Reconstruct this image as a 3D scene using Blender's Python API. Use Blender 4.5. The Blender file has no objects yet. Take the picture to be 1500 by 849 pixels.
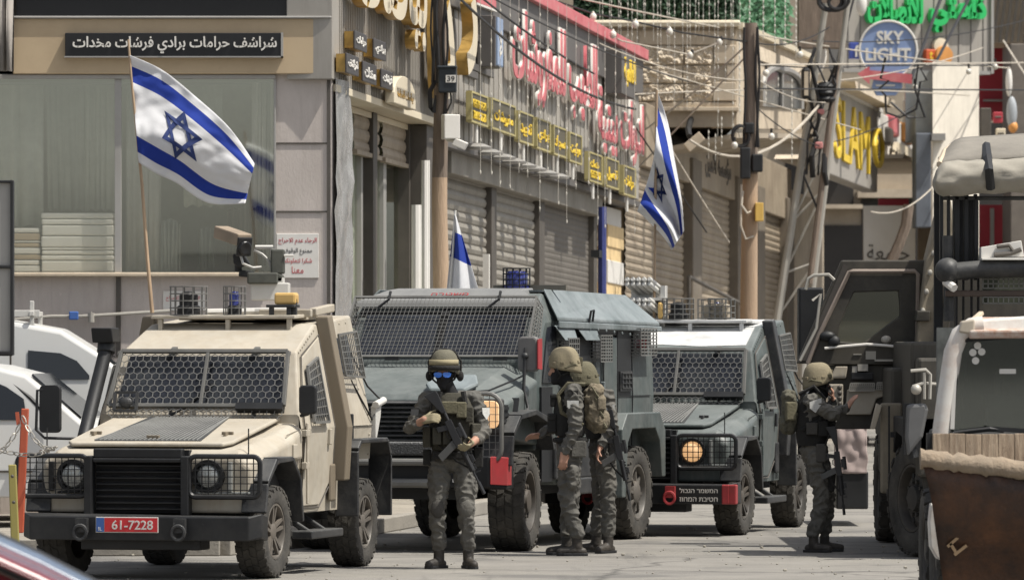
import bpy, bmesh, math, random, unicodedata
from mathutils import Vector as V, Matrix, noise
random.seed(7)
SC = bpy.context.scene
COL = SC.collection
R = math.radians

# ------------------------------------------------------------------ camera
FPX, CX, HY, CAMH = 9000.0, 750.0, 500.0, 2.0      # focal length in photo pixels, principal column, horizon row, eye height
cam_d = bpy.data.cameras.new('camera')
cam = bpy.data.objects.new('camera', cam_d); COL.objects.link(cam)
cam.location = (0, 0, CAMH); cam.rotation_euler = (R(90), 0, 0)
cam_d.sensor_width = 36; cam_d.sensor_fit = 'HORIZONTAL'
cam_d.lens = 36 * FPX / 1500
cam_d.shift_y = (HY - 424.5) / 1500
cam_d.clip_start = 1; cam_d.clip_end = 2000
cam_d.dof.use_dof = True; cam_d.dof.focus_distance = 55; cam_d.dof.aperture_fstop = 6.3
SC.camera = cam

# ------------------------------------------------------------------ sky and sun
SUN_EL, SUN_TOWARD = R(62), R(21)                  # high sun from the street side, a little in front of the frontal walls
sdir = V((math.cos(SUN_EL)*math.cos(SUN_TOWARD), -math.cos(SUN_EL)*math.sin(SUN_TOWARD), math.sin(SUN_EL)))
w = bpy.data.worlds.new('World'); SC.world = w; w.use_nodes = True
nt = w.node_tree; nt.nodes.clear()
sky = nt.nodes.new('ShaderNodeTexSky'); sky.sky_type = 'NISHITA'; sky.sun_disc = False
sky.sun_elevation = SUN_EL; sky.sun_rotation = math.atan2(sdir.x, sdir.y)
sky.dust_density = 3.0; sky.air_density = 1.0
bg = nt.nodes.new('ShaderNodeBackground'); bg.inputs[1].default_value = 0.112
ow = nt.nodes.new('ShaderNodeOutputWorld')
hs = nt.nodes.new('ShaderNodeHueSaturation'); hs.inputs['Saturation'].default_value = 0.42
nt.links.new(sky.outputs[0], hs.inputs['Color']); nt.links.new(hs.outputs[0], bg.inputs[0]); nt.links.new(bg.outputs[0], ow.inputs[0])
sl = bpy.data.lights.new('sun', 'SUN'); sl.energy = 4.3; sl.angle = R(0.55); sl.color = (1.0, 0.955, 0.875)
so = bpy.data.objects.new('sun', sl); COL.objects.link(so)
so.rotation_euler = sdir.to_track_quat('Z', 'Y').to_euler(); so.location = (10, 40, 30)
SC.view_settings.view_transform = 'Standard'; SC.view_settings.look = 'None'
SC.view_settings.exposure = 0.50; SC.view_settings.gamma = 1.0
try: SC.view_settings.use_curve_mapping = False
except Exception: pass
SC.render.engine = 'CYCLES'
SC.cycles.max_bounces = 6; SC.cycles.transparent_max_bounces = 12
SC.cycles.use_denoising = True

# ------------------------------------------------------------------ materials
MATS = {}
def mat(name, col, rough=0.7, metal=0.0, var=0.18, scale=3.0, bump=0.0, bscale=60.0, dirt=None, damt=0.4, dscale=1.5,
        stretch=(1, 1, 1), spec=0.4, emit=None, estr=0.0, coat=0.0, updust=None, streak=None, dent=0.0, chips=None):
    if name in MATS: return MATS[name]
    m = bpy.data.materials.new(name); m.use_nodes = True
    nt = m.node_tree; N = nt.nodes; L = nt.links
    b = N['Principled BSDF']
    b.inputs['Roughness'].default_value = rough; b.inputs['Metallic'].default_value = metal
    b.inputs['Specular IOR Level'].default_value = spec
    if coat: b.inputs['Coat Weight'].default_value = coat; b.inputs['Coat Roughness'].default_value = 0.08
    tc = N.new('ShaderNodeTexCoord'); mp = N.new('ShaderNodeMapping'); mp.inputs['Scale'].default_value = stretch
    L.new(tc.outputs['Object'], mp.inputs[0])
    n1 = N.new('ShaderNodeTexNoise'); n1.inputs['Scale'].default_value = scale; n1.inputs['Detail'].default_value = 8; n1.inputs['Roughness'].default_value = 0.65
    L.new(mp.outputs[0], n1.inputs['Vector'])
    cr = N.new('ShaderNodeValToRGB')
    c = V(col)
    cr.color_ramp.elements[0].position = 0.3; cr.color_ramp.elements[1].position = 0.7
    cr.color_ramp.elements[0].color = (*[max(0, x*(1-var)) for x in c], 1)
    cr.color_ramp.elements[1].color = (*[min(1, x*(1+var)) for x in c], 1)
    L.new(n1.outputs['Fac'], cr.inputs[0])
    out = cr.outputs[0]
    if dirt is not None:
        n2 = N.new('ShaderNodeTexNoise'); n2.inputs['Scale'].default_value = dscale; n2.inputs['Detail'].default_value = 10; n2.inputs['Roughness'].default_value = 0.75
        L.new(mp.outputs[0], n2.inputs['Vector'])
        r2 = N.new('ShaderNodeValToRGB'); r2.color_ramp.elements[0].position = 0.5 - 0.25*damt; r2.color_ramp.elements[1].position = 0.78 - 0.25*damt
        L.new(n2.outputs['Fac'], r2.inputs[0])
        ml = N.new('ShaderNodeMath'); ml.operation = 'MULTIPLY'; ml.inputs[1].default_value = min(1, 0.35 + damt*0.6)
        L.new(r2.outputs[0], ml.inputs[0])
        mx = N.new('ShaderNodeMixRGB'); mx.inputs[2].default_value = (*dirt, 1)
        L.new(ml.outputs[0], mx.inputs[0]); L.new(out, mx.inputs[1]); out = mx.outputs[0]
    if streak is not None:                          # run-off streaks down the sides
        m2 = N.new('ShaderNodeMapping'); m2.inputs['Scale'].default_value = (7, 7, .7); L.new(tc.outputs['Object'], m2.inputs[0])
        ns = N.new('ShaderNodeTexNoise'); ns.inputs['Scale'].default_value = 1.6; ns.inputs['Detail'].default_value = 9; ns.inputs['Roughness'].default_value = .7; L.new(m2.outputs[0], ns.inputs['Vector'])
        rs = N.new('ShaderNodeValToRGB'); rs.color_ramp.elements[0].position = .50; rs.color_ramp.elements[1].position = .72; L.new(ns.outputs['Fac'], rs.inputs[0])
        ms = N.new('ShaderNodeMath'); ms.operation = 'MULTIPLY'; ms.inputs[1].default_value = .55; L.new(rs.outputs[0], ms.inputs[0])
        mx = N.new('ShaderNodeMixRGB'); mx.inputs[2].default_value = (*streak, 1); L.new(ms.outputs[0], mx.inputs[0]); L.new(out, mx.inputs[1]); out = mx.outputs[0]
    if chips is not None:                           # small chips and scuffs
        nc = N.new('ShaderNodeTexNoise'); nc.inputs['Scale'].default_value = 11; nc.inputs['Detail'].default_value = 12; nc.inputs['Roughness'].default_value = .8; L.new(tc.outputs['Object'], nc.inputs['Vector'])
        rc = N.new('ShaderNodeValToRGB'); rc.color_ramp.elements[0].position = .635; rc.color_ramp.elements[1].position = .66; L.new(nc.outputs['Fac'], rc.inputs[0])
        mx = N.new('ShaderNodeMixRGB'); mx.inputs[2].default_value = (*chips, 1); L.new(rc.outputs[0], mx.inputs[0]); L.new(out, mx.inputs[1]); out = mx.outputs[0]
    if updust is not None:                          # settled dust on surfaces that face up
        g = N.new('ShaderNodeNewGeometry'); sx = N.new('ShaderNodeSeparateXYZ'); L.new(g.outputs['Normal'], sx.inputs[0])
        rr = N.new('ShaderNodeMapRange'); rr.inputs[1].default_value = 0.25; rr.inputs[2].default_value = 0.95
        L.new(sx.outputs[2], rr.inputs[0])
        m3 = N.new('ShaderNodeMath'); m3.operation = 'MULTIPLY'; L.new(rr.outputs[0], m3.inputs[0])
        ad = N.new('ShaderNodeMath'); ad.operation = 'MULTIPLY_ADD'; ad.inputs[1].default_value = 1.2; ad.inputs[2].default_value = -0.05; ad.use_clamp = True
        L.new(n1.outputs['Fac'], ad.inputs[0]); L.new(ad.outputs[0], m3.inputs[1])
        mx = N.new('ShaderNodeMixRGB'); mx.inputs[2].default_value = (*updust, 1)
        L.new(m3.outputs[0], mx.inputs[0]); L.new(out, mx.inputs[1]); out = mx.outputs[0]
    L.new(out, b.inputs['Base Color'])
    rv = N.new('ShaderNodeMapRange'); rv.inputs[3].default_value = max(0.02, rough-0.1); rv.inputs[4].default_value = min(1, rough+0.12)
    L.new(n1.outputs['Fac'], rv.inputs[0]); L.new(rv.outputs[0], b.inputs['Roughness'])
    if bump:
        n3 = N.new('ShaderNodeTexNoise'); n3.inputs['Scale'].default_value = bscale; n3.inputs['Detail'].default_value = 5
        L.new(mp.outputs[0], n3.inputs['Vector'])
        bp = N.new('ShaderNodeBump'); bp.inputs['Strength'].default_value = min(1, bump); bp.inputs['Distance'].default_value = 0.02
        L.new(n3.outputs['Fac'], bp.inputs['Height']); L.new(bp.outputs[0], b.inputs['Normal'])
    if dent:
        n4 = N.new('ShaderNodeTexNoise'); n4.inputs['Scale'].default_value = 3.5; n4.inputs['Detail'].default_value = 2; L.new(tc.outputs['Object'], n4.inputs['Vector'])
        b4 = N.new('ShaderNodeBump'); b4.inputs['Strength'].default_value = dent; b4.inputs['Distance'].default_value = 0.06; L.new(n4.outputs['Fac'], b4.inputs['Height'])
        if b.inputs['Normal'].is_linked: L.new(b.inputs['Normal'].links[0].from_socket, b4.inputs['Normal'])
        L.new(b4.outputs[0], b.inputs['Normal'])
    if emit:
        b.inputs['Emission Color'].default_value = (*emit, 1); b.inputs['Emission Strength'].default_value = estr
    MATS[name] = m; return m

def glass(name, tint=(0.5, 0.55, 0.52), mixf=0.25, rough=0.03, gcol=(0.8, 0.85, 0.85)):
    if name in MATS: return MATS[name]
    m = bpy.data.materials.new(name); m.use_nodes = True
    nt = m.node_tree; N = nt.nodes; L = nt.links
    for x in list(N):
        if x.type == 'BSDF_PRINCIPLED': N.remove(x)
    o = N['Material Output']
    t = N.new('ShaderNodeBsdfTransparent'); t.inputs[0].default_value = (*tint, 1)
    g = N.new('ShaderNodeBsdfGlossy'); g.inputs[0].default_value = (*gcol, 1); g.inputs['Roughness'].default_value = rough
    mx = N.new('ShaderNodeMixShader'); mx.inputs[0].default_value = mixf
    L.new(t.outputs[0], mx.inputs[1]); L.new(g.outputs[0], mx.inputs[2]); L.new(mx.outputs[0], o.inputs[0])
    MATS[name] = m; return m

# ------------------------------------------------------------------ mesh building
Z3 = V((0, 0, 1))
class MB:
    def __init__(s): s.v = []; s.f = []; s.m = []; s.st = []
    def add(s, vs, fs, m=0):
        k = len(s.v); s.v += [V(p) for p in vs]; s.st.append((k, len(s.f)))
        for f in fs: s.f.append([i + k for i in f]); s.m.append(m)
        return s
    def bx(s, x0, x1, y0, y1, z0, z1, m=0):
        return s.add([(x, y, z) for x in (x0, x1) for y in (y0, y1) for z in (z0, z1)],
                     [(0,1,3,2),(4,6,7,5),(0,4,5,1),(2,3,7,6),(0,2,6,4),(1,5,7,3)], m)
    def obx(s, c, ax, ay, az, m=0):                # oriented box by half axes
        c, ax, ay, az = V(c), V(ax), V(ay), V(az)
        return s.add([c + i*ax + j*ay + k*az for i in (-1,1) for j in (-1,1) for k in (-1,1)],
                     [(0,1,3,2),(4,6,7,5),(0,4,5,1),(2,3,7,6),(0,2,6,4),(1,5,7,3)], m)
    def bar(s, p, q, w, h=None, up=Z3, m=0):
        p, q = V(p), V(q); d = q - p; h = h or w
        a = d.cross(V(up))
        if a.length < 1e-6: a = d.cross(V((0, 1, 0)))
        a.normalize(); b = a.cross(d).normalized()
        return s.obx((p+q)/2, d/2, a*w/2, b*h/2, m)
    def tube(s, pts, r, n=6, closed=False, m=0, caps=True):
        pts = [V(p) for p in pts]; N = len(pts)
        rs = r if isinstance(r, (list, tuple)) else [r]*N
        rings = []; a = None
        for i, p in enumerate(pts):
            if closed: d = pts[(i+1) % N] - pts[i-1]
            else: d = pts[min(i+1, N-1)] - pts[max(i-1, 0)]
            if d.length < 1e-9: d = V((0, 0, 1))
            d.normalize()
            if a is None:
                a = d.orthogonal().normalized()
            else:
                a = a - d*a.dot(d)
                a = a.normalized() if a.length > 1e-6 else d.orthogonal().normalized()
            b = d.cross(a)
            rings.append([p + rs[i]*(math.cos(2*math.pi*k/n)*a + math.sin(2*math.pi*k/n)*b) for k in range(n)])
        vs = [q for ring in rings for q in ring]; fs = []
        for i in range(N if closed else N-1):
            j = (i+1) % N
            for k in range(n): fs.append((i*n+k, i*n+(k+1) % n, j*n+(k+1) % n, j*n+k))
        if not closed and caps: fs += [tuple(range(n))[::-1], tuple((N-1)*n+k for k in range(n))]
        return s.add(vs, fs, m)
    def prism(s, poly, vec, m=0):
        poly = [V(p) for p in poly]; n = len(poly); vec = V(vec)
        return s.add(poly + [p + vec for p in poly],
                     [tuple(range(n))[::-1], tuple(range(n, 2*n))] + [(i, (i+1) % n, n+(i+1) % n, n+i) for i in range(n)], m)
    def lathe(s, prof, o, axis=(0, 0, 1), n=20, m=0):
        o = V(o); d = V(axis).normalized(); a = d.orthogonal().normalized(); b = d.cross(a)
        vs = []; fs = []; P = len(prof)
        for (r, h) in prof:
            for k in range(n):
                t = 2*math.pi*k/n; vs.append(o + d*h + r*(math.cos(t)*a + math.sin(t)*b))
        for i in range(P-1):
            for k in range(n): fs.append((i*n+k, i*n+(k+1) % n, (i+1)*n+(k+1) % n, (i+1)*n+k))
        if prof[0][0] > 1e-4: fs.append(tuple(range(n))[::-1])
        if prof[-1][0] > 1e-4: fs.append(tuple((P-1)*n+k for k in range(n)))
        return s.add(vs, fs, m)
    def ell(s, c, r, rot=None, nu=14, nv=9, m=0):
        c = V(c); vs = []; fs = []
        for j in range(nv+1):
            p = math.pi*j/nv
            for i in range(nu):
                t = 2*math.pi*i/nu
                q = V((r[0]*math.sin(p)*math.cos(t), r[1]*math.sin(p)*math.sin(t), r[2]*math.cos(p)))
                if rot is not None: q = rot @ q
                vs.append(c + q)
        for j in range(nv):
            for i in range(nu): fs.append((j*nu+i, j*nu+(i+1) % nu, (j+1)*nu+(i+1) % nu, (j+1)*nu+i))
        return s.add(vs, fs, m)
    def loft(s, rings, m=0, caps=True):
        n = len(rings[0]); vs = [p for r in rings for p in r]; fs = []
        for i in range(len(rings)-1):
            for k in range(n): fs.append((i*n+k, i*n+(k+1) % n, (i+1)*n+(k+1) % n, (i+1)*n+k))
        if caps: fs += [tuple(range(n))[::-1], tuple((len(rings)-1)*n+k for k in range(n))]
        return s.add(vs, fs, m)
    def build_each(s, name, mats, parent=None, **kw):
        st = s.st + [(len(s.v), len(s.f))]; out = []
        for (v0, f0), (v1, f1) in zip(st[:-1], st[1:]):
            b = MB(); b.v = s.v[v0:v1]; b.f = [[i-v0 for i in f] for f in s.f[f0:f1]]; b.m = s.m[f0:f1]; out.append(b.build(name, mats, parent, **kw))
        return out
    def build(s, name, mats, parent=None, bevel=0.0, smooth=False, ang=35, seg=2, weld=True):
        me = bpy.data.meshes.new(name)
        me.from_pydata([tuple(p) for p in s.v], [], s.f)
        if not isinstance(mats, (list, tuple)): mats = [mats]
        for x in mats: me.materials.append(x)
        me.polygons.foreach_set('material_index', s.m)
        bm = bmesh.new(); bm.from_mesh(me)
        if weld: bmesh.ops.remove_doubles(bm, verts=bm.verts, dist=1e-5)
        bmesh.ops.recalc_face_normals(bm, faces=bm.faces)
        bm.to_mesh(me); bm.free()
        o = bpy.data.objects.new(name, me); COL.objects.link(o)
        if parent is not None: o.parent = parent
        if smooth:
            me.polygons.foreach_set('use_smooth', [True]*len(me.polygons))
            me.set_sharp_from_angle(angle=R(ang))
        if bevel:
            md = o.modifiers.new('bevel', 'BEVEL'); md.width = bevel; md.segments = seg; md.limit_method = 'ANGLE'; md.angle_limit = R(32)
        return o

def tag(o, label=None, cat=None, group=None, kind=None):
    if label: o['label'] = label
    if cat: o['category'] = cat
    if group: o['group'] = group
    if kind: o['kind'] = kind
    return o
def thing(name, label, cat, loc=(0, 0, 0), rotz=0.0, group=None):
    o = bpy.data.objects.new(name, None); COL.objects.link(o); o.location = loc; o.rotation_euler = (0, 0, rotz)
    o.empty_display_size = 0.2
    return tag(o, label, cat, group)
def copy_tree(o, parent=None):
    c = o.copy(); COL.objects.link(c); c.parent = parent
    for ch in list(o.children): copy_tree(ch, c)
    return c
def P(px, py, D): return V(((px-CX)/FPX*D, D, CAMH - (py-HY)/FPX*D))   # photo pixel at depth D metres
def G(px, py, z=0.0):                                                    # photo pixel on a level at height z
    D = (CAMH - z)*FPX/(py-HY); return V(((px-CX)/FPX*D, D, z))

# ------------------------------------------------------------------ lettering
_AR = {}
for cp in range(0xFE80, 0xFEFD):
    d = unicodedata.decomposition(chr(cp)).split()
    if d and d[0].startswith('<'): _AR.setdefault(''.join(chr(int(x, 16)) for x in d[1:]), {})[d[0][1:-1]] = chr(cp)
def arabic(s):
    out = []; i = 0; u = []
    while i < len(s):
        if s[i:i+2] in _AR and len(s[i:i+2]) == 2: u.append(s[i:i+2]); i += 2
        else: u.append(s[i]); i += 1
    for k, c in enumerate(u):
        f = _AR.get(c)
        if not f: out.append(c); continue
        pv = _AR.get(u[k-1]) if k > 0 else None; nx = _AR.get(u[k+1]) if k+1 < len(u) else None
        jp = pv is not None and 'initial' in pv and 'final' in f
        jn = nx is not None and 'final' in nx and 'initial' in f
        key = 'medial' if jp and jn and 'medial' in f else 'final' if jp else 'initial' if jn else 'isolated'
        out.append(f.get(key) or f.get('isolated') or c)
    return ''.join(out[::-1])
def lettering(s, name, W, H, mats, parent, mtx, depth=0.01, grow=0.0, lift=0.0, space=1.0, bold=0.0):
    """raised letters fitted to a W x H box centred on mtx's origin; x runs along the text, z out of the wall"""
    c = bpy.data.curves.new('t', 'FONT'); c.body = s; c.size = 1; c.extrude = 0.05; c.offset = grow; c.resolution_u = 3; c.space_character = space
    t = bpy.data.objects.new('t', c); COL.objects.link(t)
    bpy.context.view_layer.update()
    me = bpy.data.meshes.new_from_object(t.evaluated_get(bpy.context.evaluated_depsgraph_get()))
    bpy.data.objects.remove(t); bpy.data.curves.remove(c)
    if not me.vertices: return None
    me.name = name
    xs = [v.co.x for v in me.vertices]; ys = [v.co.y for v in me.vertices]
    x0, x1, y0, y1 = min(xs), max(xs), min(ys), max(ys)
    fx, fy = W/max(1e-6, x1-x0), H/max(1e-6, y1-y0)
    for v in me.vertices:
        v.co = V(((v.co.x-(x0+x1)/2)*fx, (v.co.y-(y0+y1)/2)*fy, lift + (depth if v.co.z > 0 else 0)))
    me.materials.clear()
    if not isinstance(mats, (list, tuple)): mats = [mats]
    for m in mats: me.materials.append(m)
    if len(mats) > 1:
        for p in me.polygons: p.material_index = 0 if abs(p.normal.z) > 0.7 else 1
    o = bpy.data.objects.new(name, me); COL.objects.link(o)
    me.transform(mtx)
    if parent is not None:
        o.parent = parent
    return o
def axes(o, ux, uy, uz):
    m = Matrix.Identity(4)
    for i, a in enumerate((ux, uy, uz, o)):
        for j in range(3): m[j][i] = a[j]
    return m
def turned_box(b, c, ux, hx, z0, z1, back, front, m=0):            # upright box whose face runs along ux, face centre c
    ux = V(ux).normalized(); n = V((ux.y, -ux.x, 0)); c = V(c); cc = V((c.x, c.y, (z0+z1)/2)) + n*(front-back)/2
    return b.obx(cc, ux*hx, n*(front+back)/2, Z3*(z1-z0)/2, m)
def frontal(px, py, D, off=0.0): return axes(P(px, py, D) - V((0, off, 0)), V((1, 0, 0)), V((0, 0, 1)), V((0, -1, 0)))

# ------------------------------------------------------------------ colours of the place
m_asph = mat('asphalt', (0.165, 0.156, 0.142), 0.9, var=0.25, scale=0.9, bump=0.5, bscale=45, dirt=(0.24, 0.225, 0.195), damt=0.5, dscale=0.5)
def road_material():
    m = mat('asphalt', (0.102, 0.099, 0.094), 0.9, var=0.22, scale=0.9, bump=0.5, bscale=45, dirt=(0.165, 0.158, 0.145), damt=0.5, dscale=0.5)
    nt = m.node_tree; N = nt.nodes; L = nt.links; b = N['Principled BSDF']; src = b.inputs['Base Color'].links[0].from_socket
    tc = N.new('ShaderNodeTexCoord')
    def layer(src, vec_scale, kind, sc, p0, p1, col, amt, rot=0):
        mp = N.new('ShaderNodeMapping'); mp.inputs['Scale'].default_value = vec_scale; mp.inputs['Rotation'].default_value = (0, 0, rot); L.new(tc.outputs['Object'], mp.inputs[0])
        if kind == 'crack':
            w_ = N.new('ShaderNodeTexNoise'); w_.inputs['Scale'].default_value = 1.5; w_.inputs['Detail'].default_value = 6; L.new(mp.outputs[0], w_.inputs['Vector'])
            mxv = N.new('ShaderNodeMixRGB'); mxv.inputs[0].default_value = .35; L.new(mp.outputs[0], mxv.inputs[1]); L.new(w_.outputs['Color'], mxv.inputs[2])
            t = N.new('ShaderNodeTexVoronoi'); t.feature = 'DISTANCE_TO_EDGE'; t.inputs['Scale'].default_value = sc; L.new(mxv.outputs[0], t.inputs['Vector']); fac = t.outputs['Distance']
        else:
            t = N.new('ShaderNodeTexNoise'); t.inputs['Scale'].default_value = sc; t.inputs['Detail'].default_value = 8; t.inputs['Roughness'].default_value = .62; L.new(mp.outputs[0], t.inputs['Vector']); fac = t.outputs['Fac']
        r = N.new('ShaderNodeMapRange'); r.inputs[1].default_value = p0; r.inputs[2].default_value = p1; L.new(fac, r.inputs[0])
        k = N.new('ShaderNodeMath'); k.operation = 'MULTIPLY'; k.inputs[1].default_value = amt; L.new(r.outputs[0], k.inputs[0])
        mx = N.new('ShaderNodeMixRGB'); mx.inputs[2].default_value = (*col, 1); L.new(k.outputs[0], mx.inputs[0]); L.new(src, mx.inputs[1]); return mx.outputs[0]
    src = layer(src, (1, 1, 1), 'noise', .33, .56, .60, (.075, .073, .07), .55)          # relaid darker patches
    src = layer(src, (.5, 2.2, 1), 'noise', .8, .57, .72, (.235, .222, .20), .8)          # dust drifts across the street
    src = layer(src, (1.6, .12, 1), 'noise', 1.1, .58, .68, (.07, .067, .063), .5, .22)   # tyre tracks along the street
    src = layer(src, (1, 1, 1), 'noise', 2.6, .64, .72, (.05, .048, .045), .7)            # oil spots
    src = layer(src, (1, 1, 1), 'crack', .38, .014, .0, (.045, .043, .04), .7)            # cracks
    src = layer(src, (1, 1, 1), 'noise', 26, .66, .74, (.30, .285, .26), .6)              # pale chippings
    L.new(src, b.inputs['Base Color']); return m
m_asph = road_material()
m_pave = mat('paving', (0.24, 0.215, 0.18), 0.9, var=0.2, scale=1.2, bump=0.4, bscale=30, dirt=(0.12, 0.11, 0.095), damt=0.3)
m_kerb = mat('kerb_stone', (0.27, 0.25, 0.215), 0.85, bump=0.3, bscale=25, dirt=(0.1, 0.09, 0.08), damt=0.4)
m_fascia = mat('beige_fascia', (0.42, 0.325, 0.21), 0.6, var=0.06, scale=0.8, dirt=(0.3, 0.225, 0.14), damt=0.2)
m_blackgl = mat('black_gloss', (0.012, 0.012, 0.013), 0.3, var=0.1)
m_black = mat('black_paint', (0.012, 0.0125, 0.0135), 0.55, var=0.3, scale=6, bump=0.08, bscale=120)
m_mauve = mat('mauve_render', (0.47, 0.42, 0.385), 0.85, var=0.08, scale=1.2, bump=0.15, bscale=40, dirt=(0.33, 0.29, 0.26), damt=0.35, dscale=0.8, stretch=(1, 1, .5), streak=(.34, .30, .27), chips=(.55, .5, .46))
m_alu = mat('aluminium', (0.34, 0.33, 0.31), 0.45, metal=0.35, var=0.08, dirt=(0.2, 0.18, 0.16), damt=0.3)
m_greypan = mat('grey_cladding', (0.33, 0.308, 0.275), 0.5, var=0.06, scale=0.6, dirt=(0.22, 0.205, 0.18), damt=0.4, dscale=0.5, streak=(.22, .2, .175), stretch=(1, 1, .3))
m_darkpan = mat('dark_cladding', (0.10, 0.093, 0.088), 0.55, var=0.1, scale=1)
m_shut = mat('beige_shutter', (0.33, 0.275, 0.205), 0.6, streak=(.19, .145, .10), chips=(.13, .10, .07), dent=.4, var=0.12, scale=1.0, dirt=(0.16, 0.125, 0.09), damt=0.45, dscale=0.9)
m_shutg = mat('grey_shutter', (0.245, 0.228, 0.195), 0.6, streak=(.15, .125, .095), chips=(.10, .08, .06), dent=.4, var=0.1, dirt=(0.13, 0.115, 0.1), damt=0.4)
m_shutd = mat('shaded_shutter', (0.125, 0.113, 0.097), 0.6, streak=(.09, .08, .068), dent=.3, var=0.1, dirt=(0.09, 0.08, 0.07), damt=0.3)  # shade over the third bay put into a darker shutter colour
m_frame = mat('brown_frame', (0.075, 0.066, 0.056), 0.6, var=0.2)
m_stone = mat('rough_stone', (0.60, 0.515, 0.40), 0.9, var=0.16, scale=3, bump=1.0, bscale=14, dirt=(0.25, 0.2, 0.14), damt=0.35, dscale=4)
m_smooth = mat('smooth_stone', (0.50, 0.42, 0.315), 0.85, var=0.08, scale=2, bump=0.15, dirt=(0.24, 0.19, 0.14), damt=0.35)
m_tanwall = mat('tan_plaster', (0.40, 0.34, 0.26), 0.9, var=0.12, scale=0.8, bump=0.15, dirt=(0.16, 0.13, 0.1), damt=0.45, dscale=0.5)
m_white = mat('white_paint', (0.62, 0.6, 0.56), 0.6, var=0.06, dirt=(0.4, 0.37, 0.32), damt=0.25)
m_cream = mat('cream_plastic', (0.60, 0.53, 0.40), 0.45, var=0.06, dirt=(0.45, 0.38, 0.27), damt=0.25)
m_gold = mat('gold_side', (0.38, 0.24, 0.07), 0.35, metal=0.4, var=0.3, scale=6)
m_red = mat('red_plastic', (0.50, 0.10, 0.12), 0.5, var=0.2, dirt=(0.46, 0.24, 0.23), damt=0.45, dscale=3)
m_yellow = mat('yellow_letters', (0.66, 0.46, 0.04), 0.5, var=0.1)
m_olive = mat('olive_sign', (0.085, 0.074, 0.048), 0.45, var=0.1)
m_green = mat('green_letters', (0.025, 0.42, 0.115), 0.45, var=0.08)
m_blue = mat('blue_sign', (0.20, 0.27, 0.45), 0.5, var=0.06)
m_deepblue = mat('deep_blue', (0.035, 0.045, 0.16), 0.5)
m_wood = mat('weathered_wood', (0.40, 0.29, 0.20), 0.85, var=0.25, scale=6, stretch=(3, 3, 0.35), bump=0.5, bscale=25, dirt=(0.13, 0.085, 0.05), damt=0.35)
m_wooddk = mat('dark_wood', (0.18, 0.14, 0.11), 0.85, var=0.3, scale=6, stretch=(3, 3, 0.35), bump=0.5, bscale=25)
m_galv = mat('galvanised_steel', (0.36, 0.34, 0.30), 0.5, metal=0.3, var=0.12)
m_cable = mat('black_cable', (0.016, 0.015, 0.015), 0.6)
m_gcable = mat('grey_cable', (0.40, 0.36, 0.30), 0.7)
m_bulb = mat('bulb_glass', (0.60, 0.57, 0.50), 0.25, coat=0.3)
m_inside = mat('dim_interior', (0.40, 0.385, 0.345), 0.9, var=0.35, scale=0.6)
m_plate = mat('blue_plastic', (0.05, 0.12, 0.35), 0.5)
m_curtain = mat('grey_canvas', (0.24, 0.22, 0.2), 0.9, var=0.15, scale=5, bump=0.3, bscale=20)
m_redwall = mat('red_panel', (0.36, 0.035, 0.05), 0.6, var=0.12, scale=1.5)
m_yelbox = mat('yellow_box', (0.62, 0.40, 0.10), 0.5)
m_skyglass = glass('shop_glass', (0.98, 0.98, 0.96), 0.46, 0.03, (1.0, 1.03, 0.93))
m_doorglass = glass('door_glass', (0.92, 0.96, 0.89), 0.42, 0.14, (0.95, 0.98, 0.90))

ROOTS = []                                          # things whose children are built in world coordinates
def wthing(name, label, cat, group=None):
    o = thing(name, label, cat, group=group); ROOTS.append(o); return o

# ------------------------------------------------------------------ ground
def sheet(name, x0, x1, y0, y1, z, m, nx=2, ny=2, h=None):
    b = MB(); vs = []; fs = []
    for j in range(ny+1):
        for i in range(nx+1):
            x = x0 + (x1-x0)*i/nx; y = y0 + (y1-y0)*j/ny
            vs.append((x, y, z + (h(x, y) if h else 0)))
    for j in range(ny):
        for i in range(nx):
            a = j*(nx+1)+i; fs.append((a, a+1, a+nx+2, a+nx+1))
    o = b.add(vs, fs).build(name, m, weld=False); tag(o, kind='structure')
    return o
sheet('road', -160, 160, -220, 420, 0, m_asph)
def wall_x(y, n=0.0): return -1.907 + 0.139*(y-66) + n
# raised pavement along the shops: top surface and kerb
pv = MB()
pv.add([(-40, 57.5, .15), (-2.75, 57.5, .15), (-2.1, 60, .15), (-2.1+.139*60+.6, 120, .15), (-2.6+.139*60-8, 120, .15), (-40, 90, .15)], [(0, 1, 2, 3, 4, 5)])
tag(pv.build('pavement', m_pave), kind='structure')
kb = MB()
kp = [V((-40, 57.5, 0)), V((-2.75, 57.5, 0)), V((-2.1, 60, 0)), V((-2.1+.139*60+.6, 120, 0))]
for a, c in zip(kp[:-1], kp[1:]):
    d = (c-a).normalized(); n = V((d.y, -d.x, 0))
    kb.prism([a-d*.02, c+d*.02, c+d*.02+n*.13, a-d*.02+n*.13], (0, 0, .154))
tag(kb.build('kerb', m_kerb, bevel=0.012), kind='structure')
# grit and small stones scattered over the asphalt
gb = MB()
for i in range(420):
    y = random.uniform(49, 66); x = random.uniform(-5, 6)*y/60
    r = random.choice((.005, .006, .008, .01, .012, .02 if random.random() < .3 else .008))
    rot = Matrix.Rotation(random.uniform(0, 6), 3, 'Z')
    gb.ell((x, y, r*.5), (r*random.uniform(.8, 1.6), r, r*.6), rot, 5, 3)
tag(gb.build('gravel', mat('grit', (0.27, 0.25, 0.21), 0.9)), 'pale grit and small stones scattered over the asphalt', 'gravel', kind='stuff')

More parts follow.
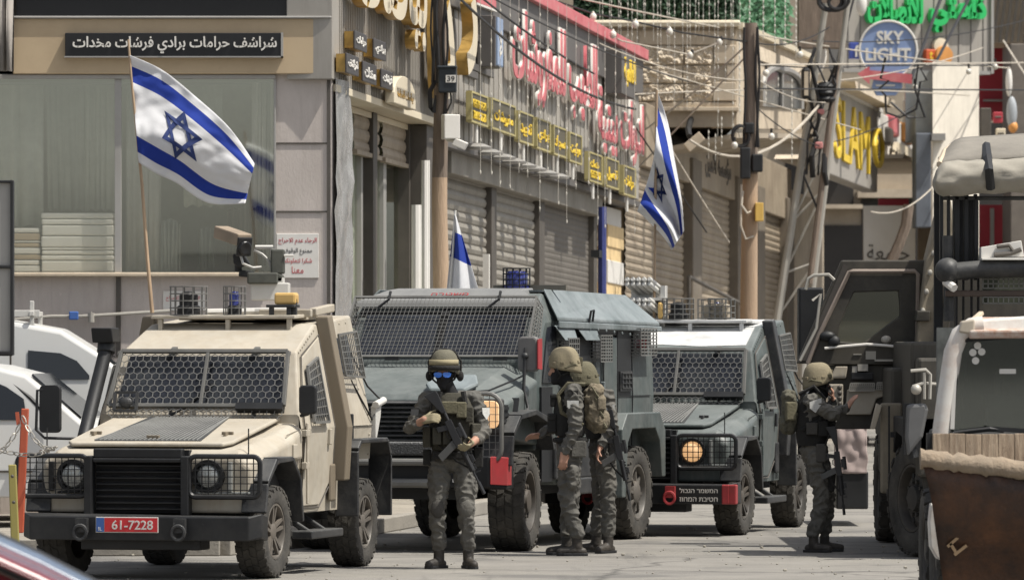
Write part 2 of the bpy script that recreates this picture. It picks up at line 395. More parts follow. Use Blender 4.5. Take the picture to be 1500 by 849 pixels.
# ------------------------------------------------------------------ side-wall frame: u along the wall, v up, n out of the wall towards the street
SH = V((0.1377, 0.9905, -0.0154)); SN = V((0.9905, -0.1377, 0.0))
S0 = V((-1.907, 66, 0.0))
def S(u, v, n=0.0): return S0 + SH*u + Z3*v + SN*n
def suv(px, py, n=0.0):
    k = (px-CX)/FPX; o = S0 + SN*n
    # X = k*Y meets the wall X - o.x = .1377/.9905 * (Y - o.y)
    g = SH.x/SH.y
    Y = (o.x - g*o.y)/(k - g)
    u = (Y-o.y)/SH.y; z = CAMH - (py-HY)/FPX*Y
    return u, z - SH.z*u
def sbox(b, u0, u1, v0, v1, n0, n1, m=0):
    c = S((u0+u1)/2, (v0+v1)/2, (n0+n1)/2)
    return b.obx(c, SH*(u1-u0)/2, Z3*(v1-v0)/2, SN*(n1-n0)/2, m)
def spx(b, pxa, pya, pxb, pyb, n0, n1, m=0):       # box between two photo pixels read on the plane n1
    u0, v0 = suv(pxa, pya, n1); u1, v1 = suv(pxb, pyb, n1)
    return sbox(b, min(u0, u1), max(u0, u1), min(v0, v1), max(v0, v1), n0, n1, m)
def sframe(u, v, n): return axes(S(u, v, n), SH, Z3, SN)
def fbox(b, D, x0, y0, x1, y1, back, front, m=0):   # frontal box: photo pixels on the plane at depth D, from D+back to D-front
    a = P(x0, y0, D); c = P(x1, y1, D)
    return b.bx(min(a.x, c.x), max(a.x, c.x), D-front, D+back, min(a.z, c.z), max(a.z, c.z), m)
def corrugated(b, o, ux, uz, un, W, H, pitch, depth, m=0):
    """roller shutter: o lower corner, slats stacked along uz"""
    n = max(2, int(H/pitch)); prof = []
    for i in range(n):
        z = i*H/n; h = H/n
        prof += [(z+.02*h, -.3*depth), (z+.12*h, .35*depth), (z+.5*h, depth), (z+.86*h, .45*depth), (z+.93*h, -.3*depth)]
    prof.append((H, -.3*depth))
    vs = []; fs = []
    for (z, d) in prof: vs += [o + uz*z + un*d, o + ux*W + uz*z + un*d]
    for i in range(len(prof)-1): fs.append((2*i, 2*i+1, 2*i+3, 2*i+2))
    return b.add(vs, fs, m)

# ------------------------------------------------------------------ the bedding shop: wall that faces down the street
D1 = 66.0
sh1 = wthing('bedding_shop', 'shop with beige fascia, wide display window and mauve wall below, behind the sand coloured jeep', 'shop')
b = MB()
fbox(b, D1, -420, 402, 0, 760, .3, 0); fbox(b, D1, -2, 402, 486, 760, .3, 0)      # wall under the window
fbox(b, D1, 403, 108, 486, 402.2, .3, 0)                                            # pillar
fbox(b, D1, -420, 100, -150, 402.2, .3, 0)
b.build('wall', m_mauve, sh1)
b = MB()                                             # pillar and wall panel joints
for y in (210, 310): fbox(b, D1, 403, y-1.2, 479, y+1.2, .01, .012)
fbox(b, D1, 479, 108, 484, 520, .01, .02)
fbox(b, D1, 170, 404, 177, 620, .01, .03)
b.build_each('joint_strip', m_frame, sh1)
b = MB(); fbox(b, D1, 20, 28, 486, 109, .5, .10); b.build('fascia', m_fascia, sh1, bevel=.01)
b = MB(); fbox(b, D1, 24, -2, 482, 27.5, .4, .02); fbox(b, D1, -420, 25, 19, 108, .4, -.1, 0); b.build('recess_band', m_blackgl, sh1)
b = MB(); fbox(b, D1, -420, -260, 486, -3, .5, .06); fbox(b, D1, 20, 24.5, 486, 28.2, -.02, .14); b.build('upper_wall', m_alu, sh1, bevel=.01)
b = MB(); fbox(b, D1, -150, 109.5, 404, 116, .1, .05); fbox(b, D1, 401, 116, 404.5, 402, .1, .03); fbox(b, D1, 168, 116, 178, 399, .06, .02)
fbox(b, D1, -150, 116, -146, 402, .1, .03)
b.build('window_frame', m_alu, sh1, bevel=.006)
b = MB(); fbox(b, D1, -420, 399, 404, 405, .1, .14); b.build('sill', m_smooth, sh1, bevel=.012)
b = MB(); b.add([P(x, y, D1) for x, y in ((-146, 116), (401, 116), (401, 399), (-146, 399))], [(0, 1, 2, 3)]); b.build('display_window', m_skyglass, sh1)
b = MB(); fbox(b, D1+2.6, -420, 60, 500, 470, .1, 0); fbox(b, D1, -420, 400, 404, 404, 2.6, -.1); fbox(b, D1, -420, 96, 480, 109, 2.6, -.1)
b.build_each('interior', m_inside, sh1)
# side return hidden behind the neighbour and the back of the block
b = MB(); b.bx(-30, -1.95, 66.5, 90, 4.9, 9.5); b.build('upper_storey', m_alu, sh1)

sg = wthing('shop_sign', 'long black sign board with white Arabic lettering on the beige fascia', 'sign')
b = MB(); fbox(b, D1-.1, 96, 49, 413.5, 84, 0, .09); b.build('board', m_blackgl, sg, bevel=.008)
b = MB(); fbox(b, D1-.1, 412, 48.5, 415, 85, 0, .10); fbox(b, D1-.1, 95, 83, 415, 85, 0, .10); b.build('edge_trim', m_alu, sg)
lettering(arabic('شراشف حرامات برادي فرشات مخدات'), 'lettering', 298*D1/FPX, 25*D1/FPX, m_white, sg, frontal(256, 66, D1-.19), .02, grow=.018)
t = wthing('maker_mark', 'tiny dark lettering low on the beige fascia corner', 'lettering')
lettering('A\n.204.', 'lettering', 18*D1/FPX, 12*D1/FPX, m_frame, t, frontal(474, 99, D1-.1), .004)

nt_ = wthing('notice_board', 'white notice with red and dark Arabic lines on the mauve pillar', 'notice')
b = MB(); fbox(b, D1, 405, 342, 467, 407, 0, .02); b.build('board', m_white, nt_, bevel=.004)
m_redink = mat('red_ink', (0.42, 0.05, 0.06), .6); m_ink = mat('dark_ink', (0.05, 0.05, 0.05), .6)
for s_, y, m_, w_ in (('الرجاء عدم الاحراج', 353, m_redink, 56), ('ممنوع الوقوف', 368, m_ink, 42), ('شكرا لتعاونكم', 383, m_redink, 42), ('معنا', 395, m_redink, 17)):
    lettering(arabic(s_), 'lettering', w_*D1/FPX, 10*D1/FPX, m_, nt_, frontal(436, y, D1-.02), .003)
nt2 = wthing('notice_board', 'small pale notice low on the mauve wall behind the jeep roof', 'notice')
b = MB(); fbox(b, D1, 239, 426, 300, 455, 0, .02); b.build('board', m_white, nt2, bevel=.004)
lettering(arabic('الرجاء عدم الاحراج'), 'lettering', 50*D1/FPX, 8*D1/FPX, m_redink, nt2, frontal(268, 437, D1-.02), .003)

# mattresses piled behind the glass
m_matt = mat('white_mattress', (0.78, 0.76, 0.69), .9, var=.05, bump=.1)
m_matt2 = mat('tan_mattress', (0.46, 0.36, 0.24), .9, var=.1)
ORD = ['topmost', 'second from the top', 'third from the top', 'fourth from the top', 'fifth from the top', 'sixth from the top', 'seventh from the top', 'eighth from the top', 'ninth from the top', 'tenth from the top']
ys = [311, 320, 329, 345, 362, 366, 373, 381, 398]
for i in range(8):
    b = MB(); fbox(b, D1, 59 + (i % 3)*.6, ys[i]+.5, 165 - (i % 2)*.8, ys[i+1]-.4, 1.2, -.12); o = b.build('mattress', m_matt, bevel=.015)
    tag(o, 'white mattress, %s of the wide pile behind the shop glass' % ORD[i], 'mattress', 'mattresses piled in the shop window')
ys = [333, 341, 352, 355, 362, 372, 380, 388, 398]
for i in range(8):
    b = MB(); fbox(b, D1, 17, ys[i]+.6, 56 + (i % 3), ys[i+1]-.5, 1.2, -.14); o = b.build('mattress', m_matt2 if i in (1, 3, 5) else m_matt, bevel=.012)
    tag(o, '%s mattress, %s of the low narrow pile behind the shop glass' % ('tan' if i in (1, 3, 5) else 'white', ORD[i]), 'mattress', 'mattresses piled in the shop window')
# added folded sheets behind the glass, their tones standing for its reflections
for i, (x0, x1, y0, y1, c_, lab) in enumerate(((-40, 58, 122, 330, (.46, .47, .41), 'pale'), (62, 118, 122, 306, (.30, .31, .265), 'dark grey'), (122, 166, 122, 306, (.38, .39, .335), 'mid grey'), (182, 232, 122, 396, (.44, .43, .38), 'greenish pale'), (262, 322, 122, 300, (.34, .355, .30), 'olive grey'), (366, 400, 118, 396, (.58, .57, .51), 'whitish'))):
    b = MB(); n = 24; top = []; bot = []
    for k in range(n+1):
        x = x0 + (x1-x0)*k/n; top.append(P(x, y0, D1) + V((0, .55 + .05*noise.noise(V((k*.35, i*3.1, 0))) + .02*noise.noise(V((k*.9, i, 5))), 0))); bot.append(P(x + 3*math.sin(i*2.0), y1 + 2*math.sin(k*.9), D1) + V((0, .55 + .08*noise.noise(V((k*.35, i*3.1, 1))) + .03*noise.noise(V((k*.9, i, 6))), 0)))
    b.add(top+bot, [(k, k+1, n+k+2, n+k+1) for k in range(n)])
    o = b.build('reflection_sheet', mat('reflection_tone_%d' % i, c_, .9, var=.15, scale=3), smooth=True); md = o.modifiers.new('thick', 'SOLIDIFY'); md.thickness = .015
    tag(o, '%s folded sheet added behind the shop glass to stand for reflections' % lab, 'curtain', 'sheets standing for reflections in the shop window')
# hanging bedding inside the window
for i, (x, y0, y1, lab) in enumerate(((340, 302, 385, 'brown'), (358, 296, 392, 'beige'), (376, 300, 388, 'tan'), (245, 318, 398, 'pale green'), (300, 330, 398, 'grey green'))):
    b = MB(); pts = []
    w_ = (10, 10, 10, 13, 11)[i]
    top = [P(x+dx, y0 + abs(dx)*.5, D1) + V((0, .5+.05*math.sin(dx), 0)) for dx in range(-w_, w_+1, 2)]
    bot = [P(x+dx*1.1, y1, D1) + V((0, .5+.06*math.sin(dx*1.3), 0)) for dx in range(-w_, w_+1, 2)]
    n = len(top); b.add(top+bot, [(k, k+1, n+k+1, n+k) for k in range(n-1)])
    o = b.build('blanket', mat('bedding_%d' % i, [(.10, .08, .06), (.2, .17, .13), (.15, .12, .09), (.35, .37, .32), (.2, .22, .19)][i], .9, bump=.3, bscale=10), smooth=True)
    md = o.modifiers.new('thick', 'SOLIDIFY'); md.thickness = .02
    tag(o, '%s blanket hanging behind the shop glass' % lab, 'blanket', 'bedding hung in the shop window')
# curtain at the upper corner
b = MB(); n = 14
top = [V((P(-20+i*3.2, 0, D1).x, D1-.25+.06*math.sin(i*2.1), P(0, -20, D1).z)) for i in range(n)]
bot = [V((P(-20+i*3.2, 0, D1).x, D1-.25+.09*math.sin(i*2.1+.6), P(0, 106, D1).z)) for i in range(n)]
b.add(top+bot, [(k, k+1, n+k+1, n+k) for k in range(n-1)])
o = b.build('canvas_curtain', m_curtain, smooth=True); md = o.modifiers.new('thick', 'SOLIDIFY'); md.thickness = .02
tag(o, 'grey canvas hanging beside the beige fascia', 'curtain')
# gas pipe with a tap
gp = wthing('gas_pipe', 'thin pale pipe with a blue tap along the mauve wall', 'pipe')
b = MB(); y_ = D1-.1
b.tube([P(20, 468, y_), P(76, 463, y_), P(118, 463, y_), P(134, 462, y_), P(134, 458, y_), P(136, 462, y_), P(250, 455, y_)], .018, 7)
b.build('pipe', m_galv, gp, smooth=True)
b = MB(); b.obx(P(108, 462, y_-.04), (.05, 0, 0), (0, .02, 0), (0, 0, .045)); b.build('tap', m_plate, gp, bevel=.01)
b = MB(); b.lathe([(.0, -.05), (.035, -.05), (.035, .05), (0, .05)], P(134, 465, y_), (0, 0, 1), 10); b.build('valve', m_galv, gp)

# ------------------------------------------------------------------ corner shop with cream and gold letters
sh2 = wthing('corner_shop', 'corner shop with grey ribbed fascia, half open shutters and glass doors', 'shop')
u2e = suv(643, 300)[0]
def pane(b, pts, n0, n1, m=0):                      # polygon read on plane n1 in photo pixels, pushed back to n0
    q = []
    for (x, y) in pts:
        u, v = suv(x, y, n1); q.append(S(u, v, n1))
    return b.prism(q, SN*(n0-n1), m)
b = MB(); pane(b, [(487, -40), (643, -40), (643, 184), (487, 116)], -.5, 0); b.build('fascia', m_greypan, sh2, bevel=.01)
b = MB()
for i in range(60):
    u = .3 + i*(u2e-.4)/60
    sbox(b, u, u+.028, suv(560, 150)[1]-.0, 9.5, 0, .014)
b.build('fascia_rib', m_greypan, sh2)
uv = [suv(487, 120), suv(643, 186)]
b = MB()
sbox(b, 0.02, u2e, suv(560, 147)[1]-.08, suv(560, 147)[1], -.6, .02); b.build('soffit', m_cream, sh2, bevel=.006)
b = MB(); sbox(b, .1, u2e-.05, suv(530, 172, -.36)[1], suv(560, 147)[1]-.085, -.5, -.28); b.build('lintel', m_cream, sh2, bevel=.006)
b = MB(); sbox(b, u2e-.55, u2e-.01, .15, suv(560, 147)[1]-.09, -.45, -.06); b.build('dividing_pier', m_frame, sh2, bevel=.01)
b = MB(); sbox(b, -.02, .62, .15, suv(500, 112)[1], -.55, -.02); b.build('corner_pillar', m_mauve, sh2, bevel=.01)
# silver wrapped corner post
b = MB(); vs = []; n = 26
u0, v0 = suv(486, 108); u1 = suv(513, 300)[0]; vb = .2
for i in range(n+1):
    v = vb + (suv(500, 118)[1]-vb)*i/n
    for k in range(9):
        vs.append(S(-.03 + (u1+.02)*k/8, v, .02 + .035*noise.noise(V((k*1.3, v*1.7, 3.1))) + .03*noise.noise(V((k*3.1, v*6, 1)))))
b.add(vs, [(i*9+k, i*9+k+1, (i+1)*9+k+1, (i+1)*9+k) for i in range(n) for k in range(8)])
o = b.build('plastic_wrap', mat('silver_wrap', (.42, .41, .40), .25, metal=.5, var=.25, scale=4), sh2, smooth=True, ang=180)
nd = -.40                                            # the plane of the doors
def dpx(b, xa, ya, xb, yb, t, m=0): spx(b, xa, ya, xb, yb, nd-.03, nd+t, m)
b = MB()
ua, ub = suv(513, 200, nd)[0], suv(604, 200, nd)[0]
for (xa, xb, ya, yb) in ((513, 550, 196, 222), (555, 601, 205, 240)):
    u0 = suv(xa, 0, nd+.05)[0]; u1 = suv(xb, 0, nd+.05)[0]; vlo = suv((xa+xb)/2, (ya+yb)/2+18, nd+.05)[1]; vhi = suv((xa+xb)/2, (ya+yb)/2-38, nd+.05)[1]
    bb = MB(); corrugated(bb, S(u0, vlo, nd+.08), SH, Z3, SN, u1-u0, vhi-vlo, .14, .02)
    bb.bar(S(u0, vlo, nd+.09), S(u1, vlo, nd+.09), .05, .08, SN)
    bb.build('roller_shutter', m_shut, sh2)
b = MB()
for (xa, xb) in ((547, 553), (600, 606), (628, 633)):
    u0, u1 = suv(xa, 0, nd+.14)[0], suv(xb, 0, nd+.14)[0]; sbox(b, u0, u1, .15, suv(xa, 165, nd)[1], nd-.05, nd+.14)
b.build_each('door_post', m_frame, sh2, bevel=.008)
b = MB()
for (xa, xb) in ((523, 525.5), (541, 546), (556, 560), (589, 592), (618, 621)):
    u0, u1 = suv(xa, 0, nd)[0], suv(xb, 0, nd)[0]; sbox(b, u0, u1, .15, suv(xa, 228, nd)[1], nd-.03, nd+.05)
b.build_each('door_frame', m_alu, sh2, bevel=.006)
ga, gb, gv = suv(513, 0, nd)[0], suv(629, 0, nd)[0], suv(570, 222, nd)[1]; b = MB(); b.add([S(ga, .2, nd), S(gb, .2, nd), S(gb, gv, nd), S(ga, gv, nd)], [(0, 1, 2, 3)]); b.build('glass_door', m_doorglass, sh2)
b = MB(); sbox(b, suv(600, 0, nd)[0], u2e-.02, .15, 4.5, nd-.06, nd-.01); b.build('side_panel', m_alu, sh2)
b = MB(); sbox(b, .2, u2e, .15, 7, nd-.3, nd-.25); b.build('interior', mat('pale_interior', (.62, .63, .56), .9, var=.25, scale=1.2), sh2)
for (x_, r_) in ((609, .05), (613, .035), (622, .04), (626, .03)):
    bb = MB(); bb.tube([S(suv(x_, 0, nd+.42)[0], .2, nd+.42), S(suv(x_, 0, nd+.42)[0], suv(x_, 300 if x_ < 615 else 235, nd+.42)[1], nd+.42)], r_, 8); bb.build('downpipe', m_white, sh2, smooth=True)
b = MB(); b.add([S(0, 9.5, -.5), S(0, 4.9, -.5), S(u2e, 4.9, -.5), S(u2e, 9.5, -.5)], [(0, 1, 2, 3)]); b.build('back_wall', m_greypan, sh2)
# big cream letters with gold sides
lt = wthing('channel_letters', 'large cream letters with gold sides cut off at the top of the corner fascia', 'lettering')
u0, v0 = suv(500, 48); u1, v1 = suv(596, 66)
lettering(arabic('بياضات'), 'lettering', u1-u0+.3, 1.35, [m_cream, m_gold], lt, sframe((u0+u1)/2+.1, v0+.75, 0.08), .12, grow=.03)
lt2 = wthing('channel_letters', 'tall cream letter standing alone beside the wooden pole on the corner fascia', 'lettering')
u0, v0 = suv(612, 90); u1 = suv(637, 0)[0]
lettering(arabic('كا'), 'lettering', 1.5, 1.9, [m_cream, m_gold], lt2, sframe(u0+.75, v0+.55, 0.10), .14, grow=.05)
lt3 = wthing('channel_letters', 'narrow cream letter at the far end of the ribbed fascia beyond the pole', 'lettering')
u0, v0 = suv(661, 40); lettering(arabic('ر'), 'lettering', .9, 1.0, [m_cream, m_gold], lt3, sframe(u0, v0-.1, 0.12), .14, grow=.06)
# five small black boxes with white words
for (x0, x1, yc, h, s_) in ((519, 536, 58, 24, 'حرامات'), (547, 564, 70, 26, 'برادي'), (507, 524, 92, 26, 'شراشف'), (531, 550, 104, 27, 'مخدات'), (558, 574, 114, 25, 'فرشات')):
    u0, v_ = suv(x0, yc, .13); u1, _ = suv(x1, yc+5, .13); H = h*66/FPX*1.02
    g = wthing('box_sign', 'small black box sign with a white word, %s' % {'حرامات': 'upper one next to the corner edge', 'برادي': 'upper one next to the cream letters', 'شراشف': 'lower one next to the corner edge', 'مخدات': 'lower one between two others', 'فرشات': 'beside the rounded cream sign'}[s_], 'sign', 'small box signs on the corner fascia')
    bb = MB(); sbox(bb, u0, u1, v_-H/2, v_+H/2, .02, .12); bb.build('box', m_gold, g)
    bb = MB(); sbox(bb, u0-.02, u1+.02, v_-H/2-.01, v_+H/2+.01, .12, .14); bb.build('face', mat('dark_face', (.05, .045, .045), .4), g, bevel=.01)
    lettering(arabic(s_), 'lettering', (u1-u0)*.8, H*.6, m_white, g, sframe((u0+u1)/2, v_, .14), .01, grow=.02)
g = wthing('box_sign', 'cream sign with a rounded top beside the small black box signs', 'sign')
u0, vb = suv(578, 138, .16); u1, _ = suv(609, 150, .16); H = .36
prof = [S(u0, vb-.1, .05), S(u1, vb-.1, .05)] + [S((u0+u1)/2 + (u1-u0)/2*math.cos(t), vb+.02+H*.62*math.sin(t), .05) for t in [math.pi*k/12 for k in range(13)]]
bb = MB(); bb.prism(prof, SN*.11); bb.build('box', m_cream, g, bevel=.01)
lettering(arabic('بياضات الفخامة'), 'lettering', (u1-u0)*.75, .12, m_gold, g, sframe((u0+u1)/2, vb+.02, .16), .006)

# ------------------------------------------------------------------ long metal-clad shop
sh3 = wthing('clad_shop', 'long shop clad in grey metal with a red roof edge and shuttered bays', 'shop')
U0, U1 = u2e+.02, suv(936, 200)[0]
ved = suv(858, 40)[1]                               # roof edge level
vbot = suv(780, 242)[1]
b = MB(); sbox(b, U0, U1, vbot, ved-.15, -.6, 0); b.build('fascia', m_greypan, sh3, bevel=.01)
b = MB()
for i in range(46):
    u = U0 + .25 + i*(U1-U0-.4)/46
    sbox(b, u, u+.02, vbot+.01, ved-.62, 0, .012)
b.build('panel_joint', m_greypan, sh3)
b = MB(); sbox(b, U0-.05, U1+.05, ved-.62, ved-.06, -.5, .06); b.build('top_band', m_darkpan, sh3, bevel=.01)
b = MB(); sbox(b, U0-.05, U1+.08, ved-.08, ved+.08, -.5, .14); b.build('roof_edge', m_red, sh3, bevel=.01)
b = MB(); sbox(b, U0-.05, U1+.08, vbot-.02, ved, -8, -.6); b.build('upper_block', m_tanwall, sh3)
# motif of short raised bars at the near end and at the far end
b = MB()
for (xa, ya, xb, yb) in ((677, 47, 703, 58), (677, 63, 684, 67), (677, 78, 691, 83), (677, 92, 718, 108), (677, 104, 695, 112)):
    u0, v0 = suv(xa, ya); u1, _ = suv(xb, yb); sbox(b, u0, u1, v0-.05, v0+.04, 0, .05)
u0, v0 = suv(716, 50); sbox(b, u0-.05, u0+.05, suv(717, 107)[1], v0, 0, .05)
for (xa, ya, xb) in ((860, 66, 888), (860, 76, 872), (860, 85, 864)):
    u0, v0 = suv(xa, ya); u1, _ = suv(xb, ya+10); sbox(b, u0, u1, v0-.05, v0+.04, 0, .05)
b.build_each('raised_bar', m_darkpan, sh3, bevel=.008)
# underside of the fascia, soffit with round lamps
b = MB(); sbox(b, U0, U1, vbot-.12, vbot-.03, -.62, .03); b.build('soffit', m_darkpan, sh3, bevel=.006)
for i, (x, y) in enumerate(((697, 219), (714, 227), (733, 234), (749, 240), (764, 246), (779, 251), (796, 257), (813, 262))):
    u, v = suv(x, y, .12); bb = MB(); bb.lathe([(0, 0), (.19, 0), (.2, .03), (.1, .07), (0, .08)], S(u, v, .12), (0, 0, 1), 14); bb.build('soffit_lamp', m_alu, sh3, smooth=True)
ns = -.3
b = MB(); sbox(b, suv(662, 0, ns+.2)[0], suv(863, 0, ns)[0], suv(760, 282, ns+.2)[1], vbot-.1, ns-.1, ns+.2); b.build('shutter_housing', m_shutg, sh3, bevel=.012)
vtop = suv(760, 285, ns)[1]
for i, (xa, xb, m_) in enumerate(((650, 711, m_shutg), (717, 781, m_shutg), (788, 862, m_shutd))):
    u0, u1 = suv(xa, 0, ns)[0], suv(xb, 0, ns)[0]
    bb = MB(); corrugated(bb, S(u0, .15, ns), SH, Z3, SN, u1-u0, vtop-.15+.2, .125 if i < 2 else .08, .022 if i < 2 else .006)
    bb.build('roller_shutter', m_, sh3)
b = MB()
for (xa, xb) in ((710.5, 717.5), (781, 788.5), (861.5, 866)):
    u0, u1 = suv(xa, 0, ns)[0], suv(xb, 0, ns)[0]; sbox(b, u0, u1, .15, vtop+.1, ns-.2, ns+.09)
b.build_each('bay_post', m_frame, sh3, bevel=.01)
b = MB(); u0, u1 = suv(711, 0, ns+.12)[0], suv(714, 0, ns+.12)[0]; sbox(b, u0-.03, u0+.06, .15, suv(712, 375, ns)[1], ns+.09, ns+.17); b.build('pale_pipe', m_white, sh3)
b = MB(); u0, u1 = suv(866, 0, ns)[0], suv(936, 0, ns)[0]; sbox(b, u0, u1, .15, vbot-.1, ns-1.2, ns-.9); b.build('entrance_wall', m_inside, sh3)
b = MB(); u0, u1 = suv(863, 0, ns)[0], suv(884, 0, ns)[0]; sbox(b, u0, u1, .15, suv(870, 300, ns)[1], ns-.9, ns-.1); b.build('entrance_panel', mat('gold_panel', (.42, .27, .10), .35, metal=.3, var=.35, scale=4), sh3)
for k, (y_, s_) in enumerate(((345, 'قصر'), (385, 'ذهب'))):
    u, v = suv(873, y_, ns-.1); lettering(arabic(s_), 'lettering', .9, .55, m_cream, sh3, sframe(u, v, ns-.1), .02, grow=.03)
for i in range(6):                                   # pale stone quoins of the entrance
    y0 = 300 + i*26; u0, v0 = suv(889, y0, ns+.05); u1, v1 = suv(910 + (i % 2)*2, y0+25, ns+.05)
    bb = MB(); sbox(bb, u0, u1, min(v0, v1)-.16, max(v0, v1)-.02, ns-.6, ns+.05 + .02*(i % 2)); bb.build('quoin', mat('pale_gold_stone', (.62, .46, .24), .6, var=.2) if i % 3 else m_white, sh3, bevel=.01)
b = MB(); u0, u1 = suv(912, 0, ns)[0], suv(936, 0, ns)[0]; sbox(b, u0, u1, .15, suv(920, 300, ns)[1], ns-.5, ns+.02); b.build('end_pier', m_tanwall, sh3, bevel=.02)
o = MB(); q = suv(882, 380, .35)
o.tube([S(q[0], .15, .35), S(q[0], suv(882, 303, .35)[1], .35)], .06, 8); o.bar(S(q[0]-.4, suv(880, 372, .35)[1], .3), S(q[0]+.1, suv(880, 372, .35)[1], .3), .12, .1, m=1)
tag(o.build('blue_post', [m_deepblue, m_black], smooth=True), 'dark blue post standing at the gilded shop entrance', 'post')

lt = wthing('shop_letters', 'long red Arabic letters edged in white on the grey cladding', 'lettering')
u0, u1 = suv(735, 0)[0], suv(861, 0)[0]; vc = (suv(735, 62, .2)[1] + suv(861, 122, .2)[1])/2
mt = sframe((u0+u1)/2, vc, .10)
lettering(arabic('الطيب للمفروشات'), 'rim', u1-u0, 1.22, m_white, lt, mt, .032, grow=.040)
lettering(arabic('الطيب للمفروشات'), 'lettering', (u1-u0)*.994, 1.17, m_red, lt, mt, .044, grow=.022)
lt = wthing('shop_letters', 'shorter red Arabic letters edged in white, at the far end of the grey cladding', 'lettering')
u0, u1 = suv(862, 0)[0], suv(930, 0)[0]; vc = (suv(866, 160, .2)[1] + suv(928, 200, .2)[1])/2
mt = sframe((u0+u1)/2, vc, .10)
lettering(arabic('ادوات بيتية'), 'rim', u1-u0, 1.02, m_white, lt, mt, .032, grow=.040)
lettering(arabic('ادوات بيتية'), 'lettering', (u1-u0)*.994, .97, m_red, lt, mt, .044, grow=.022)
g = wthing('banner_sign', 'red panel sign cut off by the top beside the wooden pole', 'sign')
bb = MB(); pane(bb, [(697, -40), (727, -30), (727, 15), (700, 4)], .02, .1); bb.build('panel', m_red, g, bevel=.01)
bb = MB(); pane(bb, [(699, 4), (728, 15), (728, 18), (699, 7)], .02, .12); bb.build('edge', m_white, g)
g = wthing('projecting_sign', 'small blue and white sign box sticking out of the grey cladding', 'sign')
u, v = suv(724, 62, .2); bb = MB(); sbox(bb, u-.25, u+.25, v-.32, v+.32, .02, .25); bb.build('box', m_darkpan, g, bevel=.01)
bb = MB(); sbox(bb, u-.2, u+.3, v-.3, v+.3, .25, .27); bb.build('face', mat('sign_blue', (.25, .32, .45), .5), g)
lettering(arabic('لا'), 'lettering', .3, .3, m_white, g, sframe(u+.05, v, .272), .004)
# yellow lettered boxes
SG = [(688, 715.5, 131, 178.5, '02-2957531\n02-2951687', 'two yellow phone numbers, next to the wooden pole'), (718, 756, 141, 193, 'مفروشات', 'one yellow word, the widest of the row'),
      (758.5, 782, 160, 205, 'تنجيد', 'a yellow word with dots above'), (784, 807, 170, 215, 'برادي', 'a yellow word, fourth from the pole'),
      (809, 830.6, 181, 226, 'سجاد', 'a yellow word, fifth from the pole'), (832, 853, 191, 235, 'موكيت', 'a yellow word, just before the gap'),
      (861, 882.5, 220, 264, 'خدمات\n2957531', 'two yellow lines, just after the gap'), (886, 907, 228, 273, 'تفصيل', 'a yellow word, second after the gap'), (911.5, 931.6, 240, 283, 'حرامات', 'a yellow word, last at the far end')]
for (xa, xb, ya, yb, s_, lab) in SG:
    n_ = .20; u0, vt = suv(xa, ya, n_); u1 = suv(xb, yb, n_)[0]; vl = suv(xa, ya + (43 if xa < 800 else 41), n_)[1]
    u0 += .12; u1 -= .12
    Hs = abs(vt-vl); vm = (vt+vl)/2 - .02
    g = wthing('box_sign', 'olive box sign with %s' % lab, 'sign', 'yellow lettered box signs along the grey cladding')
    bb = MB(); sbox(bb, u0, u1, vm-Hs/2, vm+Hs/2, .13, n_); bb.build('box', m_olive, g, bevel=.012)
    bb = MB()
    for (a0, a1, c0, c1) in ((u0-.02, u1+.02, vm-Hs/2-.012, vm-Hs/2+.012), (u0-.02, u1+.02, vm+Hs/2-.012, vm+Hs/2+.012), (u0-.03, u0+.04, vm-Hs/2+.013, vm+Hs/2-.013), (u1-.04, u1+.03, vm-Hs/2+.013, vm+Hs/2-.013)):
        sbox(bb, a0, a1, c0, c1, .14, n_+.012)
    bb.build('rim', mat('pale_yellow', (.36, .31, .14), .5), g)
    tx = arabic(s_) if s_[0] > 'z' and '\n' not in s_ else ('\n'.join(arabic(q) for q in s_.split('\n')))
    two = '\n' in s_
    lettering(tx, 'lettering', (u1-u0)*.8, Hs*(.68 if two else .50), m_yellow, g, sframe((u0+u1)/2, vm-.02, n_), .012, grow=.02)
    bb = MB(); sbox(bb, (u0+u1)/2-.06, (u0+u1)/2+.06, vm-Hs/2-.24, vm-Hs/2, .15, .18); sbox(bb, u1-.06, u1+.10, vm+Hs/2-.12, vm+Hs/2+.02, .02, .19)
    bb.build_each('bracket', m_white, g, bevel=.006)
g = wthing('box_sign', 'small dark sign with yellow letters at the far upper cladding corner', 'sign')
u, v = suv(922, 108, .3); bb = MB(); sbox(bb, u-.9, u+.7, v-.34, v+.3, .05, .3); bb.build('box', m_darkpan, g, bevel=.01)
lettering(arabic('العالمية'), 'lettering', 1.3, .42, m_yellow, g, sframe(u, v, .3), .02, grow=.03)

# ------------------------------------------------------------------ stone house with the overhanging upper floor
sb = wthing('stone_house', 'tan stone house with a rough faced overhanging upper floor above shuttered shops', 'house')
DS = 97.0
def fpt(x, y): return P(x, y, DS)
a = fpt(860, 38); c = fpt(1078, 190)
b = MB()
rows = [(68, 95), (96.5, 122), (123.5, 149)]
b.bx(a.x, c.x-.02, DS, DS+14, P(0, 186, DS).z, P(0, 38, DS).z)
b.build('upper_wall', m_tanwall, sb)
